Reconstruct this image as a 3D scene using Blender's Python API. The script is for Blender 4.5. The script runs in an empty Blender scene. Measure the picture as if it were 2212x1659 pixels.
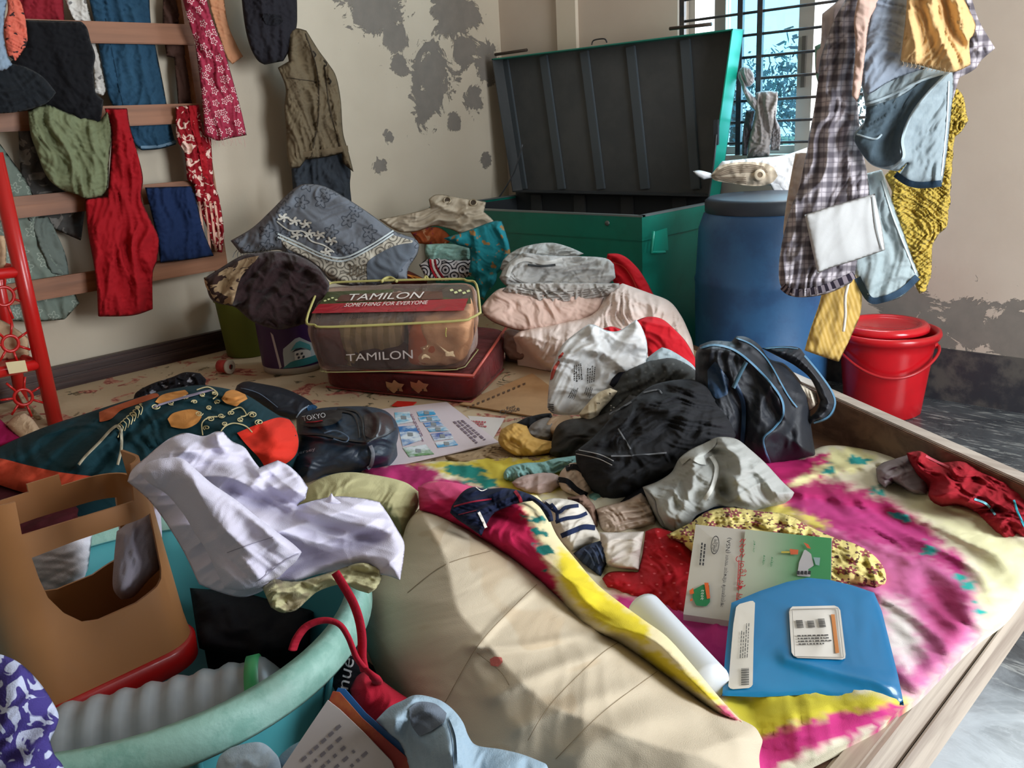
import bpy, bmesh, math, random
import numpy as np
from math import sin, cos, pi, radians, sqrt
from mathutils import Vector, Matrix
from mathutils.geometry import delaunay_2d_cdt
S = bpy.context.scene
COL = S.collection
# ------------------------------------------------------------------ camera
FPX, PITCH, ROLL, YAW = 1900.0, radians(16.8), radians(3.27), radians(45)
CAM = np.array([3.1476, -3.2021, 1.05])
Z3 = np.array([0, 0, 1.0])
HEAD = np.array([-sin(YAW), cos(YAW), 0]); RT = np.array([cos(YAW), sin(YAW), 0])
FW = HEAD*cos(PITCH) - Z3*sin(PITCH); UP = HEAD*sin(PITCH) + Z3*cos(PITCH)
CR = cos(ROLL)*RT - sin(ROLL)*UP; CU = sin(ROLL)*RT + cos(ROLL)*UP
cd = bpy.data.cameras.new('camera'); cam = bpy.data.objects.new('camera', cd); COL.objects.link(cam)
cd.sensor_width = 36; cd.lens = FPX/2212*36; cd.clip_start = .02
M = Matrix.Identity(4)
for i in range(3):
    M[i][0] = CR[i]; M[i][1] = CU[i]; M[i][2] = -FW[i]; M[i][3] = CAM[i]
cam.matrix_world = M
S.camera = cam
# ------------------------------------------------------------------ world, light, exposure
w = bpy.data.worlds.new('sky'); S.world = w; w.use_nodes = True
bg = w.node_tree.nodes['Background']; bg.inputs[0].default_value = (.80, .90, 1, 1); bg.inputs[1].default_value = 3.0
S.view_settings.view_transform = 'Standard'; S.view_settings.look = 'None'
S.view_settings.gamma = 1; S.view_settings.exposure = 0.12; S.view_settings.use_curve_mapping = False
def area(name, loc, rot, sx, sy, power, col=(1, 1, 1)):
    l = bpy.data.lights.new(name, 'AREA'); l.shape = 'RECTANGLE'; l.size = sx; l.size_y = sy; l.energy = power; l.color = col
    o = bpy.data.objects.new(name, l); COL.objects.link(o); o.location = loc; o.rotation_euler = rot
    return o
# daylight entering the barred window, the doorway on the right and a window behind the camera
area('window_daylight', (1.75, .35, 1.6), (radians(-72), 0, 0), 1.5, 1.5, 104, (.90, .96, 1))
area('doorway_daylight', (4.55, -1.3, 1.35), (0, radians(78), 0), 1.7, 1.15, 84, (.93, .97, 1))
#area('rear_window_daylight', (2.6, -5.2, 1.75), (radians(78), 0, 0), 1.8, 1.2, 9, (1, .97, .92))

def ray(x, y): return FW*FPX + CR*(x-1106) - CU*(y-829.5)
def onz(x, y, z): d = ray(x, y); return CAM + d*((z-CAM[2])/d[2])
def onx(x, y, X): d = ray(x, y); return CAM + d*((X-CAM[0])/d[0])
def ony(x, y, Y): d = ray(x, y); return CAM + d*((Y-CAM[1])/d[1])
def proj(P):
    d = np.asarray(P)-CAM; k = FPX/(d@FW)
    return np.stack([1106+(d@CR)*k, 829.5-(d@CU)*k], -1)
nrm = lambda v: v/np.linalg.norm(v)
def relief(pl, u, v, h):
    """point on a cloth: raised h above its base plane, shifted along the view ray towards the camera"""
    b = pl.pt(u, v, 0); e = CAM-b; e /= np.linalg.norm(e, axis=-1)[..., None]; k = np.maximum(e@pl.N, .72)
    return b+e*(np.asarray(h)/k)[..., None]
class Plane:
    def __init__(s, P, U, V):
        s.P = np.array(P, float); s.U = nrm(U); V = V - s.U*(V@s.U); s.V = nrm(V); s.N = np.cross(s.U, s.V)
    def hit(s, x, y):
        d = ray(x, y); return CAM + d*(((s.P-CAM)@s.N)/(d@s.N))
    def uv(s, x, y):
        q = s.hit(x, y)-s.P; return (q@s.U, q@s.V)
    def pt(s, u, v, h=0):
        u = np.asarray(u)[..., None]; v = np.asarray(v)[..., None]; h = np.asarray(h)[..., None]
        return s.P + u*s.U + v*s.V + h*s.N
    def at(s, x, y, off=0): u, v = s.uv(x, y); return s.pt(u, v, off)
def tilt(x, y, z, t, yaw=0):
    t = radians(t); a = radians(yaw); r = RT*cos(a)+HEAD*sin(a); h = HEAD*cos(a)-RT*sin(a)
    return Plane(onz(x, y, z), r, h*cos(t)+Z3*sin(t))
def tily(x, y, Y, t):
    p = ony(x, y, Y); q = proj(p); return tilt(q[0], q[1], p[2], t)
def tilx(x, y, X, t):
    p = onx(x, y, X); q = proj(p); return tilt(q[0], q[1], p[2], t)
def xpl(X): return Plane(np.array([X, 0, 0]), np.array([0, 1., 0]), Z3)
def ypl(Y): return Plane(np.array([0, Y, 0]), np.array([1., 0, 0]), Z3)
def plane3(A, B, C):
    p = Plane(A, np.array(B)-A, np.array(C)-A)
    if (CAM-p.P)@p.N < 0: p = Plane(A, np.array(A)-B, np.array(C)-A)
    return p
# ------------------------------------------------------------------ numpy noise
def _h(ix, iy, s): 
    n = (ix*374761393 + iy*668265263 + s*974634777) & 0xffffffff
    n = ((n ^ (n >> 13))*1274126177) & 0xffffffff
    return ((n ^ (n >> 16)) & 0xffff)/65535.0*2*pi
def pn(x, y, s=0):
    x = np.asarray(x, float); y = np.asarray(y, float)
    ix = np.floor(x).astype(np.int64); iy = np.floor(y).astype(np.int64); fx = x-ix; fy = y-iy
    def g(dx, dy):
        a = _h(ix+dx, iy+dy, s); return np.cos(a)*(fx-dx)+np.sin(a)*(fy-dy)
    sx = fx*fx*fx*(fx*(fx*6-15)+10); sy = fy*fy*fy*(fy*(fy*6-15)+10)
    a = g(0, 0)*(1-sx)+g(1, 0)*sx; b = g(0, 1)*(1-sx)+g(1, 1)*sx
    return (a*(1-sy)+b*sy)*1.4
# ------------------------------------------------------------------ colours and materials
def lin(h):
    h = h.lstrip('#'); c = [int(h[i:i+2], 16)/255 for i in (0, 2, 4)]
    return [x/12.92 if x <= .04045 else ((x+.055)/1.055)**2.4 for x in c]
class NT:
    def __init__(s, name):
        s.m = bpy.data.materials.new(name); s.m.use_nodes = True; s.t = s.m.node_tree; s.t.nodes.clear()
        s.out = s.n('ShaderNodeOutputMaterial'); s.b = s.n('ShaderNodeBsdfPrincipled'); s.l(s.b.outputs[0], s.out.inputs[0])
    def n(s, typ, **k):
        o = s.t.nodes.new(typ)
        for a, v in k.items(): setattr(o, a, v)
        return o
    def l(s, a, b): s.t.links.new(a, b)
    def put(s, sock, v):
        if hasattr(v, 'is_output'): s.l(v, sock)
        elif isinstance(v, (list, tuple)) and len(v) == 3 and sock.type == 'RGBA': sock.default_value = (*v, 1)
        else: sock.default_value = v
    def math(s, op, a, b=0.0, c=None, clamp=False):
        o = s.n('ShaderNodeMath', operation=op, use_clamp=clamp); s.put(o.inputs[0], a); s.put(o.inputs[1], b)
        if c is not None: s.put(o.inputs[2], c)
        return o.outputs[0]
    def mix(s, f, a, b):
        o = s.n('ShaderNodeMix', data_type='RGBA'); s.put(o.inputs[0], f); s.put(o.inputs[6], a); s.put(o.inputs[7], b); return o.outputs[2]
    def noise(s, vec, sc, det=3, rough=.55, dist=0):
        o = s.n('ShaderNodeTexNoise'); s.l(vec, o.inputs['Vector']); o.inputs['Scale'].default_value = sc
        o.inputs['Detail'].default_value = det; o.inputs['Roughness'].default_value = rough; o.inputs['Distortion'].default_value = dist
        return o.outputs[0]
    def ss(s, v, a, b):
        o = s.n('ShaderNodeMapRange', interpolation_type='SMOOTHSTEP'); s.put(o.inputs[0], v); o.inputs[1].default_value = a; o.inputs[2].default_value = b
        return o.outputs[0]
    def coord(s, k='UV'):
        return s.n('ShaderNodeTexCoord').outputs[k]
    def mapping(s, vec, sc=(1, 1, 1), rot=0, loc=(0, 0, 0)):
        o = s.n('ShaderNodeMapping'); s.l(vec, o.inputs[0]); o.inputs['Scale'].default_value = sc; o.inputs['Rotation'].default_value = (0, 0, rot); o.inputs['Location'].default_value = loc
        return o.outputs[0]
    def sep(s, vec):
        o = s.n('ShaderNodeSeparateXYZ'); s.l(vec, o.inputs[0]); return o.outputs
    def bump(s, h, st=.4, d=.004, prev=None):
        o = s.n('ShaderNodeBump'); s.l(h, o.inputs['Height']); o.inputs['Strength'].default_value = st; o.inputs['Distance'].default_value = d
        if prev is not None: s.l(prev, o.inputs['Normal'])
        return o.outputs[0]
_mc = {}
def cm(c1, pat=None, c2='#ffffff', sc=1., p=0., rough=.9, wr=.5, wsc=22, weave=.25, c3=None, ang=0, sheen=.0, attr=False, var=.07):
    """cloth: base colour, woven pattern, fine wrinkles"""
    key = (c1, pat, c2, sc, p, rough, wr, wsc, weave, c3, ang, sheen, attr, var)
    if key in _mc: return _mc[key]
    t = NT('cloth_'+c1.strip('#')); uv = t.coord('UV')
    base = tuple(lin(c1)); a2 = tuple(lin(c2))
    wob = t.n('ShaderNodeVectorMath', operation='ADD'); t.l(uv, wob.inputs[0])
    nz = t.n('ShaderNodeTexNoise'); t.l(uv, nz.inputs['Vector']); nz.inputs['Scale'].default_value = 14
    sb = t.n('ShaderNodeVectorMath', operation='SUBTRACT'); t.l(nz.outputs['Color'], sb.inputs[0]); sb.inputs[1].default_value = (.5, .5, .5)
    scl = t.n('ShaderNodeVectorMath', operation='SCALE'); t.l(sb.outputs[0], scl.inputs[0]); scl.inputs['Scale'].default_value = .012
    t.l(scl.outputs[0], wob.inputs[1]); wuv = wob.outputs[0]
    ruv = t.mapping(wuv, rot=radians(ang)) if ang else wuv
    col = base
    if attr:
        at = t.n('ShaderNodeAttribute'); at.attribute_name = 'Col'; col = at.outputs['Color']
    def stripes(axis, period, wd, soft=.08, src=None):
        x = t.sep(src or ruv)[axis]; f = t.math('FRACT', t.math('DIVIDE', x, period))
        d = t.math('ABSOLUTE', t.math('SUBTRACT', f, .5)); return t.ss(d, wd/2+soft, wd/2-soft)
    if pat == 'plaid':
        A = stripes(0, .05*sc, .42); B = stripes(1, .05*sc, .42); A2 = stripes(0, .05*sc, .06, .03, t.mapping(ruv, loc=(.025*sc, .025*sc, 0))); B2 = stripes(1, .05*sc, .06, .03, t.mapping(ruv, loc=(.025*sc, .025*sc, 0)))
        col = t.mix(t.math('MULTIPLY', A, .62), col, a2); col = t.mix(t.math('MULTIPLY', B, .62), col, a2)
        col = t.mix(t.math('MULTIPLY', t.math('MAXIMUM', A2, B2), .5), col, tuple(lin(c3 or c2)))
    elif pat == 'tartan':
        A = stripes(0, .11*sc, .09, .03); B = stripes(1, .13*sc, .08, .03); C = stripes(1, .3*sc, .06, .02, t.mapping(ruv, loc=(0, .1, 0)))
        col = t.mix(t.math('MAXIMUM', A, B), col, a2); col = t.mix(C, col, tuple(lin(c3 or '#e8e4dc')))
    elif pat == 'stripes':
        col = t.mix(stripes(0, .06*sc, p or .5, .03), col, a2)
    elif pat in ('flower', 'flower_ring'):
        vo = t.n('ShaderNodeTexVoronoi'); t.l(ruv, vo.inputs['Vector']); vo.inputs['Scale'].default_value = 1/(.05*sc); vo.inputs['Randomness'].default_value = .75
        vo.voronoi_dimensions = '2D'
        vs = t.n('ShaderNodeVectorMath', operation='SCALE'); t.l(ruv, vs.inputs[0]); vs.inputs['Scale'].default_value = 1/(.05*sc)
        d = t.n('ShaderNodeVectorMath', operation='SUBTRACT'); t.l(vs.outputs[0], d.inputs[0])
        ps = t.n('ShaderNodeVectorMath', operation='SCALE'); t.l(vo.outputs['Position'], ps.inputs[0]); ps.inputs['Scale'].default_value = 1/(.05*sc)
        t.l(ps.outputs[0], d.inputs[1]); X = t.sep(d.outputs[0])
        th = t.math('ARCTAN2', X[1], X[0]); R = t.math('SQRT', t.math('ADD', t.math('MULTIPLY', X[0], X[0]), t.math('MULTIPLY', X[1], X[1])))
        pet = t.math('ADD', .26, t.math('MULTIPLY', t.math('COSINE', t.math('MULTIPLY', th, 5.0)), .09))
        q = t.math('SUBTRACT', R, pet)
        if pat == 'flower_ring': f = t.ss(t.math('ABSOLUTE', q), .055, .02)
        else: f = t.ss(q, .02, -.03)
        f = t.math('MAXIMUM', f, t.ss(R, .07, .04)) if pat == 'flower_ring' else t.math('MULTIPLY', f, t.ss(R, .05, .08))
        col = t.mix(f, col, a2)
        if c3:
            f2 = t.ss(t.noise(ruv, 3/(.05*sc), 2), .60, .64); col = t.mix(f2, col, tuple(lin(c3)))
    elif pat == 'scroll':
        vo = t.n('ShaderNodeTexVoronoi'); t.l(ruv, vo.inputs['Vector']); vo.inputs['Scale'].default_value = 1/(.06*sc); vo.voronoi_dimensions = '2D'
        s = t.math('SINE', t.math('MULTIPLY', vo.outputs['Distance'], 24.0)); f = t.ss(s, .25, .6)
        f = t.math('MULTIPLY', f, t.ss(t.noise(ruv, 9/sc, 1), .40-p, .46-p)); col = t.mix(f, col, a2)
        if c3: col = t.mix(t.ss(t.noise(ruv, 6/sc, 1, dist=.5), .60, .62), col, tuple(lin(c3)))
    elif pat == 'blotch':
        f = t.ss(t.noise(ruv, 12/sc, 2, dist=1.2), .53-p, .57-p); col = t.mix(f, col, a2)
        if c3: col = t.mix(t.ss(t.noise(t.mapping(ruv, loc=(7, 3, 1)), 15/sc, 3, dist=.6), .58, .61), col, tuple(lin(c3)))
    elif pat == 'speckle':
        f = t.ss(t.noise(ruv, 90/sc, 2), .60-p, .66-p); col = t.mix(f, col, a2)
    elif pat == 'dots':
        vo = t.n('ShaderNodeTexVoronoi'); t.l(ruv, vo.inputs['Vector']); vo.inputs['Scale'].default_value = 1/(.03*sc); vo.inputs['Randomness'].default_value = .3; vo.voronoi_dimensions = '2D'
        col = t.mix(t.ss(vo.outputs['Distance'], .16+p, .10+p), col, a2)
    elif pat == 'denim':
        f = t.noise(t.mapping(ruv, (1, .35, 1)), 260, 2, .7); g = t.noise(ruv, 9, 3)
        col = t.mix(t.math('MULTIPLY', f, .7), col, a2); col = t.mix(t.math('MULTIPLY', t.ss(g, .45, .75), .5), col, a2)
    v = t.noise(uv, 5, 4); f = t.math('MULTIPLY', t.math('SUBTRACT', v, .5), var*4)
    hs = t.n('ShaderNodeHueSaturation'); t.put(hs.inputs['Color'], col); t.l(t.math('ADD', 1.0, f), hs.inputs['Value']); col = hs.outputs[0]
    t.put(t.b.inputs['Base Color'], col); t.b.inputs['Roughness'].default_value = rough
    t.b.inputs['Specular IOR Level'].default_value = .25 if rough > .6 else .5
    if sheen: t.b.inputs['Sheen Weight'].default_value = sheen
    nb = t.bump(t.noise(uv, wsc, 3, .5, .8), wr*.45, .012)
    if weave:
        if pat == 'knit':
            x = t.sep(uv)
            kk = t.math('MULTIPLY', t.math('SINE', t.math('MULTIPLY', x[0], 2*pi/(.014*sc))), t.math('SINE', t.math('MULTIPLY', x[1], 2*pi/(.010*sc))))
            nb = t.bump(kk, .9, .004, nb)
        nb = t.bump(t.noise(uv, 700, 1), weave, .0015, nb)
    t.l(nb, t.b.inputs['Normal']); _mc[key] = t.m
    return t.m
def pm(c, rough=.4, metal=0, c2=None, nsc=8, bump=.0, spec=.5, alpha=1, var=.05, coat=0):
    key = ('pm', c, rough, metal, c2, nsc, bump, spec, alpha, var, coat)
    if key in _mc: return _mc[key]
    t = NT('surface_'+c.strip('#')); o = t.coord('Object')
    n = t.noise(o, nsc, 5, .65); base = tuple(lin(c)); c2_ = tuple(lin(c2)) if c2 else tuple(x*.8 for x in base)
    col = t.mix(t.ss(n, .42, .62) if c2 else t.math('MULTIPLY', n, min(1, var*10)), base, c2_)
    t.put(t.b.inputs['Base Color'], col); t.b.inputs['Roughness'].default_value = rough; t.b.inputs['Metallic'].default_value = metal
    t.b.inputs['Specular IOR Level'].default_value = spec; t.b.inputs['Alpha'].default_value = alpha; t.b.inputs['Coat Weight'].default_value = coat
    if bump: t.l(t.bump(t.noise(o, nsc*3, 5), bump, .01), t.b.inputs['Normal'])
    _mc[key] = t.m
    return t.m
def wood(c, c2, axis=1, rough=.55, sc=1.):
    key = ('wood', c, c2, axis, rough, sc)
    if key in _mc: return _mc[key]
    t = NT('wood_'+c.strip('#')); o = t.coord('Object'); s = [26*sc, 26*sc, 26*sc]; s[axis] = 1.6*sc
    n = t.noise(t.mapping(o, s), 1.0, 5, .6, .6); col = t.mix(t.ss(n, .35, .7), tuple(lin(c)), tuple(lin(c2)))
    t.put(t.b.inputs['Base Color'], col); t.b.inputs['Roughness'].default_value = rough; t.l(t.bump(n, .25, .003), t.b.inputs['Normal'])
    _mc[key] = t.m
    return t.m
def vinyl(c, a, rough=.12, name='clear_vinyl'):
    t = NT(name); tr = t.n('ShaderNodeBsdfTransparent'); tr.inputs[0].default_value = (*lin(c), 1)
    gl = t.n('ShaderNodeBsdfPrincipled'); gl.inputs['Base Color'].default_value = (*lin(c), 1); gl.inputs['Roughness'].default_value = rough; gl.inputs['Specular IOR Level'].default_value = .8
    o = t.coord('Object'); t.l(t.bump(t.noise(o, 9, 3, dist=1.5), .5, .02), gl.inputs['Normal'])
    mx = t.n('ShaderNodeMixShader'); fr = t.n('ShaderNodeFresnel'); fr.inputs[0].default_value = 1.45
    t.l(t.math('ADD', t.math('MULTIPLY', fr.outputs[0], .8), a, clamp=True), mx.inputs[0]); t.l(tr.outputs[0], mx.inputs[1]); t.l(gl.outputs[0], mx.inputs[2]); t.l(mx.outputs[0], t.out.inputs[0])
    return t.m
# ------------------------------------------------------------------ object helpers
def tag(o, label=None, cat=None, group=None, kind=None):
    if label: o['label'] = label
    if cat: o['category'] = cat
    if group: o['group'] = group
    if kind: o['kind'] = kind
    return o
def worldloc(o):
    v = Vector(o.location)
    while o.parent: o = o.parent; v = v+Vector(o.location)
    return np.array(v)
def mk(name, verts, faces, m, parent=None, smooth=True, uvs=None, cols=None, label=None, cat=None, group=None, kind=None, base=None):
    verts = np.asarray(verts, float)
    if base is None:
        base = worldloc(parent) if parent else np.array([*(verts.min(0)+verts.max(0))[:2]/2, verts[:, 2].min()])
    me = bpy.data.meshes.new(name); me.from_pydata((verts-base).tolist(), [], [list(map(int, f)) for f in faces]); me.update()
    if m: me.materials.append(m)
    if smooth: me.polygons.foreach_set('use_smooth', [True]*len(me.polygons))
    if uvs is not None:
        ul = me.uv_layers.new(name='UVMap'); li = np.empty(len(me.loops), int); me.loops.foreach_get('vertex_index', li)
        ul.data.foreach_set('uv', np.asarray(uvs, float)[li].ravel())
    if cols is not None:
        ca = me.color_attributes.new('Col', 'FLOAT_COLOR', 'POINT'); c4 = np.ones((len(verts), 4)); c4[:, :3] = cols; ca.data.foreach_set('color', c4.ravel())
    o = bpy.data.objects.new(name, me); COL.objects.link(o)
    if parent: o.parent = parent; o.location = (0, 0, 0)
    else: o.location = base
    return tag(o, label, cat, group, kind)
def empty(name, loc, label, cat, group=None):
    o = bpy.data.objects.new(name, None); COL.objects.link(o); o.location = loc; o.empty_display_size = .1
    return tag(o, label, cat, group)
def catmull(P, closed=True, sub=6):
    P = np.asarray(P, float); n = len(P); out = []
    rng = range(n) if closed else range(n-1)
    def corner(i):
        if not closed: return False
        u = P[i % n]-P[(i-1) % n]; v = P[(i+1) % n]-P[i % n]
        return u@v < .76*np.linalg.norm(u)*np.linalg.norm(v)
    for i in rng:
        if closed: a, b, c, d = P[(i-1) % n], P[i], P[(i+1) % n], P[(i+2) % n]
        else: a, b, c, d = P[max(i-1, 0)], P[i], P[i+1], P[min(i+2, n-1)]
        if corner(i): a = b+(b-c)*.35
        if corner(i+1): d = c+(c-b)*.35
        for k in range(sub):
            t = k/sub
            out.append(.5*((2*b)+(c-a)*t+(2*a-5*b+4*c-d)*t*t+(3*b-a-3*c+d)*t**3))
    if not closed: out.append(P[-1])
    return np.array(out)
def segdist(P, Q):
    """distance of points P to the closed polygon Q"""
    D = np.full(len(P), 1e9); n = len(Q)
    for i in range(n):
        a = Q[i]; b = Q[(i+1) % n]; ab = b-a; L = ab@ab+1e-12
        t = np.clip(((P-a)@ab)/L, 0, 1); D = np.minimum(D, np.linalg.norm(P-a-t[:, None]*ab, axis=1))
    return D
def inside(P, Q):
    r = np.zeros(len(P), bool); n = len(Q)
    for i in range(n):
        a = Q[i]; b = Q[(i+1) % n]
        c = ((a[1] > P[:, 1]) != (b[1] > P[:, 1]))
        if not c.any(): continue
        x = (b[0]-a[0])*(P[:, 1]-a[1])/((b[1]-a[1]) or 1e-12)+a[0]
        r ^= c & (P[:, 0] < x)
    return r
def resample(Q, d, closed=True):
    R = np.vstack([Q, Q[:1]]) if closed else Q
    L = np.concatenate([[0], np.cumsum(np.linalg.norm(np.diff(R, axis=0), axis=1))]); n = max(6, int(L[-1]/d))
    s = np.linspace(0, L[-1], n, endpoint=not closed)
    return np.stack([np.interp(s, L, R[:, 0]), np.interp(s, L, R[:, 1])], 1)
def triangulate(B, d):
    mn, mx = B.min(0), B.max(0)
    xs = np.arange(mn[0], mx[0], d); ys = np.arange(mn[1], mx[1], d*.866)
    G = np.array([(x+(d/2 if j % 2 else 0), y) for j, y in enumerate(ys) for x in xs])
    G = G[inside(G, B)]
    if len(G): G = G[segdist(G, B) > .55*d]
    A = np.vstack([B, G]) if len(G) else B; nb = len(B)
    r = delaunay_2d_cdt([Vector(p) for p in A], [(i, (i+1) % nb) for i in range(nb)], [], 1, 1e-7)
    V = np.array([tuple(p) for p in r[0]]); F = []
    C = np.array([V[list(f)].mean(0) for f in r[2]])
    ok = inside(C, B)
    for f, k in zip(r[2], ok):
        if k: 
            a, b, c = V[f[0]], V[f[1]], V[f[2]]
            if (b[0]-a[0])*(c[1]-a[1])-(b[1]-a[1])*(c[0]-a[0]) < 0: f = f[::-1]
            F.append(list(f))
    bd = {}
    for f in F:
        for i in range(3):
            e = (f[i], f[(i+1) % 3])
            if (e[1], e[0]) in bd: del bd[(e[1], e[0])]
            else: bd[e] = 1
    return V, F, list(bd)
_seed = [1]
class Cloth:
    def __init__(s, name, label, cat, poly, pl, m, T=.03, R=None, fold=None, crump=(.004, .06), ground=None, back=.6, ridges=(), n=1800, parent=None,
                 group=None, sharp=False, zones=None, basec=None, zn=14, edge=None, wob=0, lump=None, flat=None):
        if flat is None: flat = ground is None and parent is None
        if edge is None: edge = .9 if flat else .5
        if flat: R = min(R or .04, .035); T = T*.5
        gain = 1.4 if flat else 1.2
        if fold: fold = [(a_, w_, m_*gain) for a_, w_, m_ in (fold if isinstance(fold[0], (tuple, list)) else [fold])]
        _seed[0] += 1; s.seed = _seed[0]; s.pl = pl; s.T = T
        P = np.array(poly, float)
        Q = P if sharp else catmull(P)
        q = np.array([pl.uv(*p) for p in Q]); 
        ar = abs(np.sum(q[:, 0]*np.roll(q[:, 1], -1)-q[:, 1]*np.roll(q[:, 0], -1)))/2
        d = sqrt(ar/n*1.15); B = resample(q, d) if not sharp else np.vstack([resample(np.array([q[i], q[(i+1) % len(q)]]), min(d, np.linalg.norm(q[(i+1) % len(q)]-q[i])/1.01), False)[:-1] for i in range(len(q))])
        if wob: 
            c = B.mean(0); a = np.arange(len(B))*d/.04; B = B + (B-c)/np.linalg.norm(B-c, axis=1)[:, None]*(pn(a, a*0+s.seed, 5)*wob)[:, None]
        s.B = B[::max(1, len(B)//160)]; s.R = R or min(.09, max(.02, .25*sqrt(ar))); s.fold = fold; s.crump = crump; s.edge = edge; s.lump = lump
        s.rid = [(np.array([pl.uv(*p) for p in catmull(r[0], False, 5)]), r[1], r[2]) for r in ridges]
        V, F, bd = triangulate(B, d)
        h = s.h(V[:, 0], V[:, 1]); top = relief(pl, V[:, 0], V[:, 1], h); nv = len(V)
        top[:, 0] = np.maximum(top[:, 0], .012); top[:, 1] = np.minimum(top[:, 1], -.012)
        verts = [top]; uvs = [V]; faces = list(F)
        bset = sorted({i for e in bd for i in e}); cen = V.mean(0)
        if ground is not None:
            dirs = cen-V[bset]; dirs /= np.linalg.norm(dirs, axis=1)[:, None]+1e-9
            k1 = pl.pt(*(V[bset]+dirs*min(T*.2, .01)).T, np.minimum(h[bset], 0)-T*.35); k1[:, 2] = np.maximum(k1[:, 2], ground)
            k2 = k1.copy(); k2[:, 2] = np.minimum(k2[:, 2], ground)
            for k in (k1, k2): k[:, 0] = np.maximum(k[:, 0], .012); k[:, 1] = np.minimum(k[:, 1], -.012)
            ix = {b: i for i, b in enumerate(bset)}; nb = len(bset)
            for a, b in bd:
                faces.append((b, a, nv+ix[a], nv+ix[b])); faces.append((nv+ix[b], nv+ix[a], nv+nb+ix[a], nv+nb+ix[b]))
            verts += [k1, k2]; off = np.linalg.norm(k2-k1, axis=1)[:, None]*np.array([[0, -1.]])
            uvs += [V[bset], V[bset]+off]
            allp = np.vstack([V, V[bset], V[bset]])
        else:
            bs = set(bset); dm = s.dome(V); hb = (-(T*back*dm + .002)+h*.35 if not flat else h-.003-T*back*dm)
            hb = np.minimum(hb, h-.003); bk = relief(pl, V[:, 0], V[:, 1], hb)
            bk[:, 0] = np.maximum(bk[:, 0], .004); bk[:, 1] = np.minimum(bk[:, 1], -.004)
            keep = [i for i in range(nv) if i not in bs]; ix = {v: nv+i for i, v in enumerate(keep)}
            for b in bset: ix[b] = b
            faces += [(ix[f[2]], ix[f[1]], ix[f[0]]) for f in F]
            verts.append(bk[keep]); uvs.append(V[keep]); allp = np.vstack([V, V[keep]])
        cols = None
        if zones is not None:
            px = proj(pl.pt(allp[:, 0], allp[:, 1], 0)); cols = np.tile(np.array(lin(basec)), (len(px), 1))
            for k, zz in enumerate(zones):
                zp, zc = zz[0], zz[1]; soft = zz[2] if len(zz) > 2 else 8
                zp = np.array(zp, float); zq = catmull(zp, sub=3); sd = segdist(px, zq)*np.where(inside(px, zq), -1, 1)
                sd = sd + zn*(pn(px[:, 0]/38, px[:, 1]/16, 40+k)+.6*pn(px[:, 0]/12, px[:, 1]/6, 80+k))*1.6
                wt = np.clip(.5-sd/(2*soft), 0, 1); wt = wt*wt*(3-2*wt)
                cols = cols*(1-wt[:, None]) + np.array(lin(zc))*wt[:, None]
        s.o = mk(name, np.vstack(verts), faces, m, parent, uvs=np.vstack(uvs), cols=cols, label=label, cat=cat, group=group)
    def dome(s, V):
        D = segdist(V, s.B)
        D = np.where(inside(V, s.B), D, 0); q = 1-np.clip(D/s.R, 0, 1); return np.sqrt(np.maximum(0, 1-q*q))
    def h(s, u, v):
        V = np.stack([u, v], 1); dm = s.dome(V); h = s.T*dm; sd = s.seed; g = s.edge+(1-s.edge)*np.clip(dm*1.3, 0, 1)
        f = 0
        if s.fold:
            F = s.fold if isinstance(s.fold[0], (tuple, list)) else [s.fold]
            for k, (ang, wl, am) in enumerate(F):
                a = radians(ang); x = -u*sin(a)+v*cos(a); t = u*cos(a)+v*sin(a)
                x = x + pn(u/(wl*3), v/(wl*3), sd+k)*wl*.9
                n1 = pn(x/wl, t/(wl*5), sd*3+k); n2 = pn(x/wl*2.3+5, t/(wl*7), sd*3+k+9)
                f = f + am*((1-np.abs(n1)*2.6)*.8 + (1-np.abs(n2)*2.8)*.35)
        if s.crump and s.crump[0]:
            A, sc = s.crump; wx = u+pn(u/sc, v/sc, sd+50)*sc*.5; wy = v+pn(u/sc+9, v/sc, sd+51)*sc*.5
            th = pn(u/.3, v/.3, sd+60)*1.5+sd*1.3; wx, wy = (wx*np.cos(th)+wy*np.sin(th))/2.6, wy*np.cos(th)-wx*np.sin(th)
            f = f + 1.25*A*((1-np.abs(pn(wx/sc, wy/sc, sd+20))*2.8) + .5*(1-np.abs(pn(wx/sc*2.2, wy/sc*2.2, sd+21))*2.8) + .25*(1-np.abs(pn(wx/sc*4.7, wy/sc*4.7, sd+22))*2.8))
        if s.lump: f = f + s.lump[0]*pn(u/s.lump[1], v/s.lump[1], sd+77)
        h = h+f*g
        for Q, am, wd in s.rid:
            D = np.full(len(V), 1e9)
            for a, b in zip(Q[:-1], Q[1:]):
                ab = b-a; t = np.clip(((V-a)@ab)/(ab@ab+1e-12), 0, 1); D = np.minimum(D, np.linalg.norm(V-a-t[:, None]*ab, axis=1))
            h = h + am*np.exp(-(D/wd)**2)*np.clip(g*1.2, 0, 1)
        return h
    def at(s, x, y, off=.002):
        u, v = s.pl.uv(x, y); u = np.array([u]); v = np.array([v]); return relief(s.pl, u, v, s.h(u, v)+off)[0]
    def ats(s, P, off=.002):
        q = np.array([s.pl.uv(*p) for p in P]); return relief(s.pl, q[:, 0], q[:, 1], s.h(q[:, 0], q[:, 1])+off)
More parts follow.
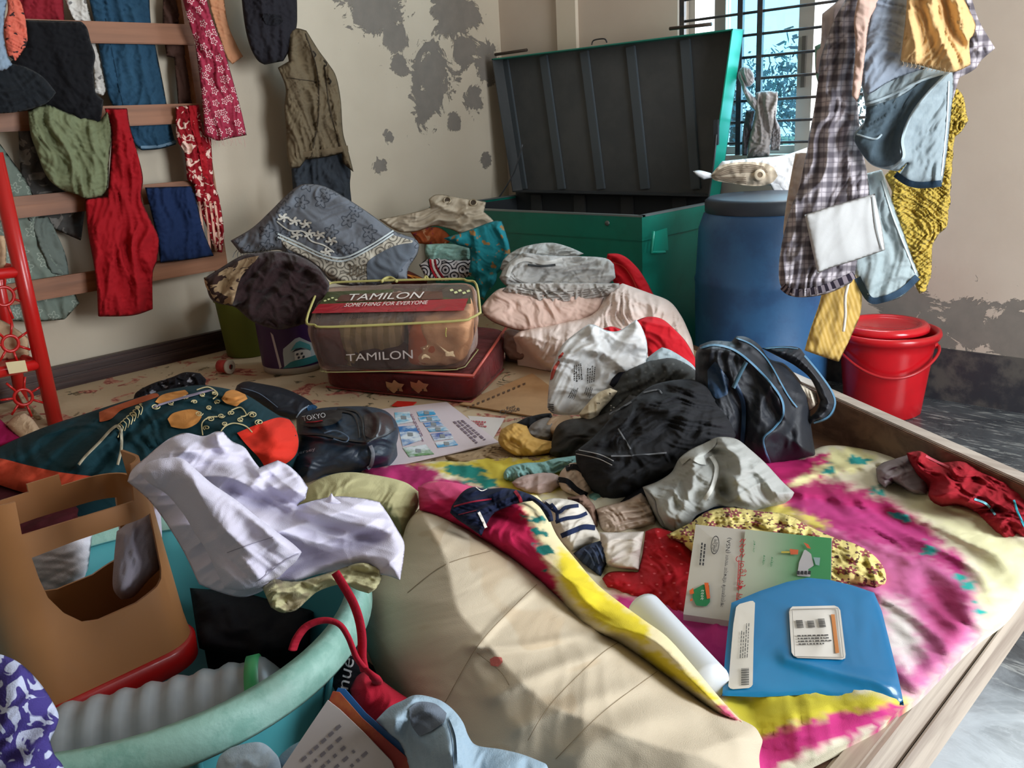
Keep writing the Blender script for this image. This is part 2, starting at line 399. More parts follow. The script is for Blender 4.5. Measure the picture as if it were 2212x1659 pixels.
def ribbon(cl, name, pts, wpx, m, off=.003, label=None, smooth=True, sub=6):
    P = catmull(pts, False, sub) if smooth else np.array(pts, float)
    T = np.gradient(P, axis=0); T /= np.linalg.norm(T, axis=1)[:, None]+1e-9; Nn = np.stack([-T[:, 1], T[:, 0]], 1)*wpx/2
    A, Bm, C = cl.ats(P+Nn, off), cl.ats(P, off*1.25), cl.ats(P-Nn, off); n = len(P)
    V = np.vstack([A, Bm, C]); F = []
    for i in range(n-1): F += [(i, i+1, n+i+1, n+i), (n+i, n+i+1, 2*n+i+1, 2*n+i)]
    L = np.arange(n)*.01; uv = np.vstack([np.stack([L, L*0+k*.01], 1) for k in range(3)])
    return mk(name, V, F, m, cl.o if isinstance(cl, Cloth) else cl.parent, uvs=uv, label=label)
def patch(cl, name, poly, m, off=.003, n=250, sharp=False, label=None, parent=None):
    """a flat piece sewn or printed on the surface of a cloth"""
    Q = np.array(poly, float) if sharp else catmull(poly); q = np.array([cl.pl.uv(*p) for p in Q])
    ar = abs(np.sum(q[:, 0]*np.roll(q[:, 1], -1)-q[:, 1]*np.roll(q[:, 0], -1)))/2; d = sqrt(ar/n*1.15)
    V, F, bd = triangulate(resample(q, d), d)
    return mk(name, relief(cl.pl, V[:, 0], V[:, 1], cl.h(V[:, 0], V[:, 1])+off), F, m, parent or cl.o, uvs=V, label=label)
class Flat:
    """wraps a plane so that ribbons, patches and text lie on it"""
    def __init__(s, pl, o): s.pl = pl; s.o = o; s.parent = o
    def h(s, u, v): return np.zeros_like(np.asarray(u, float))
    def at(s, x, y, off=.002): return s.pl.at(x, y, off)
    def ats(s, P, off=.002): return np.array([s.pl.at(*p, off) for p in P])
def tube(name, P, r, m, parent=None, nseg=8, closed=False, smooth_path=True, label=None, cat=None, group=None, taper=None, sub=6, sq=1.0):
    P = np.array(P, float)
    if smooth_path and len(P) > 2: P = catmull(P, closed, sub)
    n = len(P); V = []; T = np.gradient(P, axis=0) if not closed else np.roll(P, -1, 0)-np.roll(P, 1, 0)
    up = np.array([0.1, .2, 1.]); last = None
    for i in range(n):
        t = nrm(T[i]); a = up if last is None else last; a = a-t*(a@t)
        if np.linalg.norm(a) < 1e-6: a = np.cross(t, [1, 0, 0])
        a = nrm(a); last = a; b = np.cross(t, a); rr = r*(taper[0]+(taper[1]-taper[0])*i/(n-1)) if taper else r
        V += [P[i]+a*cos(2*pi*k/nseg)*rr+b*sin(2*pi*k/nseg)*rr*sq for k in range(nseg)]
    F = [(i*nseg+k, i*nseg+(k+1) % nseg, ((i+1) % n)*nseg+(k+1) % nseg, ((i+1) % n)*nseg+k) for i in range(n if closed else n-1) for k in range(nseg)]
    if not closed: F += [tuple(range(nseg))[::-1], tuple((n-1)*nseg+k for k in range(nseg))]
    uv = np.array([(i*.01, k/nseg*.05) for i in range(n) for k in range(nseg)])
    return mk(name, V, F, m, parent, uvs=uv, label=label, cat=cat, group=group)
def box(name, lo, hi, m, parent=None, rot=0, bev=.003, **kw):
    lo = np.array(lo, float); hi = np.array(hi, float); c = (lo+hi)/2
    bm = bmesh.new(); bmesh.ops.create_cube(bm, size=1)
    for v in bm.verts: v.co = Vector([(hi[i]-lo[i])*v.co[i] for i in range(3)])
    if bev: bmesh.ops.bevel(bm, geom=bm.edges, offset=bev, segments=2, affect='EDGES', clamp_overlap=True)
    R = Matrix.Rotation(rot, 3, 'Z'); V = np.array([tuple(R @ v.co) for v in bm.verts])+c
    F = [[v.index for v in f.verts] for f in bm.faces]; bm.free()
    return mk(name, V, F, m, parent, smooth=False, **kw)
def beam(name, A, Bp, wd, th, m, parent=None, up=Z3, bev=.002, **kw):
    """board from A to Bp; wd across, th along up; A,Bp at the middle of the top"""
    A = np.array(A, float); Bp = np.array(Bp, float); t = nrm(Bp-A); s = nrm(np.cross(t, up)); u = np.cross(s, t)
    V = []
    for P in (A, Bp):
        for a, b in ((-1, 0), (1, 0), (1, -1), (-1, -1)): V.append(P+s*a*wd/2+u*b*th)
    bm = bmesh.new(); vs = [bm.verts.new(v) for v in V]
    for f in ((0, 1, 2, 3), (7, 6, 5, 4), (0, 4, 5, 1), (1, 5, 6, 2), (2, 6, 7, 3), (3, 7, 4, 0)): bm.faces.new([vs[i] for i in f])
    bmesh.ops.recalc_face_normals(bm, faces=bm.faces)
    if bev: bmesh.ops.bevel(bm, geom=bm.edges, offset=bev, segments=2, affect='EDGES', clamp_overlap=True)
    bm.verts.index_update(); V = np.array([tuple(v.co) for v in bm.verts]); F = [[v.index for v in f.verts] for f in bm.faces]; bm.free()
    return mk(name, V, F, m, parent, smooth=False, **kw)
def lathe(name, prof, c, m, parent=None, n=64, axis=None, wave=None, closed=False, **kw):
    V = []; c = np.array(c, float); ax = nrm(np.array(axis, float)) if axis is not None else Z3
    a = nrm(np.cross(ax, [0.3, 1, .1])) if axis is not None else np.array([1., 0, 0]); b = np.cross(ax, a)
    for r, z in prof:
        for k in range(n):
            t = 2*pi*k/n; rr = r*(wave(t, z) if wave else 1); V.append(c+ax*z+a*cos(t)*rr+b*sin(t)*rr)
    q = len(prof); F = [(i*n+k, i*n+(k+1) % n, (i+1)*n+(k+1) % n, (i+1)*n+k) for i in range(q-1) for k in range(n)]
    return mk(name, V, F, m, parent, **kw)
def softbox(name, c8, m, parent=None, n=14, p=7, cr=.0, csc=.06, bulge=0, **kw):
    """rounded, slightly crumpled box through eight corners (bottom fl, fr, br, bl, then top)"""
    c8 = np.array(c8, float); pts = {}; V = []; F = []; UVs = []
    def vid(q):
        k = tuple(np.round(q, 5))
        if k not in pts: pts[k] = len(V); V.append(q)
        return pts[k]
    g = np.linspace(-1, 1, n+1)
    for ax in range(3):
        for sgn in (-1, 1):
            for i in range(n):
                for j in range(n):
                    f = []
                    for a, b in ((i, j), (i+1, j), (i+1, j+1), (i, j+1)):
                        q = np.zeros(3); q[ax] = sgn; q[(ax+1) % 3] = g[a]; q[(ax+2) % 3] = g[b]; f.append(vid(q))
                    F.append(f if sgn > 0 else f[::-1])
    Q = np.array(V); pnm = (np.abs(Q)**p).sum(1)**(1/p); Q = Q/pnm[:, None]
    def tri(Q):
        a, b, c = [(Q[:, i]+1)/2 for i in range(3)]; a = a[:, None]; b = b[:, None]; c = c[:, None]
        lo = (c8[0]*(1-a)+c8[1]*a)*(1-b)+(c8[3]*(1-a)+c8[2]*a)*b; hi = (c8[4]*(1-a)+c8[5]*a)*(1-b)+(c8[7]*(1-a)+c8[6]*a)*b
        return lo*(1-c)+hi*c
    P = tri(Q); cen = c8.mean(0); _seed[0] += 1; sd = _seed[0]
    if cr or bulge:
        d = P-cen; L = np.linalg.norm(d, axis=1)[:, None]; dn = d/L
        nz = (1-np.abs(pn(P[:, 0]/csc+P[:, 2]/csc*.7, P[:, 1]/csc-P[:, 2]/csc*.5, sd))*2.6)
        P = P+dn*(cr*nz)[:, None]
        if bulge: P = P+dn*bulge*(1-np.sort(np.abs(Q), 1)[:, 1:2]**2)
    UVs = np.stack([P@RT, P[:, 2]*1.2+P@HEAD], 1)
    return mk(name, P, F, m, parent, uvs=UVs, **kw)
_tc = {}
def textmesh(s):
    if s not in _tc:
        c = bpy.data.curves.new('t', 'FONT'); c.body = s; c.resolution_u = 3; o = bpy.data.objects.new('t', c); COL.objects.link(o)
        dg = bpy.context.evaluated_depsgraph_get(); me = bpy.data.meshes.new_from_object(o.evaluated_get(dg))
        V = np.array([tuple(v.co)[:2] for v in me.vertices]) if len(me.vertices) else np.zeros((1, 2)); F = [list(p.vertices) for p in me.polygons]
        bpy.data.objects.remove(o); bpy.data.curves.remove(c); bpy.data.meshes.remove(me)
        _tc[s] = (V, F)
    return _tc[s]
def text(cl, s, quad, m, name='lettering', off=.003, parent=None, label=None, bold=0):
    """lettering; quad = pixel corners of the text block TL, TR, BR, BL, laid on a surface"""
    V, F = textmesh(s); mn, mx = V.min(0), V.max(0); q = (V-mn)/np.maximum(mx-mn, 1e-6)
    TL, TR, BR, BL = [np.array(c, float) for c in quad]; a = q[:, :1]; b = q[:, 1:]
    P = (BL*(1-a)+BR*a)*(1-b)+(TL*(1-a)+TR*a)*b
    return mk(name, cl.ats(P, off), F, m, parent or cl.o, smooth=False, label=label)
def quad(cl, name, q, m, off=.002, parent=None, nn=6, label=None):
    TL, TR, BR, BL = [np.array(c, float) for c in q]; P = []
    for j in range(nn+1):
        for i in range(nn+1):
            a, b = i/nn, j/nn; P.append((BL*(1-a)+BR*a)*(1-b)+(TL*(1-a)+TR*a)*b)
    F = [(j*(nn+1)+i, j*(nn+1)+i+1, (j+1)*(nn+1)+i+1, (j+1)*(nn+1)+i) for j in range(nn) for i in range(nn)]
    return mk(name, cl.ats(P, off), F, m, parent or cl.o, label=label, uvs=[(i/nn*.1, j/nn*.1) for j in range(nn+1) for i in range(nn+1)])
def bars(cl, name, quads, m, off=.003, parent=None, label=None):
    V = []; F = []
    for q in quads:
        k = len(V); V += list(cl.ats(q, off)); F.append((k, k+1, k+2, k+3))
    return mk(name, V, F, m, parent or cl.o, smooth=False, label=label)
def textlines(cl, name, q, nl, m, seed=0, off=.003, parent=None, thick=.5, gap=.3, label=None):
    """rows of small illegible print: word-shaped dashes inside a pixel quad"""
    rnd = random.Random(seed); TL, TR, BR, BL = [np.array(c, float) for c in q]; Q = []
    L = lambda a, b: (BL*(1-a)+BR*a)*(1-b)+(TL*(1-a)+TR*a)*b
    for i in range(nl):
        b0 = 1-(i+thick)/nl; b1 = 1-i/nl; a = 0; end = rnd.uniform(.7, 1)
        while a < end:
            w_ = rnd.uniform(.04, .13); Q.append((L(a, b0), L(min(a+w_, 1), b0), L(min(a+w_, 1), b1), L(a, b1))); a += w_+gap*rnd.uniform(.06, .14)
    return bars(cl, name, Q, m, off, parent, label)
# ================================================================== the setting
def prism(name, poly, z0, z1, m, parent=None, **kw):
    n = len(poly); V = [(x, y, z0) for x, y in poly]+[(x, y, z1) for x, y in poly]
    F = [tuple(range(n))[::-1], tuple(range(n, 2*n))]+[(i, (i+1) % n, n+(i+1) % n, n+i) for i in range(n)]
    return mk(name, V, F, m, parent, smooth=False, **kw)
def boxes(name, L, m, **kw):
    V = []; F = []
    for lo, hi in L:
        k = len(V); V += [(x, y, z) for z in (lo[2], hi[2]) for x, y in ((lo[0], lo[1]), (hi[0], lo[1]), (hi[0], hi[1]), (lo[0], hi[1]))]
        F += [tuple(k+i for i in f) for f in ((3, 2, 1, 0), (4, 5, 6, 7), (0, 1, 5, 4), (1, 2, 6, 5), (2, 3, 7, 6), (3, 0, 4, 7))]
    return mk(name, V, F, m, smooth=False, base=np.zeros(3), **kw)
def wall_mat(name, base, c2, patches, spots=True):
    t = NT(name); o = t.coord('Object'); n = t.noise(o, 1.6, 4); col = t.mix(t.ss(n, .3, .75), tuple(lin(base)), tuple(lin(c2)))
    nn = t.noise(o, 8, 8, .74, .9); dmin = None
    for (p, r) in patches:
        v = t.n('ShaderNodeVectorMath', operation='DISTANCE'); t.l(o, v.inputs[0]); v.inputs[1].default_value = p
        d = t.math('DIVIDE', v.outputs['Value'], r*.82); dmin = d if dmin is None else t.math('MINIMUM', dmin, d)
    val = t.math('ADD', dmin, t.math('MULTIPLY', t.math('SUBTRACT', nn, .5), 4.2)); mask = t.ss(val, 1.02, .96)
    sp = t.math('MULTIPLY', t.ss(t.noise(o, 30, 4, .6, .8), .71, .72), t.ss(dmin, 3.5, 1.0)); mask = t.math('MAXIMUM', mask, sp)
    col = t.mix(mask, col, t.mix(t.noise(o, 18, 5), tuple(lin('#8f877e')), tuple(lin('#75706a'))))
    t.put(t.b.inputs['Base Color'], col); t.b.inputs['Roughness'].default_value = .8; t.b.inputs['Specular IOR Level'].default_value = .2
    b = t.bump(t.math('SUBTRACT', 1.0, mask), .7, .006); b = t.bump(t.noise(o, 60, 4), .12, .004, b); t.l(b, t.b.inputs['Normal'])
    return t.m
PL = [((0, -.75, 1.53), .17), ((0, -.62, 1.40), .07), ((0, -.30, 1.52), .15), ((0, -.24, 1.36), .09), ((0, -.10, 1.30), .10), ((0, -.44, 1.26), .15), ((0, -.50, 1.12), .11),
      ((0, -.62, 1.30), .06), ((0, -.34, 1.05), .05), ((0, -.79, .885), .045), ((0, -.14, .86), .045), ((0, -.2, 1.15), .07), ((0, -.72, 1.0), .03)]
PW = [((2.17, 0, .30), .10), ((2.33, 0, .26), .13), ((1.98, 0, .34), .12), ((2.05, 0, .25), .10), ((2.55, 0, .25), .14)]
wl = wall_mat('plaster_left', '#cfc4b1', '#c2b6a3', PL); ww = wall_mat('plaster_window', '#cdbfb0', '#c1b1a2', PW)
boxes('wall_left', [((-.15, -5.2, 0), (0, 0, 2.9))], wl, kind='structure')
boxes('wall_back', [((-.15, 0, 0), (1.0, .14, 2.9)), ((1.0, 0, 0), (2.0, .14, .86)), ((1.0, 0, 1.95), (2.0, .14, 2.9)), ((2.0, 0, 0), (4.55, .14, 2.9))], ww, kind='structure')
plain = pm('#cdbfae', .85, c2='#bfb2a2', nsc=2)
boxes('wall_right', [((4.4, -5.2, 0), (4.55, -1.9, 2.9)), ((4.4, -1.9, 2.1), (4.55, -.7, 2.9)), ((4.4, -.7, 0), (4.55, 0, 2.9))], plain, kind='structure')
boxes('wall_front', [((-.15, -5.2, 0), (4.55, -5.05, 2.9))], plain, kind='structure')
boxes('ceiling', [((-.15, -5.2, 2.9), (4.55, .14, 3.0))], pm('#d9d2c6', .9), kind='structure')
t = NT('cement_floor'); o = t.coord('Object'); n1 = t.noise(o, 5, 7, .7, 1.2); n2 = t.noise(t.mapping(o, (3, 14, 1), radians(20)), 3, 6, .7, 1)
c = t.mix(t.ss(n1, .35, .7), tuple(lin('#3d4146')), tuple(lin('#565c60'))); c = t.mix(t.math('MULTIPLY', t.ss(n2, .52, .66), .8), c, tuple(lin('#a9aeac')))
sx = t.sep(o); c = t.mix(t.math('MULTIPLY', t.ss(t.math('ADD', t.math('MULTIPLY', sx[1], -1.0), t.math('MULTIPLY', n1, .5)), 1.75, 2.1), .9), c, tuple(lin('#d2dde4')))  # bluish daylight glare on the floor's near part, painted into its colour
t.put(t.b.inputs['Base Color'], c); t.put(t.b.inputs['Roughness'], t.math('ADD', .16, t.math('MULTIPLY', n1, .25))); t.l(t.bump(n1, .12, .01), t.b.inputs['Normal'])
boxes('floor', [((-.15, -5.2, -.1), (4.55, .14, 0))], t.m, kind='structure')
blk = pm('#33343a', .5, c2='#5b5854', nsc=7, bump=.2)
boxes('baseboard_back', [((0, -.012, 0), (4.4, 0, .188))], blk, kind='structure')
boxes('baseboard_left', [((0, -5.05, 0), (.012, -.012, .188))], blk, kind='structure')
boxes('trim_1', [((.375, -.02, .188), (.485, 0, 2.9))], pm('#d8cbb8', .8), kind='structure')
# window: aluminium frame, blue sheet glass, welded bar grille
alu = pm('#a8a49c', .45, .3); iron = pm('#23262b', .55, c2='#3a322e', nsc=30)
g = NT('blue_glass'); g.t.nodes.remove(g.b); tr = g.n('ShaderNodeBsdfTransparent'); tr.inputs[0].default_value = (*lin('#c2e8f6'), 1)
gl = g.n('ShaderNodeBsdfGlossy'); gl.inputs['Roughness'].default_value = .05; mx = g.n('ShaderNodeMixShader'); mx.inputs[0].default_value = .08
g.l(tr.outputs[0], mx.inputs[1]); g.l(gl.outputs[0], mx.inputs[2]); g.l(mx.outputs[0], g.out.inputs[0])
win = empty('window_1', (1.5, .1, .86), 'barred sliding window with blue glass above the steel trunk', 'window'); win['kind'] = 'structure'
boxes_ = [((1.0, .08, .86), (1.03, .12, 1.95)), ((1.12, .08, .86), (1.17, .12, 1.95)), ((1.49, .06, .86), (1.55, .12, 1.95)), ((1.97, .08, .86), (2.0, .12, 1.95)), ((1.03, .08, .86), (1.97, .12, .89)), ((1.03, .08, 1.92), (1.97, .12, 1.95))]
def part_boxes(name, L, m, parent):
    V = []; F = []
    for lo, hi in L:
        k = len(V); V += [(x, y, z) for z in (lo[2], hi[2]) for x, y in ((lo[0], lo[1]), (hi[0], lo[1]), (hi[0], hi[1]), (lo[0], hi[1]))]
        F += [tuple(k+i for i in f) for f in ((3, 2, 1, 0), (4, 5, 6, 7), (0, 1, 5, 4), (1, 2, 6, 5), (2, 3, 7, 6), (3, 0, 4, 7))]
    return mk(name, V, F, m, parent, smooth=False)
part_boxes('window_frame', boxes_, alu, win)
part_boxes('window_pane', [((1.17, .098, .89), (1.49, .102, 1.92))], g.m, win)
part_boxes('window_lock', [((1.51, .05, 1.10), (1.525, .06, 1.28))], pm('#4b4742', .5), win)
gr = empty('window_grille', (1.5, .02, .86), 'black welded iron bar grille across the window', 'grille')
for x in (1.0, 1.262, 1.345, 1.98): box('upright_bar', (x, .012, .86), (x+.022, .028, 1.95), iron, gr, bev=0)
for k in range(13):
    z = .905+k*.0795
    V = [(1.0, .02, z), (1.98, .02, z)]; tube('cross_bar', V, .0055, iron, gr, 8, smooth_path=False)
# trees outside, seen through the blue glass
rnd = random.Random(4)
def tree(x, y, h, r, lab, cat='tree'):
    e = empty('garden_tree', (x, y, -.5), lab, cat, None)
    tube('tree_trunk', [(x, y, -.5), (x+.1, y, h*.4), (x, y+.1, h*.75)], .08, pm('#4b4038', .9), e, 8)
    V = []; F = []
    for _ in range(1800):
        p = np.array([rnd.gauss(0, 1) for _ in range(3)]); p = p/np.linalg.norm(p)*r*(rnd.random()**.5)*np.array([1, 1, .7])+np.array([x, y, h*.75])
        p = p + .18*r*np.array([sin(p[2]*5), cos(p[0]*6), sin(p[0]*7)]); a = np.array([rnd.gauss(0, 1) for _ in range(3)])*.022; b = np.array([rnd.gauss(0, 1) for _ in range(3)])*.04
        k = len(V); V += [p, p+a, p+a+b, p+b]; F.append((k, k+1, k+2, k+3))
    mk('foliage', V, F, pm('#4f6468', .9), e, smooth=False, kind='stuff')
tree(-1.4, 6.2, 1.35, .95, 'leafy tree outside the window, the left one seen through blue glass')
tree(-5.0, 10.5, 1.5, 1.2, 'leafy tree outside the window, the farther one behind the trunk lid')
boxes('garden_ground', [((-30, .14, -.7), (20, 40, -.6))], pm('#6b7a58', .95), kind='structure')
# ================================================================== bed
bed = empty('low_wooden_bed', (1.4, -2.2, 0), 'low wooden platform bed edged with worn pale boards, spread with clothes', 'bed')
wdk = wood('#6b4a33', '#4a3122', 0); wpl = wood('#b8a999', '#8d7d70', 1, .6); wed = wood('#c9bfb6', '#a3968a', 0, .5)
BP = [(.02, -.64), (1.50, -.64), (2.14, -.99), (2.66, -1.27), (2.74, -1.40), (2.764, -1.60), (2.764, -4.0), (.02, -4.0)]
prism('deck', BP, .0, .255, wdk, bed)
A = onz(1770, 835, .36); B_ = onz(2240, 1043, .36)
beam('side_rail', A+(A-B_)*.55, B_+(B_-A)*.12, .035, .2, wood('#c2b8ae', '#a3968c', 0, .5), bed)
in_ = nrm(np.cross(B_-A, Z3)); in_ = in_ if in_@(np.array([1.5, -3, 0])-A) > 0 else -in_
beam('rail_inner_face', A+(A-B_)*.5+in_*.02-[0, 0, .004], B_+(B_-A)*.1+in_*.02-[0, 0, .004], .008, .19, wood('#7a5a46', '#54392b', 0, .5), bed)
A = onz(2050, 1659, .30); B_ = onz(2235, 1290, .30); d = (B_-A)
box('foot_rail', (2.765, -4.0, .09), (2.802, -1.40, .262), wpl, bed, bev=.006)
box('foot_rail_bead', (2.802, -4.0, .165), (2.808, -1.40, .195), wpl, bed, bev=.006)
box('head_board', (.014, -4.0, .19), (.05, -.66, .335), wood('#4a3029', '#2f1e1a', 1, .4), bed, bev=.006)
box('head_board_bead', (.05, -4.0, .285), (.065, -.66, .305), wood('#4a3029', '#2f1e1a', 1, .4), bed, bev=.006)
# floral bed cover
t = NT('floral_cover'); o = t.coord('Object'); col = tuple(lin('#bfa888'))
ns = t.noise(o, 7, 3, .6, .8); m1 = t.ss(ns, .57, .60); m2 = t.ss(t.noise(t.mapping(o, loc=(3, 5, 0)), 8, 4, .7, 1), .60, .63)
fine = t.noise(o, 45, 3, .7, 1.0)
c = t.mix(m1, col, t.mix(t.ss(fine, .42, .55), tuple(lin('#8f4038')), tuple(lin('#c58a72')))); c = t.mix(m2, c, t.mix(t.ss(fine, .45, .6), tuple(lin('#4f4a35')), tuple(lin('#98805c'))))
t.put(t.b.inputs['Base Color'], c); t.b.inputs['Roughness'].default_value = .8; t.l(t.bump(t.noise(o, 6, 4), .3, .03), t.b.inputs['Normal'])
prism('bed_cover', [(.07, -.68), (1.48, -.68), (2.0, -.98), (2.0, -3.9), (.07, -3.9)], .255, .263, t.m, label='beige bed cover printed with red roses, spread along the wall', cat='bed cover')
# ---- tie dyed sheet
MG, MG2, YE, CRM, TEA, WHT = '#b02a68', '#c66a9c', '#cfc060', '#ddd6bd', '#2a9490', '#e6dfdc'
zs = [([(880, 1000), (1100, 985), (1260, 985), (1240, 1060), (1130, 1070), (1000, 1030)], '#d2bf48', 10), ([(760, 1005), (900, 1000), (960, 1030), (1080, 1060), (1120, 1110), (900, 1090)], MG, 10),
      ([(960, 1000), (1020, 1000), (1060, 1040), (1010, 1045), (965, 1020)], '#1a7a70', 5), ([(1040, 1030), (1080, 1035), (1080, 1055), (1040, 1055)], '#1a7a70', 5),
      ([(1560, 990), (1700, 985), (1850, 980), (1810, 1010), (1720, 1040), (1600, 1060)], '#bb2468', 8), ([(1600, 1070), (1715, 1035), (1830, 1045), (1950, 1095), (2020, 1150), (2010, 1185), (1880, 1165), (1740, 1110)], MG, 18),
      ([(1690, 1120), (1800, 1125), (1950, 1165), (2070, 1215), (2115, 1280), (2110, 1380), (2050, 1440), (1985, 1505), (1900, 1480), (1850, 1300), (1760, 1200)], MG2, 34), ([(1700, 1085), (1800, 1085), (1950, 1130), (2060, 1190), (2080, 1240), (1950, 1190), (1800, 1150)], '#b03878', 14), ([(2000, 1260), (2080, 1270), (2090, 1340), (2040, 1400), (2010, 1330)], '#b8487f', 16),
      ([(1910, 1290), (1960, 1310), (1985, 1380), (1965, 1450), (1915, 1400)], WHT, 26), ([(1640, 1100), (1700, 1095), (1790, 1130), (1760, 1140)], YE, 8),
      ([(1950, 1060), (2100, 1090), (2212, 1180), (2240, 1260), (2160, 1350), (2110, 1290), (2120, 1200), (1990, 1110)], '#dbd8ae', 20),
      ([(1800, 965), (1900, 975), (1860, 1010), (1700, 1050), (1780, 1000)], '#dcd6a0', 8),
      ([(1840, 985), (1880, 990), (1870, 1000), (1840, 1000)], TEA, 3), ([(1925, 1108), (1960, 1115), (1955, 1126), (1930, 1122)], TEA, 3), ([(2000, 1175), (2035, 1185), (2020, 1200), (1998, 1192)], TEA, 3), ([(2060, 1240), (2110, 1255), (2100, 1275), (2065, 1260)], '#2aa59c', 4),
      ([(2105, 1300), (2125, 1320), (2120, 1340), (2100, 1330)], '#2aa59c', 3), ([(1780, 1012), (1800, 1010), (1800, 1024), (1780, 1024)], TEA, 3), ([(1885, 1055), (1910, 1060), (1905, 1070), (1885, 1068)], '#2aa59c', 3),
      ([(1280, 1280), (1400, 1290), (1600, 1340), (1580, 1520), (1480, 1460), (1340, 1340)], '#b8327a', 14), ([(1550, 1500), (1750, 1490), (1960, 1510), (1940, 1545), (1760, 1560), (1640, 1610)], '#c9bd3c', 12),
      ([(1600, 1610), (1760, 1555), (1960, 1520), (1900, 1570), (1750, 1620), (1620, 1700)], '#c2357c', 8)]
att = lambda wr=.5, wsc=16: cm('#ffffff', attr=True, wr=wr, wsc=wsc)
sheet = Cloth('bed_sheet', 'magenta, cream and yellow tie-dyed sheet spread over the right side of the bed', 'bed sheet',
      [(780, 1012), (900, 1000), (1100, 985), (1260, 980), (1680, 985), (1790, 962), (1890, 975), (2010, 1005), (2230, 1085), (2270, 1200), (2190, 1320), (2120, 1375), (2040, 1450), (1985, 1505), (1935, 1540), (1900, 1570), (1760, 1640), (1640, 1700), (1500, 1600), (1200, 1330), (950, 1150), (800, 1050)],
      Plane(np.array([0, 0, .274]), np.array([1., 0, 0]), np.array([0, 1., 0])), att(.7, 9), T=.02, R=.07, fold=[(-38, .075, .010), (-60, .16, .008)], crump=(.0015, .12), ground=.258, n=15000, zones=zs, basec=CRM, zn=9,
      ridges=[([(1650, 1075), (1850, 1130), (2080, 1210), (2150, 1300)], .012, .022), ([(1700, 1060), (1900, 1090), (2120, 1170), (2180, 1260)], .014, .025), ([(1680, 1040), (1780, 1020), (1900, 1000)], .018, .02), ([(1700, 1110), (1900, 1180), (2060, 1260), (2100, 1340)], .010, .02),
              ([(2000, 1190), (2090, 1290), (2040, 1420)], .012, .02), ([(1600, 1580), (1760, 1530), (1930, 1520)], .012, .02)])
# ================================================================== steel trunk
teal = pm('#0b7f6c', .38, c2='#0a705f', nsc=3, spec=.5); tealL = pm('#16a089', .35); inn = pm('#414446', .6, c2='#4a4c4d', nsc=4); innD = pm('#2f3439', .65)
edge = pm('#8f999a', .35, .6)
tk = empty('steel_trunk', (.67, -.32, 0), 'large green steel storage trunk with its grey lid standing open under the window', 'trunk')
x0, x1, y0, y1, zt = .09, 1.25, -.60, -.03, .685
part_boxes('trunk_body', [((x0, y0, .02), (x1, y0+.006, zt)), ((x1-.006, y0+.006, .02), (x1, y1, zt)), ((x0, y0+.006, .02), (x0+.006, y1, zt)), ((x0, y0, .01), (x1, y1, .02))], teal, tk)
part_boxes('inner_lining', [((x0+.006, y1-.02, .02), (x1-.006, y1-.012, zt+.02)), ((x0+.006, y0+.006, .021), (x1-.006, y0+.01, zt-.01)), ((x0+.006, y0, .45), (x0+.01, y1-.02, zt-.01)), ((x1-.012, y0+.01, .021), (x1-.006, y1-.02, zt-.01)), ((x0+.01, y0+.01, .45), (x1-.012, y1-.02, .455))], innD, tk)
for xa in (.2, .47, .74, 1.01): box('inner_stile', (xa, y1-.028, .456), (xa+.07, y1-.02, zt+.01), inn, tk)
part_boxes('top_band', [((x0-.003, y0-.003, zt-.085), (x1+.003, y0, zt+.004)), ((x1, y0, zt-.085), (x1+.003, y1, zt+.004))], teal, tk)
part_boxes('rim_edge', [((x0, y0-.004, zt), (x1+.004, y0+.016, zt+.006)), ((x1-.02, y0, zt), (x1+.004, y1, zt+.006)), ((x0, y0, zt), (x0+.016, y1, zt+.006))], edge, tk)
lk = ony(1312, 482, y0-.004); lathe('lock', [(.0, .006), (.008, .006), (.010, 0)], lk, pm('#6b7474', .3, .8), tk, 20, axis=(0, -1, 0))
P = onx(1423, 520, x1+.004); pf = Flat(xpl(x1+.004), tk)
quad(pf, 'side_handle_plate', [(1415, 500), (1440, 492), (1443, 540), (1410, 545)], tealL, .002, tk)
tube('side_handle', [onx(1412, 500, x1+.02), onx(1407, 545, x1+.025), onx(1436, 545, x1+.025)], .006, tealL, tk, 8, smooth_path=False)
LP = ypl(-.125); LB = ypl(-.06)
TLp, TRp, BRp, BLp = (1062, 127), (1583, 62), (1533, 425), (1107, 415)
lf = [LP.at(*p) for p in (TLp, TRp, BRp, BLp)]; lbk = [p+np.array([0, .075, 0]) for p in lf]
cz = [BLp, BRp]
V = lbk+[p+np.array([0, .004, 0]) for p in lbk]
mk('lid_panel', V, [(0, 1, 2, 3), (7, 6, 5, 4), (0, 4, 5, 1), (1, 5, 6, 2), (2, 6, 7, 3), (3, 7, 4, 0)], inn, tk, smooth=False)
def rim(a, b, m, nm, inward):
    A, B_ = lf[a], lf[b]; n_ = np.array(inward, float)*.005
    V = [A, B_, B_+[0, .079, 0], A+[0, .079, 0]]; V = V+[v+n_ for v in V]
    mk(nm, V, [(0, 1, 2, 3), (7, 6, 5, 4), (0, 4, 5, 1), (1, 5, 6, 2), (2, 6, 7, 3), (3, 7, 4, 0)], m, tk, smooth=False)
rim(0, 1, teal, 'lid_top_side', (0, 0, -1)); rim(1, 2, tealL, 'lid_right_side', (-1, 0, 0)); rim(3, 0, inn, 'lid_left_side', (1, 0, 0)); rim(2, 3, innD, 'lid_hinge_side', (0, 0, 1))
for (a, b) in (((1088, 128), (1130, 412)), ((1172, 118), (1212, 412)), ((1260, 108), (1297, 412)), ((1360, 97), (1392, 412)), ((1478, 82), (1502, 412))):
    A, B_ = LB.at(*a), LB.at(*b); beam('lid_rib', A+[0, .0, -.006], B_+[0, 0, .006], .045, .016, pm('#4a5258', .55), tk, up=np.array([0, -1., 0]))
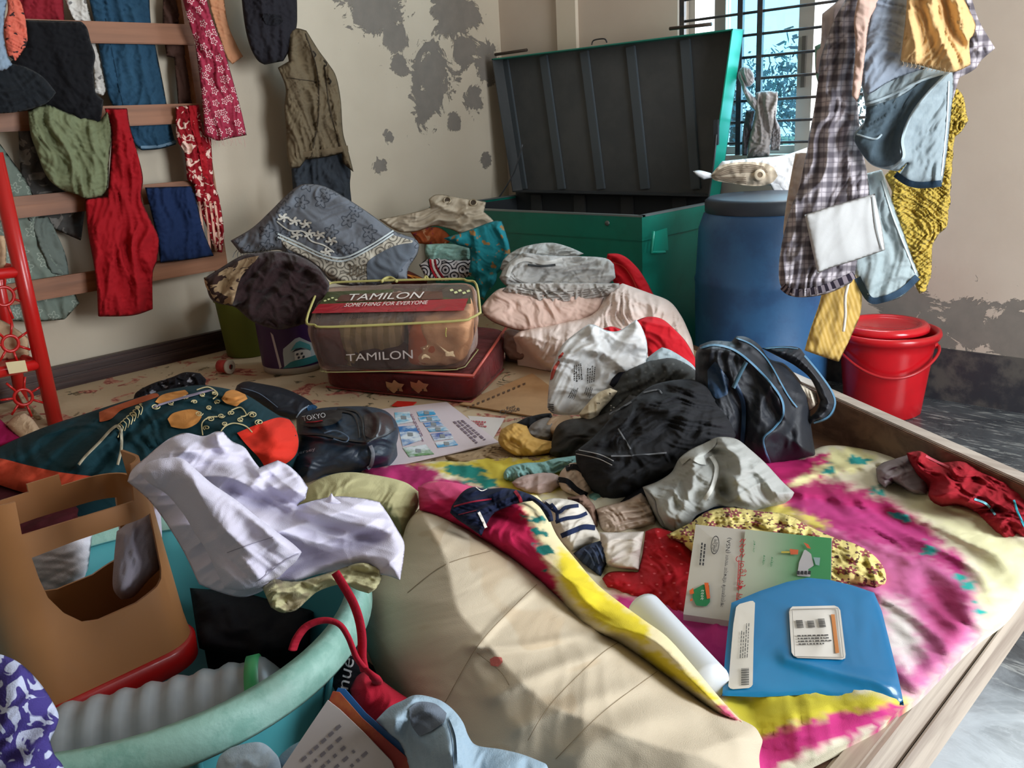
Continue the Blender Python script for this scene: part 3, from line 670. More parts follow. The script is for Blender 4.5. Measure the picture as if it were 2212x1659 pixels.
for pa in ((1070, 118, 1138, 108), (1447, 62, 1537, 52)):
    tube('slide_bolt', [LP.at(pa[0], pa[1]), LP.at(pa[2], pa[3])], .007, pm('#4a4038', .5, .5), tk, 8, smooth_path=False)
tube('lid_handle', [LP.at(1278, 97), LP.at(1283, 87), LP.at(1305, 84), LP.at(1311, 92)], .003, iron, tk, 6)
for pa in (((1551, 290), (1545, 350), (1533, 430)), ((1132, 312), (1112, 375), (1072, 440))):
    tube('stay_chain', [LP.at(*q, .01) for q in pa], .0035, pm('#5c6166', .5, .6), tk, 6)
box('lid_hasp', LP.at(1548, 296)-[.012, .01, .03], LP.at(1548, 270)+[.012, .004, .02], innD, tk)
# ================================================================== blue drum and the roll on it
dr = empty('plastic_drum', (1.60, -.36, 0), 'tall scuffed blue plastic drum beside the trunk', 'drum')
db = pm('#2f5f8c', .45, c2='#274f7a', nsc=5, bump=.15)
lathe('drum_body', [(0, 0.0), (.20, .0), (.222, .02), (.232, .08), (.236, .2), (.238, .21), (.234, .225), (.236, .45), (.239, .46), (.234, .475), (.225, .64), (.208, .69), (.200, .695)], dr.location, db, dr, 72)
lathe('drum_lid', [(.198, .69), (.204, .70), (.204, .735), (.19, .745), (.15, .738), (0, .738)], dr.location, pm('#2b3440', .5), dr, 64)
rp = tilt(1620, 412, .742, 78)
roll = Cloth('fabric_roll', 'cream fabric rolled on a paper tube in white plastic, on top of the blue drum', 'fabric roll', [(1560, 348), (1620, 342), (1690, 336), (1745, 318), (1765, 330), (1760, 380), (1735, 412), (1700, 432), (1685, 412), (1660, 400), (1560, 392), (1535, 378)], rp, cm('#f2f3f6', wr=.8, wsc=30, rough=.35), T=.05, R=.05, crump=(.006, .04), n=1800)
e_ = patch(roll, 'roll_end', [(1535, 380), (1556, 358), (1600, 350), (1650, 352), (1672, 362), (1680, 380), (1665, 396), (1630, 402), (1580, 396), (1545, 390)], cm('#cfc0ab'), .012, 500)
for k in range(5): ribbon(roll, 'fabric_layer', [(1538+k*4, 380), (1565+k*4, 362+k*3), (1610, 355+k*4), (1650+k*2, 360+k*3)], 2.2, cm('#8d7d6c'), .016)
for k in range(4): ribbon(roll, 'fabric_layer', [(1542+k*5, 383), (1575+k*3, 392-k*3), (1612, 396-k*4)], 2.0, cm('#8d7d6c'), .016)
q = roll.at(1641, 378, .034); lathe('paper_tube', [(.010, .004), (.019, .004), (.021, 0), (.021, -.03)], q, pm('#d8c7ad', .8), roll.o, 28, axis=rp.N)
lathe('tube_hole', [(0, .0), (.0105, .0)], q+rp.N*.001, pm('#8a7660', .9), roll.o, 24, axis=rp.N)
Cloth('plastic_flap', None, None, [(1497, 370), (1512, 368), (1536, 374), (1540, 384), (1520, 388), (1506, 380)], Plane(rp.P+rp.N*.012, rp.U, rp.V), cm('#dfe3e8', rough=.3), T=.008, n=150, parent=roll.o)
Cloth('plastic_tail', None, None, [(1662, 396), (1690, 392), (1700, 410), (1690, 432), (1678, 425)], Plane(rp.P+rp.N*.012, rp.U, rp.V), cm('#e3e7ec', rough=.3), T=.008, n=150, parent=roll.o)
# ================================================================== red bucket
bc = np.array([2.005, -.235, 0]); bk = empty('plastic_bucket', bc, 'red plastic bucket with swirled side and loose lid in the corner on the floor', 'bucket')
rd = pm('#c8141f', .28, coat=.2, c2='#b3121c', nsc=2)
lathe('bucket_body', [(0, 0), (.118, 0), (.124, .006), (.130, .06), (.140, .15), (.150, .235), (.154, .262), (.166, .268), (.171, .280), (.168, .292), (.158, .294), (.150, .285), (.147, .26), (.12, .02), (0, .018)], bc, rd, bk, 96,
      wave=lambda t, z: 1+.012*max(0, sin(t*9+z*16))*(1 if z < .2 else 0))
lathe('bucket_lid', [(0, .300), (.09, .298), (.108, .306), (.112, .312), (.135, .310), (.143, .300), (.143, .288), (.135, .285)], bc+[-.012, .0, .004], pm('#cf1a26', .22, coat=.3), bk, 72)
for s_ in (-1, 1): lathe('handle_lug', [(0, .012), (.01, .012), (.012, 0)], bc+np.array([.13, .075, .235])*[s_, s_, 1], rd, bk, 16, axis=(s_*.86, s_*.5, 0))
tube('bucket_handle', [bc+np.array([cos(a)*.165, sin(a)*.165, .235])-np.array([0, 0, .07])*sin((a+2.62)/pi*pi)**2 for a in np.linspace(-2.62, .52, 12)], .005, pm('#b8262c', .3), bk, 8)
# ================================================================== wooden clothes rack on the left wall
rk = empty('wooden_clothes_rack', (.07, -2.3, .5), 'wall-side wooden clothes rack with horizontal rails hung with laundry', 'clothes rack')
wr_ = wood('#915c3a', '#774828', 1, .5)
for z in (1.64, 1.385, 1.127, .868, .606): box('rail', (.085, -3.3, z-.033), (.108, -1.615, z+.033), wr_, rk)
for y in (-1.61, -3.2): beam('rack_post', (.07, y, 1.95), (.07, y, .42), .055, .03, wr_, rk, up=np.array([0, 1., 0]))
# ================================================================== laundry on the rack
HP = lambda x: xpl(x)
def C(*a, **k): return Cloth(*a, **k)
VF = (90, .05, .008)
# behind the rails
C('sage_kurta', 'pale sage green garment hanging low behind the lower rails, left end of the rack', 'garment', [(0, 310), (25, 345), (62, 400), (90, 470), (110, 540), (150, 610), (172, 655), (140, 690), (70, 695), (-40, 690), (-60, 500), (-50, 330)], HP(.05), cm('#7d8a80', 'flower_ring', '#a5b0a4', 1.0), T=.016, fold=VF, n=1500)
C('dark_print_kurta', 'dark grey printed garment behind the olive one on the rack', 'garment', [(38, 245), (75, 245), (95, 300), (110, 360), (130, 400), (185, 440), (175, 520), (60, 470), (45, 380)], HP(.045), cm('#4c4a48', 'blotch', '#7a7671', .6), T=.012, fold=VF, n=900)
jn = C('blue_jeans', 'faded dark blue jeans hanging behind the top rails of the rack', 'jeans', [(186, -30), (322, -30), (326, 50), (338, 110), (352, 180), (362, 235), (374, 290), (381, 312), (345, 322), (306, 325), (285, 303), (272, 245), (240, 222), (222, 150), (206, 60)], HP(.062), cm('#1f3f58', 'denim', '#31566f', 1), T=.03, fold=(84, .06, .008), n=2600, ridges=[([(285, 30), (310, 150), (330, 235), (345, 318)], .008, .01)])
ribbon(jn, 'hem', [(304, 318), (345, 316), (381, 305)], 6, cm('#6d8aa0'))
ribbon(jn, 'seam', [(228, 40), (250, 150), (268, 235), (290, 300)], 2, cm('#1c3a50'))
C('white_shirt', 'white printed garment half hidden between the black one and the jeans on the rack', 'garment', [(130, -20), (182, -20), (198, 50), (207, 95), (225, 150), (233, 190), (222, 208), (204, 200), (202, 150), (190, 80), (165, 52)], HP(.055), cm('#d9d5cf', 'speckle', '#7d7a78', 3), T=.014, fold=VF, n=700)
C('maroon_cloth', 'maroon cloth behind the black garment, top left of the rack', 'garment', [(30, -20), (135, -20), (140, 50), (62, 50), (44, 25)], HP(.05), cm('#8c1f2c'), T=.02, fold=VF, n=500)
C('brown_trousers', 'dark brown trousers hanging behind the pink flowered scarf', 'trousers', [(352, -20), (402, -20), (410, 60), (428, 120), (436, 225), (412, 232), (385, 228), (376, 125), (360, 122), (352, 60)], HP(.05), cm('#4a322a'), T=.02, fold=VF, n=900)
C('peach_garment', 'pale peach garment hanging behind the pink flowered scarf', 'garment', [(445, -20), (482, -20), (492, 50), (512, 98), (525, 122), (502, 139), (488, 120), (468, 60)], HP(.05), cm('#d99b74'), T=.014, fold=VF, n=600)
C('grey_trousers', 'thin grey cloth behind the red shawl on the bottom rail', 'garment', [(60, 470), (105, 468), (140, 545), (150, 600), (110, 590)], HP(.06), cm('#6f7a74'), T=.012, fold=VF, n=300)
# in front of the rails
C('black_garment', 'fuzzy black garment thrown over the second rail at the left', 'garment', [(55, 43), (175, 46), (188, 60), (196, 90), (206, 120), (202, 150), (206, 200), (224, 216), (217, 267), (180, 263), (150, 247), (95, 228), (55, 240), (-20, 245), (-40, 150), (20, 135), (50, 100)], HP(.145), cm('#0d0d12', sheen=.05), T=.035, fold=(70, .09, .008), n=1800)
C('charcoal_garment', 'charcoal garment lying over the lower front of the black one', 'garment', [(-40, 145), (30, 138), (85, 160), (122, 200), (95, 226), (30, 243), (-40, 245)], HP(.19), cm('#191d22', sheen=.05), T=.03, fold=(20, .06, .01), n=800)
C('denim_sleeve', 'light blue denim garment in the top left corner of the picture', 'garment', [(-40, -20), (18, -20), (8, 60), (14, 110), (27, 140), (10, 152), (-40, 158)], HP(.23), cm('#7b8fa6', 'denim', '#9db0c4', 1), T=.03, fold=VF, n=600)
C('coral_lace_cloth', 'coral and black speckled cloth in the top left corner beside the denim', 'garment', [(12, -20), (42, 0), (52, 28), (58, 62), (58, 95), (34, 132), (16, 120), (8, 60), (17, 20)], HP(.21), cm('#e0705c', 'blotch', '#3b2a2c', .35, p=-.06), T=.025, fold=VF, n=600)
ol = C('olive_garment', 'pale olive green gathered garment hanging from the second rail', 'garment', [(60, 240), (100, 226), (150, 245), (215, 262), (233, 238), (241, 290), (236, 345), (233, 400), (222, 424), (190, 430), (165, 420), (130, 408), (100, 380), (80, 330), (66, 290)], HP(.15), cm('#767d5e'), T=.05, fold=[(100, .045, .012), (60, .09, .008)], n=2400,
       ridges=[([(110, 260), (150, 340), (190, 425)], .014, .015), ([(200, 280), (205, 350), (190, 425)], .012, .012)])
rs = C('red_shawl', 'long bright red shawl draped over the lower rails of the rack', 'shawl', [(226, 234), (275, 234), (281, 275), (298, 335), (309, 385), (306, 430), (328, 480), (343, 515), (340, 560), (330, 592), (330, 668), (285, 682), (212, 684), (207, 600), (190, 500), (184, 430), (232, 424), (240, 320), (238, 280)], HP(.15), cm('#9c0f1a'), T=.045, fold=[(84, .045, .014), (70, .11, .008)], n=3400, ridges=[([(250, 240), (262, 360), (285, 520), (300, 670)], .02, .012)])
nv = C('navy_cloth', 'navy blue cloth folded over the third rail beside the red shawl', 'garment', [(313, 405), (414, 402), (426, 440), (440, 500), (462, 553), (400, 562), (346, 568), (338, 510), (322, 440)], HP(.135), cm('#14264a'), T=.03, fold=[(95, .06, .008)], n=1300)
sp = C('red_floral_scarf', 'dark red scarf with white flower sprigs hanging over the second and third rails', 'scarf', [(379, 230), (430, 226), (440, 285), (456, 300), (460, 370), (463, 400), (474, 430), (484, 500), (480, 546), (464, 543), (446, 490), (424, 432), (420, 400), (404, 388), (398, 330), (382, 300)], HP(.125), cm('#8f1420', 'blotch', '#e6c3b4', .35, p=-.02), T=.03, fold=[(88, .02, .008)], n=2200)
for k, x in enumerate((436, 448, 460, 470)): ribbon(sp, 'pale_stripe', [(x-6, 435), (x, 480), (x+6, 540)], 5, cm('#d9a893'), .003)
patch(sp, 'plain_fold', [(408, 228), (424, 228), (432, 290), (446, 340), (450, 388), (438, 380), (428, 320), (412, 270)], cm('#a41722'), .005)
pk = C('pink_floral_scarf', 'rose pink scarf with small white flowers and frayed hem at the rack right end', 'scarf', [(388, -30), (440, -30), (458, 40), (484, 108), (505, 180), (520, 235), (533, 292), (500, 298), (470, 304), (442, 292), (437, 222), (428, 140), (422, 95), (404, 35)], HP(.17), cm('#a03048', 'flower_ring', '#f0d6d4', .72), T=.035, fold=[(100, .04, .011)], n=2400)
for k in range(14): x = 445+k*6.2; tube('fringe', [pk.at(x, 296+(k % 3)), pk.at(x+1+(k % 3)*2, 305+(k*7 % 9)), pk.at(x+4, 308+(k*5 % 11))], .0006, cm('#e0b0ac'), pk.o, 4)
# garments on hooks, left wall
hk = C('black_jacket', 'black jacket with a flap pocket hanging from a hook on the left wall', 'jacket', [(518, -40), (640, -40), (642, 20), (640, 62), (624, 110), (612, 132), (572, 140), (556, 130), (540, 100), (528, 50)], HP(.16), cm('#201e24'), T=.06, fold=(88, .08, .01), n=1400, ridges=[([(560, -20), (572, 60), (590, 135)], .012, .015)])
patch(hk, 'pocket_flap', [(563, 28), (608, 32), (612, 46), (600, 56), (574, 52)], cm('#17161b'), .006)
oj = C('olive_jacket', 'worn olive brown denim jacket hanging on the left wall beside the black one', 'jacket', [(614, 68), (640, 61), (662, 66), (688, 108), (710, 138), (726, 165), (736, 215), (741, 285), (752, 325), (764, 372), (741, 352), (738, 332), (700, 340), (660, 345), (648, 362), (628, 364), (620, 340), (618, 290), (614, 235), (617, 190), (600, 146), (624, 132), (618, 100)], HP(.14), cm('#5f5240', 'denim', '#75674f', 1), T=.075, fold=[(98, .05, .010), (60, .1, .006)], n=4200,
       ridges=[([(652, 70), (686, 150), (690, 260), (668, 345)], .018, .014), ([(700, 130), (722, 230), (740, 330)], .012, .012)])
ribbon(oj, 'front_seam', [(660, 72), (684, 150), (688, 250), (672, 340)], 2.5, cm('#3c3226')); ribbon(oj, 'sleeve_seam', [(700, 140), (712, 230), (735, 325)], 2.5, cm('#3c3226'))
ribbon(oj, 'waistband', [(640, 336), (700, 328), (752, 320)], 12, cm('#6b5c47')); ribbon(oj, 'yoke_seam', [(622, 168), (650, 172), (682, 176)], 2, cm('#3c3226'))
for p in ((676, 110), (700, 130), (709, 168)): ribbon(oj, 'stitched_mark', [(p[0], p[1]), (p[0]+6, p[1]+8), (p[0]+2, p[1]+14)], 3, cm('#2c251d'))
C('dark_jeans', 'dark grey jeans hanging under the olive jacket, above the grey blanket', 'jeans', [(628, 345), (740, 325), (757, 365), (756, 400), (760, 440), (700, 450), (635, 440)], HP(.09), cm('#25292f', 'denim', '#3a4048', 1), T=.05, fold=(95, .05, .01), n=1300)
for y, z in ((-1.33, 1.70), (-1.05, 1.62)):
    tube('wall_hook', [(.0, y, z), (.05, y, z-.01), (.16, y, z-.03), (.17, y, z+.02)], .005, iron, None, 8, label='iron coat hook in the left wall holding the %s jacket' % ('black' if y < -1.2 else 'olive'), cat='hook')
# ================================================================== pile of bedding at the back, left
G = .265
bl = C('brown_plush_blanket', 'dark brown plush blanket with ivory patterned border, bundled over the paint buckets', 'blanket', [(442, 600), (470, 583), (520, 553), (560, 545), (610, 543), (655, 556), (690, 580), (712, 612), (706, 650), (690, 690), (650, 702), (600, 712), (545, 694), (508, 664), (470, 655), (452, 640)], tilt(600, 700, .47, 62), cm('#2e1d1f', sheen=.12, wr=.9, wsc=40), T=.09, R=.12, fold=[(60, .12, .014)], crump=(.008, .05), n=4200,
       ridges=[([(540, 690), (545, 620), (590, 570), (660, 575), (705, 620)], .022, .014), ([(500, 655), (510, 600), (560, 560)], .02, .014)])
patch(bl, 'ivory_border', [(447, 605), (475, 588), (520, 562), (560, 552), (545, 572), (520, 600), (505, 650), (500, 662), (478, 654), (458, 640)], cm('#9c8466', 'blotch', '#33201c', .55, p=.02, sheen=.08), .006, 600)
C('border_fold', None, None, [(440, 600), (452, 596), (470, 622), (474, 640), (462, 640), (446, 622)], Plane(bl.pl.P+bl.pl.N*.03, bl.pl.U, bl.pl.V), cm('#b39a7a', 'blotch', '#3a221c', .5), T=.02, n=300, parent=bl.o)
gb = C('grey_chenille_blanket', 'blue-grey chenille blanket woven with white vines and a key-pattern border, heaped against the wall', 'blanket',
       [(498, 520), (545, 492), (585, 455), (615, 425), (640, 404), (662, 397), (700, 402), (742, 424), (800, 462), (850, 498), (895, 515), (906, 530), (900, 552), (882, 580), (880, 604), (840, 612), (790, 618), (740, 616), (712, 606), (690, 582), (650, 556), (620, 548), (600, 540), (560, 545), (520, 548)],
       tilx(740, 640, .62, 62), cm('#6b7079', 'flower_ring', '#41464f', 1.5, sheen=.08, wr=.8), T=.11, R=.22, fold=[(-35, .16, .012)], crump=(.004, .07), n=7000,
       ridges=[([(600, 470), (690, 490), (800, 560), (860, 600)], .015, .03), ([(560, 520), (590, 470), (650, 400)], .02, .02)])
crm = cm('#b9b3a5', 'scroll', '#6f6a62', .8, sheen=.06, p=.1)
patch(gb, 'border_band', [(602, 505), (640, 520), (690, 545), (740, 560), (800, 540), (850, 508), (893, 520), (870, 545), (800, 575), (790, 612), (740, 612), (712, 600), (690, 576), (655, 552), (618, 535)], crm, .003, 1500)
patch(gb, 'dark_end', [(800, 560), (850, 532), (893, 524), (898, 545), (872, 575), (850, 605), (795, 612), (792, 580)], cm('#5a616b', sheen=.08), .006, 500)
for k, o_ in enumerate((0, 7)): ribbon(gb, 'light_stripe', [(600, 505+o_), (650, 528+o_), (700, 551+o_), (745, 556+o_), (800, 530+o_), (850, 498+o_)], 3.5, cm('#c3cdd0'), .006)
wv = cm('#cfcdc4', sheen=.06)
vine = [(598, 478), (625, 498), (655, 500), (672, 520), (700, 530), (722, 545)]
ribbon(gb, 'woven_vine', vine, 3, wv, .005)
for k, (x, y) in enumerate(((612, 470), (636, 478), (660, 484), (690, 508), (716, 520), (640, 508), (668, 505), (705, 545))):
    for a in range(5): t_ = a*1.256+k; ribbon(gb, 'woven_petal', [(x, y), (x+9*cos(t_), y+6*sin(t_)), (x+13*cos(t_+.3), y+9*sin(t_+.3))], 4.5, wv, .005, sub=3)
for k in range(12): x = 512+k*7; tube('fringe', [gb.at(x, 540-(k % 4)*3), gb.at(x-6, 548), gb.at(x-9+(k % 3)*4, 556)], .0012, cm('#8a8c90'), gb.o, 4)
# key pattern on the border
kp = []
for i in range(6):
    x = 752+i*6.5; y = 585+((i*3) % 5); kp += [((x, y-14), (x+5, y-15), (x+5, y-13), (x, y-12)), ((x+3, y-14), (x+5, y-14), (x+5, y+6), (x+3, y+6)), ((x-2, y+6), (x+5, y+5), (x+5, y+8), (x-2, y+9))]
bars(gb, 'key_pattern', kp, cm('#6a5f50'), .007)
cr_ = C('eyelet_curtain', 'cream curtain with metal eyelets thrown on top of the bedding heap beside the trunk', 'curtain', [(818, 474), (860, 466), (905, 456), (930, 448), (926, 430), (946, 420), (1000, 428), (1050, 436), (1046, 458), (1060, 470), (1072, 484), (1040, 490), (1000, 515), (985, 500), (940, 488), (900, 500), (860, 500)], tily(960, 540, -.90, 64), cm('#b5a894'), T=.05, fold=[(15, .04, .010), (60, .1, .006)], n=2600, ridges=[([(940, 440), (990, 460), (1040, 455)], .014, .01), ([(985, 505), (1010, 480), (1060, 470)], .014, .012)])
for (x, y) in ((966, 433), (1022, 438)):
    q = cr_.at(x, y, .004); lathe('eyelet', [(.010, .001), (.011, .004), (.015, .004), (.017, 0)], q, pm('#a79a84', .35, .6), cr_.o, 24, axis=cr_.pl.N); lathe('eyelet_hole', [(0, .001), (.0105, .001)], q, pm('#4a3f34', .9), cr_.o, 20, axis=cr_.pl.N)
C('orange_floral_cloth', 'orange and red flowered cloth tucked under the cream curtain', 'cloth', [(885, 500), (940, 490), (968, 505), (975, 522), (950, 530), (905, 526)], tily(930, 545, -.92, 70), cm('#a8552f', 'blotch', '#c9906a', .6, c3='#8a3448'), T=.03, fold=(30, .03, .006), n=600)
tq = C('teal_quilt', 'teal quilt with a small orange woven pattern, folded in a curve beside the trunk', 'quilt', [(958, 515), (1010, 498), (1065, 478), (1084, 478), (1092, 500), (1101, 530), (1102, 558), (1088, 580), (1074, 590), (1070, 612), (1052, 632), (1046, 650), (1030, 632), (1026, 600), (1012, 592), (1016, 560), (1014, 536), (985, 528)], tily(1040, 640, -.95, 74), cm('#20808c', 'speckle', '#9a7446', 3.2, p=.03), T=.09, R=.06, fold=[(90, .06, .008)], n=2600,
       ridges=[([(1075, 485), (1096, 540), (1080, 582), (1040, 615)], .02, .014)])
C('mint_cloth', 'mint green cloth folded on the flowered one in the heap', 'folded cloth', [(921, 528), (960, 526), (1012, 530), (1016, 545), (1014, 562), (970, 564), (928, 562), (918, 545)], tily(960, 575, -.98, 70), cm('#8fb5aa', 'flower_ring', '#7ba79c', .8), T=.05, R=.03, fold=(5, .02, .004), n=900)
bw = C('scroll_print_cloth', 'black and white scroll-printed cloth with a red edge, folded in the heap', 'folded cloth', [(905, 572), (930, 557), (980, 560), (1024, 560), (1024, 595), (980, 605), (950, 607), (920, 600)], tily(960, 612, -1.0, 70), cm('#c9c3c4', 'scroll', '#1c1820', .75, p=.2), T=.05, R=.03, fold=(5, .03, .004), n=1000)
for k, cl_ in enumerate(('#b3202f', '#e2d5c8', '#7a1a22')): ribbon(bw, 'red_edge', [(929+k*5, 560), (932+k*6, 580), (945+k*8, 604)], 4.5, cm(cl_), .004)
st = C('striped_brown_cloth', 'rust brown cloth with orange stripes lying behind the clear quilt bag', 'folded cloth', [(840, 592), (856, 580), (880, 584), (905, 596), (925, 608), (880, 615), (845, 612)], tily(880, 620, -1.05, 70), cm('#5a2418'), T=.03, n=500, ground=.266)
for k in range(3): ribbon(st, 'orange_stripe', [(846+k*10, 588+k*2), (880+k*10, 594+k*2), (900+k*10, 606)], 2.5, cm('#d0843a'), .003)
# paint buckets, tin and spool
pb = onz(622, 812, .265); pbk = empty('paint_bucket', pb+[-.09, .06, 0], 'purple paint bucket with a picture of a house, under the brown blanket', 'bucket')
c0 = pb+np.array([-.085, .085, 0]); rr = .115
lathe('bucket_body', [(0, 0), (rr*.93, 0), (rr*.95, .02), (rr, .19), (rr*1.05, .195), (rr*1.05, .215), (rr*.9, .215), (0, .205)], c0, pm('#b8b0a8', .5), pbk, 64)
def onlathe(th, z, off=.001): r = rr*(.95+.05*(z-.02)/.17)+off; return c0+np.array([cos(th)*r, sin(th)*r, z])
def wrap(name, pts, m, off=.001, nn=14, z0=.0):
    """label polygon given as (angle,z); fan-filled on the cylinder"""
    V, F, bd = triangulate(resample(np.array(pts, float), .016), .016)
    return mk(name, [onlathe(a*10, z, off) for a, z in V], F, m, pbk)
th0 = math.atan2(CAM[1]-c0[1], CAM[0]-c0[0])
AW = lambda L: [((th0+a)/10, z) for a, z in L]
wrap('purple_label', AW([(-1.5, .022), (1.3, .022), (1.3, .186), (-1.5, .186)]), pm('#3a1a4e', .4), .001)
wrap('label_band', AW([(-.62, .15), (-.55, .15), (-.42, .022), (-.50, .022)]), pm('#c9bcc2', .5), .002)
wrap('house_cloud', AW([(-.34, .028), (.75, .034), (.72, .09), (.48, .105), (.16, .13), (-.2, .10), (-.32, .09)]), pm('#b9c4c8', .5), .002)
wrap('lawn', AW([(-.40, .024), (.75, .030), (.72, .055), (-.1, .048)]), pm('#2f7f86', .5), .003)
wrap('sky_gable', AW([(-.1, .082), (.15, .118), (.5, .095), (.55, .07), (.3, .09), (.1, .092)]), pm('#4f9fa6', .5), .003)
wrap('house_wall', AW([(0, .050), (.5, .054), (.5, .078), (.3, .078), (.3, .086), (0, .080)]), pm('#dcdcd8', .5), .004)
wrap('house_roof', AW([(-.07, .078), (.12, .094), (.34, .084), (.34, .080), (.12, .087), (-.04, .074)]), pm('#1d2a38', .5), .005)
for a, z in ((.05, .066), (.18, .066), (.08, .054), (.22, .054)): wrap('house_window', AW([(a, z), (a+.07, z), (a+.07, z+.008), (a, z+.008)]), pm('#2a2f3a', .4), .005)
gbk = onz(535, 778, .265)+[-.1, .07, 0]; ge = empty('green_bucket', gbk, 'olive green plastic bucket behind the purple paint bucket', 'bucket')
lathe('bucket_body', [(0, 0), (.085, 0), (.10, .20), (.106, .205), (.106, .212), (.09, .21), (0, .20)], gbk, pm('#6d7a2c', .5), ge, 48)
sp_ = onz(488, 806, .265); se = empty('red_spool', sp_, 'small red and white spool lying on the bed cover by the buckets', 'spool')
ax = nrm(RT*.9-HEAD*.45); lathe('spool_body', [(.0, -.022), (.022, -.022), (.022, .018), (.0, .018)], sp_+[0, 0, .024], pm('#b5342c', .5), se, 28, axis=ax)
lathe('spool_end', [(.009, .0275), (.021, .0275), (.0245, .024), (.0245, .018), (.01, .018)], sp_+[0, 0, .024], pm('#c9bfae', .6), se, 28, axis=ax)
# ================================================================== quilt bags
def P8(L): return [onz(x, y, z) for x, y, z in L]
rb = empty('red_quilt_bag', onz(900, 845, .265), 'flat red vinyl quilt bag lying under the clear one on the bed', 'quilt bag')
rc = P8([(705, 838, .266), (1018, 872, .266), (1088, 800, .266), (800, 740, .266), (700, 795, .345), (1022, 815, .345), (1097, 705, .345), (760, 690, .345)])
softbox('red_quilt', rc, pm('#7d1520', .35, c2='#9c2430', nsc=12, bump=.5, coat=.4), rb, n=24, p=9, cr=.003, csc=.07)
v1 = vinyl('#c98080', .05)
softbox('clear_cover', [np.array(rc).mean(0)+(np.array(c)-np.array(rc).mean(0))*1.03 for c in rc], v1, rb, n=20, p=9, cr=.002, csc=.09)
rt_ = np.array(rc)
tube('zip_edge', [rt_[4]+[0, 0, .004], rt_[5]+[0, 0, .004], rt_[6]+[0, 0, .004]], .005, pm('#c9584a', .4), rb, 8, smooth_path=False)
tube('bottom_edge', [rt_[0]+[0, 0, .004], rt_[1]+[0, 0, .004], rt_[2]+[0, 0, .004]], .003, pm('#a04040', .4), rb, 8, smooth_path=False)
rf = Flat(plane3(rt_[0], rt_[1], rt_[4]), rb)
for x in (855, 908):
    patch(rf, 'metal_snap_badge', [(x-22, 824), (x-8, 828), (x-4, 820), (x+6, 828), (x+18, 830), (x+12, 838), (x+16, 846), (x+2, 844), (x-4, 850), (x-14, 842), (x-20, 836)], pm('#b98a6a', .35, .4), .012, 80, sharp=True, parent=rb)
    for dx in (-12, 10): quad(rf, 'snap_stud', [(x+dx-2, 833), (x+dx+2, 833), (x+dx+2, 838), (x+dx-2, 838)], pm('#4a2f28', .4, .5), .014, rb, 1)
tb = empty('clear_quilt_bag', onz(850, 805, .35), 'clear vinyl quilt bag printed TAMILON with yellow zip, packed with blankets', 'quilt bag')
tcn = P8([(690, 806, .352), (1000, 800, .352), (1025, 700, .352), (712, 712, .352), (656, 712, .50), (1040, 694, .50), (1027, 604, .575), (692, 613, .575)])
tcn[2] = tcn[6]-np.array([0, 0, .22]); tcn[3] = tcn[7]-np.array([0, 0, .22])
tc = np.array(tcn); mid = tc.mean(0)
def sub(a0, a1, b0=.04, b1=.96, z0=.04, z1=.94):
    def tri(a, b, c_):
        lo = (tc[0]*(1-a)+tc[1]*a)*(1-b)+(tc[3]*(1-a)+tc[2]*a)*b; hi = (tc[4]*(1-a)+tc[5]*a)*(1-b)+(tc[7]*(1-a)+tc[6]*a)*b; return lo*(1-c_)+hi*c_
    return [tri(a0, b0, z0), tri(a1, b0, z0), tri(a1, b1, z0), tri(a0, b1, z0), tri(a0, b0, z1), tri(a1, b0, z1), tri(a1, b1, z1), tri(a0, b1, z1)]
softbox('peach_blanket', sub(.62, .975, .02, .95, .05, .92), cm('#ecd0a8', wr=.9, wsc=30), tb, n=20, p=5, cr=.007, csc=.05)
softbox('folded_coral_blanket', sub(.60, .80, .015, .5, .06, .85), cm('#d98a60'), tb, n=14, p=4, cr=.002)
softbox('olive_striped_blanket', sub(.15, .56, .04, .95, .05, .9), cm('#8a845c', 'stripes', '#aaa47e', .55), tb, n=20, p=5, cr=.006, csc=.05)
softbox('maroon_blanket', sub(.03, .22, .04, .95, .05, .86), cm('#5e2a22'), tb, n=14, p=5, cr=.004)
softbox('lower_maroon_blanket', sub(.22, .60, .02, .3, .05, .5), cm('#40201e'), tb, n=12, p=5, cr=.003)
softbox('vinyl_cover', tc, vinyl('#f2e0d8', .04), tb, n=24, p=12, cr=.002, csc=.09)
tp = Flat(plane3(tc[4], tc[5], tc[7]), tb); fp = Flat(plane3(tc[0], tc[1], tc[4]), tb)
def rl(T, q=.12):
    T = np.array(T); n = len(T); o = []
    for i in range(n): a, b, c = T[i-1], T[i], T[(i+1) % n]; o += [b+(a-b)*q, b+(a-b)*q*.35+(c-b)*q*.35, b+(c-b)*q]
    return o
yl = pm('#b5ad6a', .6)
tube('yellow_zip', [p+np.array([0, 0, .004]) for p in rl(tc[4:8], .16)], .0038, yl, tb, 8, closed=True, sub=4)
tube('lower_piping', [p+np.array([0, 0, .002]) for p in rl(tc[0:4], .12)], .0018, pm('#a39c6a', .5), tb, 8, closed=True, sub=4)
for pp in ([(825, 615), (833, 608), (845, 606), (858, 614)], [(918, 610), (921, 604), (925, 610)]): tube('bag_handle', [tp.at(x, y, .01) for x, y in pp], .005, yl, tb, 8)
tube('zip_pull', [fp.at(965, 704, .01), fp.at(964, 716, .012), fp.at(965, 722, .012)], .002, pm('#c9c070', .4, .4), tb, 6)
gp = vinyl('#4a5230', .78, .3, 'olive_print'); rp_ = vinyl('#a81a2c', .8, .3, 'red_print'); dp = vinyl('#6a4438', .75, .3, 'brown_print')
quad(tp, 'olive_print', [(708, 634), (1014, 622), (1018, 660), (690, 662)], gp, .006, tb, 1)
quad(tp, 'brown_print', [(738, 642), (955, 632), (958, 651), (726, 657)], dp, .008, tb, 1)
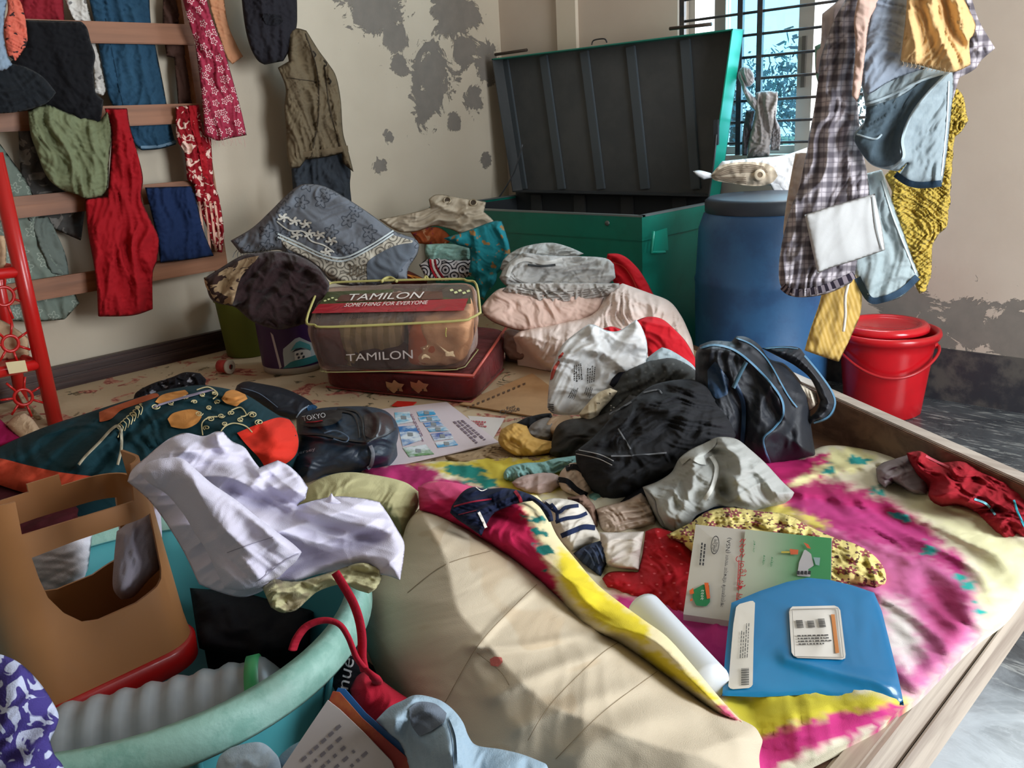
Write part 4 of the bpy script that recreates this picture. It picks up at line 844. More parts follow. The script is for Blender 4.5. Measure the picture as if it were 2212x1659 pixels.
quad(tp, 'red_print', [(690, 662), (1012, 650), (1002, 676), (674, 682)], rp_, .008, tb, 1)
wt = pm('#efe9e4', .5)
text(tp, 'TAMILON', [(757, 642), (918, 637), (908, 651), (749, 656)], wt, 'brand_lettering', .011, tb)
text(tp, 'SOMETHING FOR EVERYONE', [(750, 662), (926, 656), (923, 664), (744, 670)], wt, 'slogan_lettering', .011, tb)
text(fp, 'TAMILON', [(749, 762), (892, 752), (893, 771), (750, 777)], pm('#d9cfca', .5), 'brand_lettering', .008, tb)
text(tp, 'KOREA', [(757, 690), (789, 688), (787, 694), (755, 697)], pm('#2a2220', .5), 'lettering', .011, tb)
text(tp, 'MODERN', [(760, 683), (793, 681), (790, 687), (758, 689)], pm('#2a2220', .5), 'lettering', .011, tb)
patch(tp, 'shield_emblem', [(838, 626), (858, 622), (880, 624), (876, 633), (862, 637), (842, 636)], pm('#8b8a78', .5), .009, 60, parent=tb)
patch(tp, 'bird_mark', [(848, 630), (855, 631), (862, 628), (868, 630), (862, 634), (852, 634)], wt, .011, 40, parent=tb)
bars(tp, 'leaf_print', [((972+i*9, 632+(i*5 % 9)), (978+i*9, 630+(i*5 % 9)), (981+i*9, 634+(i*5 % 9)), (974+i*9, 636+(i*5 % 9))) for i in range(5)]+[((700+i*8, 655-(i*3 % 7)), (705+i*8, 654-(i*3 % 7)), (707+i*8, 656-(i*3 % 7)), (702+i*8, 658-(i*3 % 7))) for i in range(4)], pm('#dfe3a8', .5), .010, tb)
# ================================================================== bedding in the middle
rq = C('red_rolled_quilt', 'bright red padded quilt rolled up against the green trunk', 'quilt', [(1312, 548), (1335, 548), (1356, 558), (1380, 582), (1398, 610), (1414, 640), (1400, 660), (1350, 640), (1320, 600), (1310, 570)], tilt(1370, 670, .38, 75), cm('#bf1420'), T=.07, R=.05, fold=(-50, .05, .004), n=1200, ridges=[([(1322, 562), (1350, 590), (1380, 650)], -.02, .012)])
ribbon(rq, 'piping', [(1320, 566), (1345, 575), (1365, 600), (1382, 640)], 2.5, cm('#e0483f'), .002)
cf = C('pink_comforter', 'big puffy pale pink comforter heaped in front of the trunk', 'comforter', [(1108, 728), (1130, 712), (1190, 700), (1240, 690), (1285, 672), (1310, 630), (1345, 612), (1400, 632), (1445, 650), (1470, 680), (1487, 715), (1497, 745), (1500, 790), (1460, 800), (1300, 800), (1210, 800), (1186, 795), (1160, 775), (1130, 745)], tilt(1300, 806, G, 41), cm('#e2cfc6', wr=.8), T=.13, R=.14, fold=[(70, .07, .014), (20, .12, .010)], crump=(.010, .07), ground=G, n=7000)
pl_ = C('pink_pillow', 'pale pink pillow bulging under the stack of grey trousers', 'pillow', [(1040, 662), (1058, 640), (1085, 622), (1140, 622), (1230, 628), (1305, 640), (1300, 665), (1288, 682), (1230, 702), (1170, 714), (1120, 714), (1070, 698), (1046, 680)], tilt(1170, 722, .37, 55), cm('#dcbfb2', wr=.7), T=.10, R=.07, fold=(-10, .09, .006), crump=(.006, .06), n=3200)
C('pale_bedding', 'crumpled dusky pink bedding squashed between the red bag and the comforter', 'bedding', [(1090, 715), (1112, 712), (1160, 735), (1178, 760), (1160, 772), (1130, 780), (1100, 775), (1085, 755)], tilt(1130, 785, G, 50), cm('#8f7268'), T=.04, ground=G, fold=(40, .04, .008), n=700)
for k, (poly, bx, by, bz, lab, col) in enumerate((
    ([(1085, 628), (1100, 612), (1200, 610), (1338, 612), (1337, 628), (1310, 640), (1240, 650), (1180, 655), (1130, 640)], 1220, 660, .455, 'grey folded trousers at the bottom of the stack on the pink pillow', '#a8a39e'),
    ([(1078, 600), (1095, 570), (1130, 545), (1200, 552), (1300, 556), (1326, 570), (1330, 600), (1300, 618), (1200, 622), (1130, 622), (1095, 618)], 1200, 632, .475, 'light grey folded trousers with a waistband in the middle of the stack', '#b4b4b2'),
    ([(1080, 580), (1092, 555), (1130, 533), (1185, 524), (1225, 532), (1262, 548), (1230, 560), (1180, 562), (1120, 575), (1100, 600)], 1170, 600, .50, 'light grey jeans crumpled on top of the folded stack', '#b0b2b0'))):
    g_ = C('folded_trousers', lab, 'trousers', poly, tilt(bx, by, bz, 60), cm(col, wr=.7), T=.055, R=.035, fold=[(8, .03, .009), (35, .06, .006)], crump=(.006, .04), n=2200, group='grey trousers folded on the pillow')
    if k == 0:
        for j in range(4): ribbon(g_, 'fold_edge', [(1110+j*6, 618+j*7), (1180, 630+j*6), (1250, 628+j*5), (1325-j*6, 617+j*5)], 2.2, cm('#77706a'), .001)
    if k == 1:
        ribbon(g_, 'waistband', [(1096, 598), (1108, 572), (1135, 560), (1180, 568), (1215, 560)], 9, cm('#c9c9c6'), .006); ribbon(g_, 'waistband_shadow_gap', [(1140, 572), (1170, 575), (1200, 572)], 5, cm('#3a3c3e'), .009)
        for j in range(3): ribbon(g_, 'fold_edge', [(1100+j*3, 605-j*8), (1130, 615-j*3), (1200, 617), (1300, 612)], 2, cm('#8a8884'), .001)
rcl = C('red_cloth', 'soft red cloth lying over the comforter behind the printed shopping bag', 'cloth', [(1298, 712), (1320, 705), (1345, 712), (1380, 690), (1405, 684), (1432, 690), (1458, 712), (1482, 738), (1500, 770), (1512, 802), (1480, 798), (1440, 780), (1400, 770), (1395, 740), (1350, 740), (1310, 730)], tilt(1430, 805, .34, 60), cm('#c21a26'), T=.05, fold=[(-40, .05, .010)], n=1800)
# ---- shopping bag
sb_ = C('printed_shopping_bag', 'crumpled white shopping bag with rows of small black print, standing among the clothes', 'shopping bag', [(1182, 880), (1186, 830), (1194, 790), (1215, 745), (1250, 715), (1272, 700), (1286, 702), (1306, 712), (1330, 716), (1352, 706), (1374, 690), (1386, 706), (1398, 742), (1396, 790), (1380, 830), (1330, 860), (1300, 880), (1262, 895), (1200, 895)], tilt(1280, 900, .30, 68), cm('#d9dadb', rough=.5, wr=.7), T=.07, R=.07, fold=[(55, .07, .010)], crump=(.008, .07), n=3600,
        ridges=[([(1210, 780), (1260, 752), (1320, 772), (1350, 800)], .022, .012), ([(1275, 704), (1290, 740), (1310, 765)], .015, .012)])
blkp = pm('#2a2624', .6)
for q in ([(1240, 790), (1240, 826), (1262, 822), (1258, 784)], [(1268, 828), (1270, 786), (1290, 784), (1286, 824)], [(1228, 858), (1240, 834), (1252, 836), (1242, 864)], [(1262, 850), (1268, 832), (1284, 836), (1276, 862)]):
    Q = [q[1], q[2], q[3], q[0]]; a_ = [q[0], q[1], q[2], q[3]]; textlines(sb_, 'small_print', [a_[0], a_[1], a_[2], a_[3]], 4, blkp, seed=int(q[0][0]), off=.003, thick=.4)
bars(sb_, 'black_bars', [((1184, 872+i*4), (1196, 873+i*4), (1196, 875+i*4), (1184, 874+i*4)) for i in range(4)], blkp, .004)
patch(sb_, 'red_lettering', [(1206, 770), (1216, 760), (1218, 764), (1212, 772), (1206, 776)], pm('#b0382c', .6), .003, 40, sharp=True)
patch(sb_, 'red_print', [(1196, 792), (1206, 778), (1210, 782), (1202, 796), (1194, 818), (1188, 822), (1190, 806)], pm('#b0483c', .6), .003, 60, sharp=True)
textlines(sb_, 'top_label_print', [(1344, 690), (1350, 690), (1350, 704), (1344, 704)], 6, pm('#8a8a8a', .6), 5, .003, thick=.4)
# ================================================================== clothes cluster hanging on the right
HB = tilt(1880, 650, .52, 90)
def hang(d): return Plane(HB.P+HB.N*d, HB.U, HB.V)
VR = (90, .06, .008)
kn = C('yellow_knit_shawl', 'fluffy yellow bobbly knitted shawl hanging behind the denim shorts at the right', 'shawl', [(2040, 180), (2066, 190), (2082, 212), (2091, 262), (2076, 285), (2062, 300), (2058, 350), (2054, 400), (2052, 450), (2043, 490), (2024, 510), (2014, 535), (2012, 590), (2000, 628), (1986, 636), (1972, 600), (1955, 540), (1935, 470), (1915, 380), (1960, 300)], hang(-.08), cm('#c4a84a', 'knit', sc=1.5, wr=1.0, wsc=60, sheen=.08), T=.04, fold=VR, crump=(.008, .022), n=7000, wob=.008)
C('beige_shirt', 'pale beige garment at the far left of the hanging clothes', 'garment', [(1718, 330), (1748, 330), (1760, 420), (1740, 470), (1712, 500), (1698, 540), (1692, 500), (1700, 430)], hang(-.05), cm('#cdbcae'), T=.03, fold=VR, n=700)
C('pale_bag', 'pale grey-pink cloth hanging at the top left of the cluster by the window', 'cloth', [(1776, 30), (1800, 10), (1860, -40), (1860, 60), (1810, 120), (1790, 150), (1762, 160), (1764, 110), (1772, 100)], hang(-.04), cm('#c9bcbc'), T=.03, fold=VR, n=500)
C('mint_garment', 'sliver of mint green garment beside the window in the hanging cluster', 'garment', [(1760, 100), (1780, 90), (1790, 150), (1775, 200), (1762, 160)], hang(-.05), cm('#7fae9c'), T=.02, fold=VR, n=200)
lj = C('pale_jeans', 'pale washed jeans with a dark turned hem hanging lowest in the cluster', 'jeans', [(1850, 380), (1905, 366), (1916, 400), (1932, 448), (1954, 508), (1970, 555), (1986, 596), (1966, 625), (1940, 645), (1900, 655), (1880, 654), (1862, 625), (1848, 590), (1820, 500)], hang(-.02), cm('#9aa9ad', 'denim', '#b5c1c2', 1), T=.05, fold=(100, .07, .008), n=2200, ridges=[([(1890, 380), (1930, 470), (1965, 560)], .012, .014)])
ribbon(lj, 'turned_hem', [(1852, 600), (1878, 646), (1910, 646), (1950, 628), (1982, 598)], 14, cm('#2c4054', 'denim', '#425a70', 1), .004); ribbon(lj, 'side_seam', [(1905, 390), (1930, 470), (1960, 545), (1978, 590)], 3, cm('#cdd6d6'), .003)
pd = C('plaid_shirt', 'large white and dark purple plaid shirt hanging in the middle of the cluster', 'shirt', [(1850, -40), (1806, 35), (1788, 80), (1772, 130), (1765, 190), (1757, 245), (1748, 290), (1744, 320), (1736, 360), (1728, 400), (1712, 440), (1700, 480), (1690, 520), (1683, 565), (1684, 610), (1700, 634), (1722, 642), (1762, 640), (1800, 630), (1840, 610), (1850, 580), (1858, 500), (1878, 440), (1874, 380), (1866, 340), (1858, 290), (1852, 200), (1852, 100), (1880, -20)], hang(.01), cm('#c5bdc2', 'plaid', '#2e2735', .75, c3='#4a4052', wr=.6), T=.07, fold=[(76, .045, .014), (60, .1, .006)], n=6500,
       ridges=[([(1850, 60), (1800, 200), (1790, 300), (1770, 420), (1720, 560)], .018, .012), ([(1850, 160), (1830, 300), (1850, 430)], .014, .012), ([(1700, 612), (1760, 612), (1840, 580)], .012, .01)])
ribbon(pd, 'shirt_hem', [(1690, 618), (1712, 632), (1760, 628), (1800, 616), (1846, 594)], 16, cm('#8a8088', 'stripes', '#2a2330', .35), .004)
C('plaid_sleeve', None, None, [(2072, -20), (2095, -20), (2112, 38), (2132, 75), (2150, 104), (2120, 130), (2105, 150), (2072, 168), (2058, 218), (2048, 190), (2050, 150), (2090, 80)], hang(.01), cm('#c5bdc2', 'plaid', '#2e2735', .75, c3='#4a4052', wr=.6), T=.04, fold=(60, .05, .01), n=900, parent=pd.o)
C('yellow_scarf', 'ribbed mustard yellow scarf end hanging below the plaid shirt', 'scarf', [(1778, 620), (1846, 590), (1856, 618), (1862, 642), (1858, 680), (1846, 710), (1830, 745), (1812, 782), (1775, 770), (1738, 757), (1748, 720), (1758, 690), (1770, 655)], hang(-.03), cm('#cfae68', 'stripes', '#bf9c50', .2, ang=-20), T=.035, fold=(76, .06, .006), n=900)
ct = tube('white_drawstring', [hang(.02).at(1836, 600), hang(.02).at(1826, 640), hang(.02).at(1826, 680), hang(.02).at(1822, 716)], .004, cm('#e0d9cc'), None, 6, label='thin white drawstring dangling over the mustard scarf end', cat='string')
wsht = C('white_cloth_panel', 'stiff pale grey-white rectangular cloth hanging over the plaid shirt', 'cloth', [(1738, 464), (1800, 444), (1890, 418), (1894, 440), (1905, 490), (1912, 540), (1850, 562), (1790, 580), (1766, 591), (1752, 530)], hang(.10), cm('#c5c6c6', wr=.15), T=.025, crump=(.001, .1), fold=(80, .12, .004), n=1200, sharp=True)
ribbon(wsht, 'edge_seam', [(1884, 424), (1892, 490), (1905, 540)], 3, cm('#8f9292'), .003)
ds = C('denim_shorts', 'light blue denim shorts with a dark rolled hem hanging at the right of the cluster', 'shorts', [(1862, 90), (1930, 60), (2000, 120), (2058, 150), (2060, 190), (2053, 260), (2046, 330), (2036, 396), (2018, 406), (1985, 404), (1958, 396), (1938, 380), (1960, 352), (1940, 370), (1905, 364), (1880, 354), (1860, 330), (1842, 300), (1846, 285), (1866, 262), (1870, 240), (1864, 200), (1856, 150)], hang(.08), cm('#84939b', 'denim', '#a6b2b6', 1), T=.07, fold=[(75, .09, .008)], n=4200,
       ridges=[([(2050, 160), (2000, 210), (1966, 260), (1944, 310), (1950, 345)], .035, .014), ([(1870, 240), (1930, 215), (1990, 170)], .012, .008)])
patch(ds, 'inside_of_waist', [(1872, 232), (1905, 222), (1950, 205), (2000, 172), (2040, 160), (1998, 206), (1974, 235), (1954, 270), (1944, 310), (1946, 342), (1930, 356), (1900, 360), (1872, 345), (1848, 308), (1850, 288), (1866, 270)], cm('#43525e', 'denim', '#5f7079', 1), .004, 700)
ribbon(ds, 'rolled_hem', [(1934, 376), (1960, 394), (1990, 400), (2034, 396)], 14, cm('#1f3346', 'denim', '#30485c', 1), .006)
ribbon(ds, 'waistband', [(2046, 158), (2000, 206), (1968, 250), (1950, 300), (1952, 340), (1925, 366)], 6, cm('#b9c8ce', 'denim', '#8fa3ae', 1), .009); ribbon(ds, 'waistband', [(1868, 226), (1920, 208), (1985, 176), (2040, 158)], 5, cm('#b0c0c8'), .007)
ribbon(ds, 'waist_seam', [(1850, 290), (1890, 300), (1905, 290)], 4, cm('#a9bac2'), .008); ribbon(ds, 'side_seam', [(2050, 175), (2046, 260), (2034, 380)], 3, cm('#c9d4d8'), .003)
C('blue_grey_shirt', 'blue-grey cotton shirt hanging above the denim shorts', 'shirt', [(1896, -40), (1975, -40), (1962, 40), (1950, 100), (1945, 130), (2000, 148), (1960, 160), (1915, 180), (1888, 198), (1874, 204), (1864, 185), (1862, 165), (1858, 130), (1868, 90), (1880, 30)], hang(.14), cm('#929cab'), T=.04, fold=(60, .08, .010), n=1500)
C('peach_strap', 'pale peach cloth strap hanging in front of the plaid shirt', 'cloth', [(1845, 40), (1860, -30), (1905, -30), (1895, 10), (1878, 50), (1870, 110), (1864, 160), (1858, 200), (1852, 221), (1840, 206), (1844, 160), (1848, 100)], hang(.16), cm('#cdaea0'), T=.02, fold=VR, n=600)
yt = C('apricot_cloth', 'apricot yellow cloth with a frayed hem hanging over the top of the shorts', 'cloth', [(1962, -40), (2066, -40), (2084, 0), (2100, 35), (2108, 55), (2103, 76), (2094, 90), (2097, 140), (2060, 156), (2020, 150), (1990, 142), (1945, 132), (1950, 90), (1956, 40)], hang(.19), cm('#d9b27c'), T=.05, fold=[(98, .06, .014)], n=2000, ridges=[([(2050, -20), (2075, 40), (2095, 85)], .02, .01), ([(2000, -20), (2020, 60), (2055, 140)], .016, .012)])
for k in range(12): x = 1950+k*9; tube('fringe', [yt.at(x, 131+k*1.6), yt.at(x+2, 139+k*1.5), yt.at(x-1, 143+k*1.5)], .0006, cm('#e6c9a0'), yt.o, 4)
hc = hang(0); tp_ = [hc.at(x, -70) for x in (1830, 2090)]
rope = tube('clothes_line', [tp_[0]+[-.9, 1.0, .12], tp_[0]+[0, 0, .0], (tp_[0]+tp_[1])/2-[0, 0, .01], tp_[1], tp_[1]+np.array([1.45, 1.55, .2])*0+[1.5, -.15, .2]], .004, pm('#c9c2b0', .8), None, 6, label='cord strung from the window grille over the bed, carrying the cluster of clothes', cat='clothes line')
# ---- cloths tied to the window bars
WP = ypl(-.03)
kt = C('tied_grey_cloth', 'grey cloth knotted to the window bars above the towel', 'cloth', [(1598, 150), (1606, 143), (1620, 148), (1628, 160), (1630, 176), (1622, 186), (1612, 188), (1622, 200), (1634, 214), (1641, 232), (1632, 240), (1618, 225), (1606, 200), (1600, 180), (1594, 165)], WP, cm('#a39ea0', wr=.9), T=.04, R=.03, fold=(-60, .02, .008), n=700)
C('hanging_towel', 'light grey towel hung over a window bar behind the drum', 'towel', [(1632, 200), (1655, 196), (1680, 198), (1678, 240), (1668, 290), (1662, 338), (1614, 342), (1618, 300), (1628, 260), (1632, 230)], WP, cm('#9c9694'), T=.04, fold=(85, .04, .01), n=900)
C('dark_grey_towel', 'dark grey cloth behind the light towel on the window bars', 'towel', [(1612, 238), (1632, 238), (1622, 290), (1614, 336), (1603, 336), (1604, 290)], ypl(-.025), cm('#4d4a50'), T=.03, fold=VR, n=300)
C('grey_towel_fold', 'narrow grey cloth end hanging right of the light towel on the bars', 'towel', [(1676, 215), (1682, 205), (1676, 250), (1686, 280), (1684, 325), (1664, 325), (1668, 280)], ypl(-.025), cm('#8a8688'), T=.02, fold=VR, n=300)
# ================================================================== dark backpack, wide open
GZ = .268
NV = cm('#161b24', wr=.5, rough=.6); NVb = cm('#1d3a58', rough=.5)
bp = C('open_black_bag', 'large black bag with blue piping standing unzipped at the far side of the bed', 'bag', [(1502, 770), (1512, 745), (1540, 736), (1580, 738), (1590, 726), (1612, 728), (1640, 745), (1662, 775), (1700, 790), (1745, 850), (1752, 920), (1762, 985), (1710, 998), (1660, 1002), (1600, 1000), (1545, 960), (1520, 900), (1505, 830)], tilt(1650, 1003, GZ, 66), NV, T=.11, R=.10, fold=[(75, .10, .012)], crump=(.005, .07), ground=GZ, n=4000,
       ridges=[([(1515, 752), (1580, 760), (1640, 800), (1690, 880), (1690, 920), (1655, 950), (1665, 1000)], .03, .014), ([(1590, 730), (1650, 770), (1690, 830)], .02, .01), ([(1530, 800), (1600, 880), (1600, 960)], -.02, .02)])
ribbon(bp, 'blue_piping', [(1512, 752), (1545, 745), (1590, 758), (1640, 800), (1685, 855), (1692, 895), (1672, 925), (1650, 945), (1652, 970), (1664, 1000)], 4.5, cm('#4c7896', rough=.5), .006)
ribbon(bp, 'blue_piping', [(1590, 730), (1625, 745), (1660, 780), (1700, 850), (1722, 880)], 3, cm('#4c7896', rough=.5), .006)
ribbon(bp, 'zip_strip', [(1590, 830), (1605, 870), (1606, 920), (1600, 985)], 9, NVb, .007); patch(bp, 'blue_inner_panel', [(1528, 800), (1545, 780), (1575, 820), (1572, 852), (1550, 862), (1530, 850)], NVb, .005)
ribbon(bp, 'zip_pull_tape', [(1584, 838), (1602, 800), (1612, 782)], 9, cm('#3f6377', rough=.5), .02, smooth=False)
FL = Plane(bp.pl.P+bp.pl.N*.02, bp.pl.U, bp.pl.V)
fl = C('front_flap', None, None, [(1645, 752), (1680, 748), (1722, 750), (1738, 765), (1760, 795), (1790, 835), (1807, 870), (1800, 895), (1780, 910), (1752, 916), (1742, 905), (1762, 890), (1772, 865), (1752, 820), (1720, 792), (1690, 775)], FL, NV, T=.05, R=.03, fold=(-40, .06, .006), crump=(.003, .05), n=1400, parent=bp.o)
ribbon(fl, 'blue_piping', [(1738, 768), (1765, 800), (1795, 842), (1804, 872), (1790, 900), (1758, 914)], 4, cm('#4c7896', rough=.5), .003); ribbon(fl, 'blue_piping', [(1650, 753), (1690, 750), (1724, 753)], 2.5, cm('#4c7896', rough=.5), .003)
C('cream_cloth', 'crumpled cream cloth stuffed in the mouth of the black bag', 'cloth', [(1700, 822), (1722, 826), (1745, 838), (1764, 850), (1768, 872), (1750, 888), (1734, 902), (1728, 880), (1722, 850)], Plane(FL.P+FL.N*.005, FL.U, FL.V), cm('#ded3c0', wr=.9), T=.04, R=.02, fold=(-60, .03, .008), n=600)
C('pink_flowered_cloth', 'scrap of pink flowered cloth peeping over the cream one in the black bag', 'cloth', [(1690, 800), (1704, 806), (1716, 822), (1728, 840), (1712, 842), (1700, 826)], Plane(FL.P-FL.N*.004, FL.U, FL.V), cm('#b88a9c', 'blotch', '#3c2430', .5), T=.02, n=200)
# ================================================================== heap of clothes in the middle of the bed
def heap(name, lab, cat, poly, col, bx, by, t_, z=GZ, **k):
    k.setdefault('T', .04); k.setdefault('fold', [(30, .05, .008), (80, .09, .006)]); k.setdefault('crump', (.005, .05)); k.setdefault('n', 1200)
    mat = col if not isinstance(col, str) else cm(col, wr=.7)
    return Cloth(name, lab, cat, poly, tilt(bx, by, z, t_), mat, ground=GZ, **k)
heap('cream_cloth', 'cream ruffled cloth squeezed between the shopping bag and black clothes', 'cloth', [(1250, 895), (1262, 880), (1290, 850), (1318, 838), (1335, 845), (1318, 866), (1300, 885), (1285, 905), (1265, 912)], cm('#d0c2a6', 'speckle', '#4a3c30', 1.5, p=-.03, wr=.9), 1275, 915, 50, z=.33, T=.03, n=700)
heap('black_sock_heap', 'small black cloth crumpled beside the mustard one', 'cloth', [(1100, 925), (1130, 905), (1165, 895), (1190, 892), (1195, 905), (1160, 925), (1130, 935)], '#121215', 1150, 938, 40, T=.02, n=400)
heap('grey_sock', 'grey cloth lying between the mustard cloth and beige one', 'cloth', [(1136, 935), (1150, 915), (1178, 902), (1196, 905), (1200, 925), (1186, 950), (1160, 952)], '#8b8886', 1165, 958, 40, T=.025, n=500)
heap('beige_sock', 'beige crumpled cloth above the dark grey one at the left of the heap', 'cloth', [(1176, 915), (1195, 900), (1230, 897), (1240, 905), (1222, 925), (1212, 945), (1192, 940), (1182, 928)], '#cbb095', 1200, 958, 40, T=.03, n=500)
heap('mustard_cloth', 'mustard yellow cloth bunched up by the leaflet', 'cloth', [(1076, 950), (1082, 928), (1110, 914), (1138, 920), (1148, 940), (1166, 948), (1196, 954), (1208, 972), (1180, 982), (1150, 986), (1115, 986), (1096, 976), (1082, 964)], cm('#cfa55c', wr=.8), 1135, 990, 42, T=.045, n=1300, ridges=[([(1085, 940), (1120, 950), (1150, 978)], .012, .008)])
heap('charcoal_shirt', 'dark charcoal top with tiny white print in the heap', 'top', [(1190, 962), (1200, 925), (1222, 908), (1262, 902), (1300, 895), (1340, 870), (1360, 850), (1400, 860), (1380, 910), (1300, 960), (1240, 995), (1208, 992), (1186, 980)], cm('#35322f', wr=.6), 1240, 1000, 38, T=.045, n=1800)
hp = heap('dark_printed_shirt', 'dark grey shirt at the top of the heap, its lower corner printed with white flowers', 'shirt', [(1290, 895), (1318, 850), (1340, 805), (1375, 790), (1420, 775), (1462, 776), (1502, 800), (1518, 830), (1500, 860), (1420, 870), (1340, 900), (1300, 940)], cm('#3a3b3a', 'dots', '#50514f', .8), 1370, 960, 46, T=.06, n=1800)
ld = heap('light_denim_shirt', 'washed light denim edge folded over the top of the heap', 'shirt', [(1386, 800), (1392, 780), (1412, 762), (1430, 750), (1448, 756), (1475, 772), (1498, 790), (1512, 815), (1500, 822), (1470, 795), (1440, 785), (1410, 795), (1394, 806)], cm('#8f9fa6', 'denim', '#b6c2c6', 1), 1440, 935, 46, T=.05, R=.02, n=700)
nb = heap('navy_knot', 'navy blue cloth knotted over the left edge of the heap beside the shopping bag', 'cloth', [(1313, 832), (1322, 812), (1345, 794), (1374, 794), (1390, 808), (1388, 845), (1376, 875), (1352, 878), (1336, 850)], cm('#101322', wr=.6), 1350, 940, 52, T=.06, R=.03, n=900)
ribbon(nb, 'white_print', [(1344, 814), (1358, 810), (1370, 805)], 4, cm('#b9b9bd'), .004)
dots = [((1290+dx, 890+dy), r_) for dx, dy, r_ in ((10, 14, 3), (18, 20, 2), (6, 24, 2), (14, 34, 3), (22, 30, 2), (8, 40, 2), (30, -4, 2), (36, -10, 2), (42, -4, 2), (30, -14, 2))]
bars(hp, 'white_flower_print', [((x-r_, y-r_*.6), (x+r_, y-r_*.4), (x+r_*.8, y+r_*.6), (x-r_*.7, y+r_*.7)) for (x, y), r_ in dots], cm('#b9b4ae'), .008)
BJ = cm('#1c1d20', 'denim', '#292a2e', 1, wr=.6)
bj = heap('black_jeans', 'faded black jeans crumpled on top of the heap in the middle of the bed', 'jeans', [(1242, 975), (1275, 950), (1300, 925), (1335, 885), (1370, 860), (1410, 832), (1465, 820), (1505, 822), (1535, 840), (1556, 875), (1575, 905), (1590, 940), (1570, 975), (1530, 1000), (1490, 1020), (1440, 1040), (1395, 1060), (1345, 1078), (1300, 1082), (1278, 1060), (1250, 1020)], BJ, 1370, 1090, 40, T=.10, R=.12, n=6500, crump=(.009, .06),
          ridges=[([(1370, 860), (1340, 930), (1260, 970)], .012, .01), ([(1290, 985), (1360, 985), (1450, 975)], .016, .01), ([(1400, 870), (1480, 900), (1560, 910)], .014, .02), ([(1300, 1040), (1380, 1020), (1460, 1010)], .014, .014)])
for L in ([(1244, 980), (1290, 990), (1322, 1005)], [(1250, 972), (1296, 982), (1326, 996)]): ribbon(bj, 'white_stitching', L, 2, cm('#a9aaac'), .004)
for L in ([(1335, 926), (1350, 950), (1362, 970)], [(1320, 985), (1370, 984), (1440, 978)], [(1316, 895), (1340, 882), (1364, 868)], [(1390, 848), (1420, 842), (1430, 850)]): ribbon(bj, 'worn_seam', L, 3.5, cm('#6a6c70', 'speckle', '#1c1d20', 4, p=.08), .004)
heap('black_trousers', 'black denim trousers lying lowest in the heap behind the grey sweatshirt', 'trousers', [(1395, 1040), (1440, 1010), (1500, 985), (1520, 1010), (1490, 1050), (1440, 1080), (1380, 1095), (1330, 1090)], cm('#15171e', 'denim', '#23262f', 1), 1400, 1108, 34, T=.04, n=900)
heap('teal_crumpled_cloth', 'pale teal crumpled cloth at the left foot of the heap', 'cloth', [(1088, 1022), (1100, 1008), (1132, 1000), (1170, 998), (1200, 990), (1246, 984), (1246, 1002), (1226, 1016), (1196, 1026), (1176, 1052), (1140, 1036), (1104, 1042), (1086, 1034)], cm('#86b3b0', wr=.9), 1150, 1050, 28, T=.035, n=1500, crump=(.007, .03))
heap('pinkish_cloth', 'pale pink-beige crumpled cloth below the pale teal one', 'cloth', [(1105, 1042), (1130, 1026), (1180, 1020), (1206, 1026), (1212, 1048), (1190, 1068), (1150, 1068), (1118, 1056)], cm('#bba39c', wr=.9), 1160, 1078, 28, T=.035, n=900)
bwst = heap('striped_cloth', 'cream cloth with black stripes tucked under the black jeans', 'cloth', [(1204, 1040), (1212, 1018), (1232, 1000), (1252, 1000), (1268, 1012), (1278, 1040), (1280, 1062), (1266, 1082), (1240, 1072), (1216, 1060)], cm('#cdb7a4', wr=.8), 1245, 1088, 34, T=.04, n=900)
for L in ([(1222, 1012), (1242, 1008), (1262, 1020), (1276, 1040)], [(1206, 1036), (1226, 1040), (1246, 1058), (1268, 1070)]): ribbon(bwst, 'black_stripe', L, 12, cm('#14151a'), .003)
heap('mint_scrap', 'small mint green scrap of cloth beside the white trousers', 'cloth', [(1268, 1068), (1290, 1060), (1312, 1064), (1318, 1072), (1300, 1086), (1280, 1092), (1270, 1084)], '#79aca4', 1290, 1096, 30, T=.02, n=250)
heap('coral_scrap', 'small coral cloth scrap under the mint scrap', 'cloth', [(1282, 1090), (1298, 1078), (1304, 1092), (1296, 1106), (1286, 1104)], '#b8705c', 1292, 1108, 30, T=.015, n=150)
sw = heap('grey_sweatshirt', 'light grey sweatshirt thrown over the front of the heap', 'sweatshirt', [(1388, 1052), (1420, 1040), (1450, 1020), (1466, 992), (1490, 972), (1522, 956), (1552, 944), (1590, 948), (1622, 972), (1655, 1002), (1690, 1040), (1716, 1064), (1702, 1082), (1650, 1094), (1600, 1098), (1550, 1096), (1510, 1112), (1490, 1135), (1460, 1150), (1430, 1140), (1412, 1110), (1398, 1078)], cm('#a3a5a2', wr=.6), 1500, 1160, 38, T=.09, R=.09, n=6000,
          ridges=[([(1470, 985), (1530, 985), (1545, 1030), (1520, 1100)], .022, .012), ([(1560, 950), (1600, 1000), (1590, 1060), (1620, 1090)], .028, .014), ([(1400, 1060), (1430, 1100), (1460, 1145)], .012, .01), ([(1530, 965), (1550, 1010), (1560, 1060)], -.03, .02), ([(1600, 960), (1640, 1020), (1680, 1070)], .014, .01), ([(1500, 1000), (1490, 1060), (1470, 1120)], .016, .009), ([(1420, 1050), (1470, 1040), (1500, 1010)], -.016, .012), ([(1580, 1030), (1620, 1060), (1650, 1085)], .012, .008)])
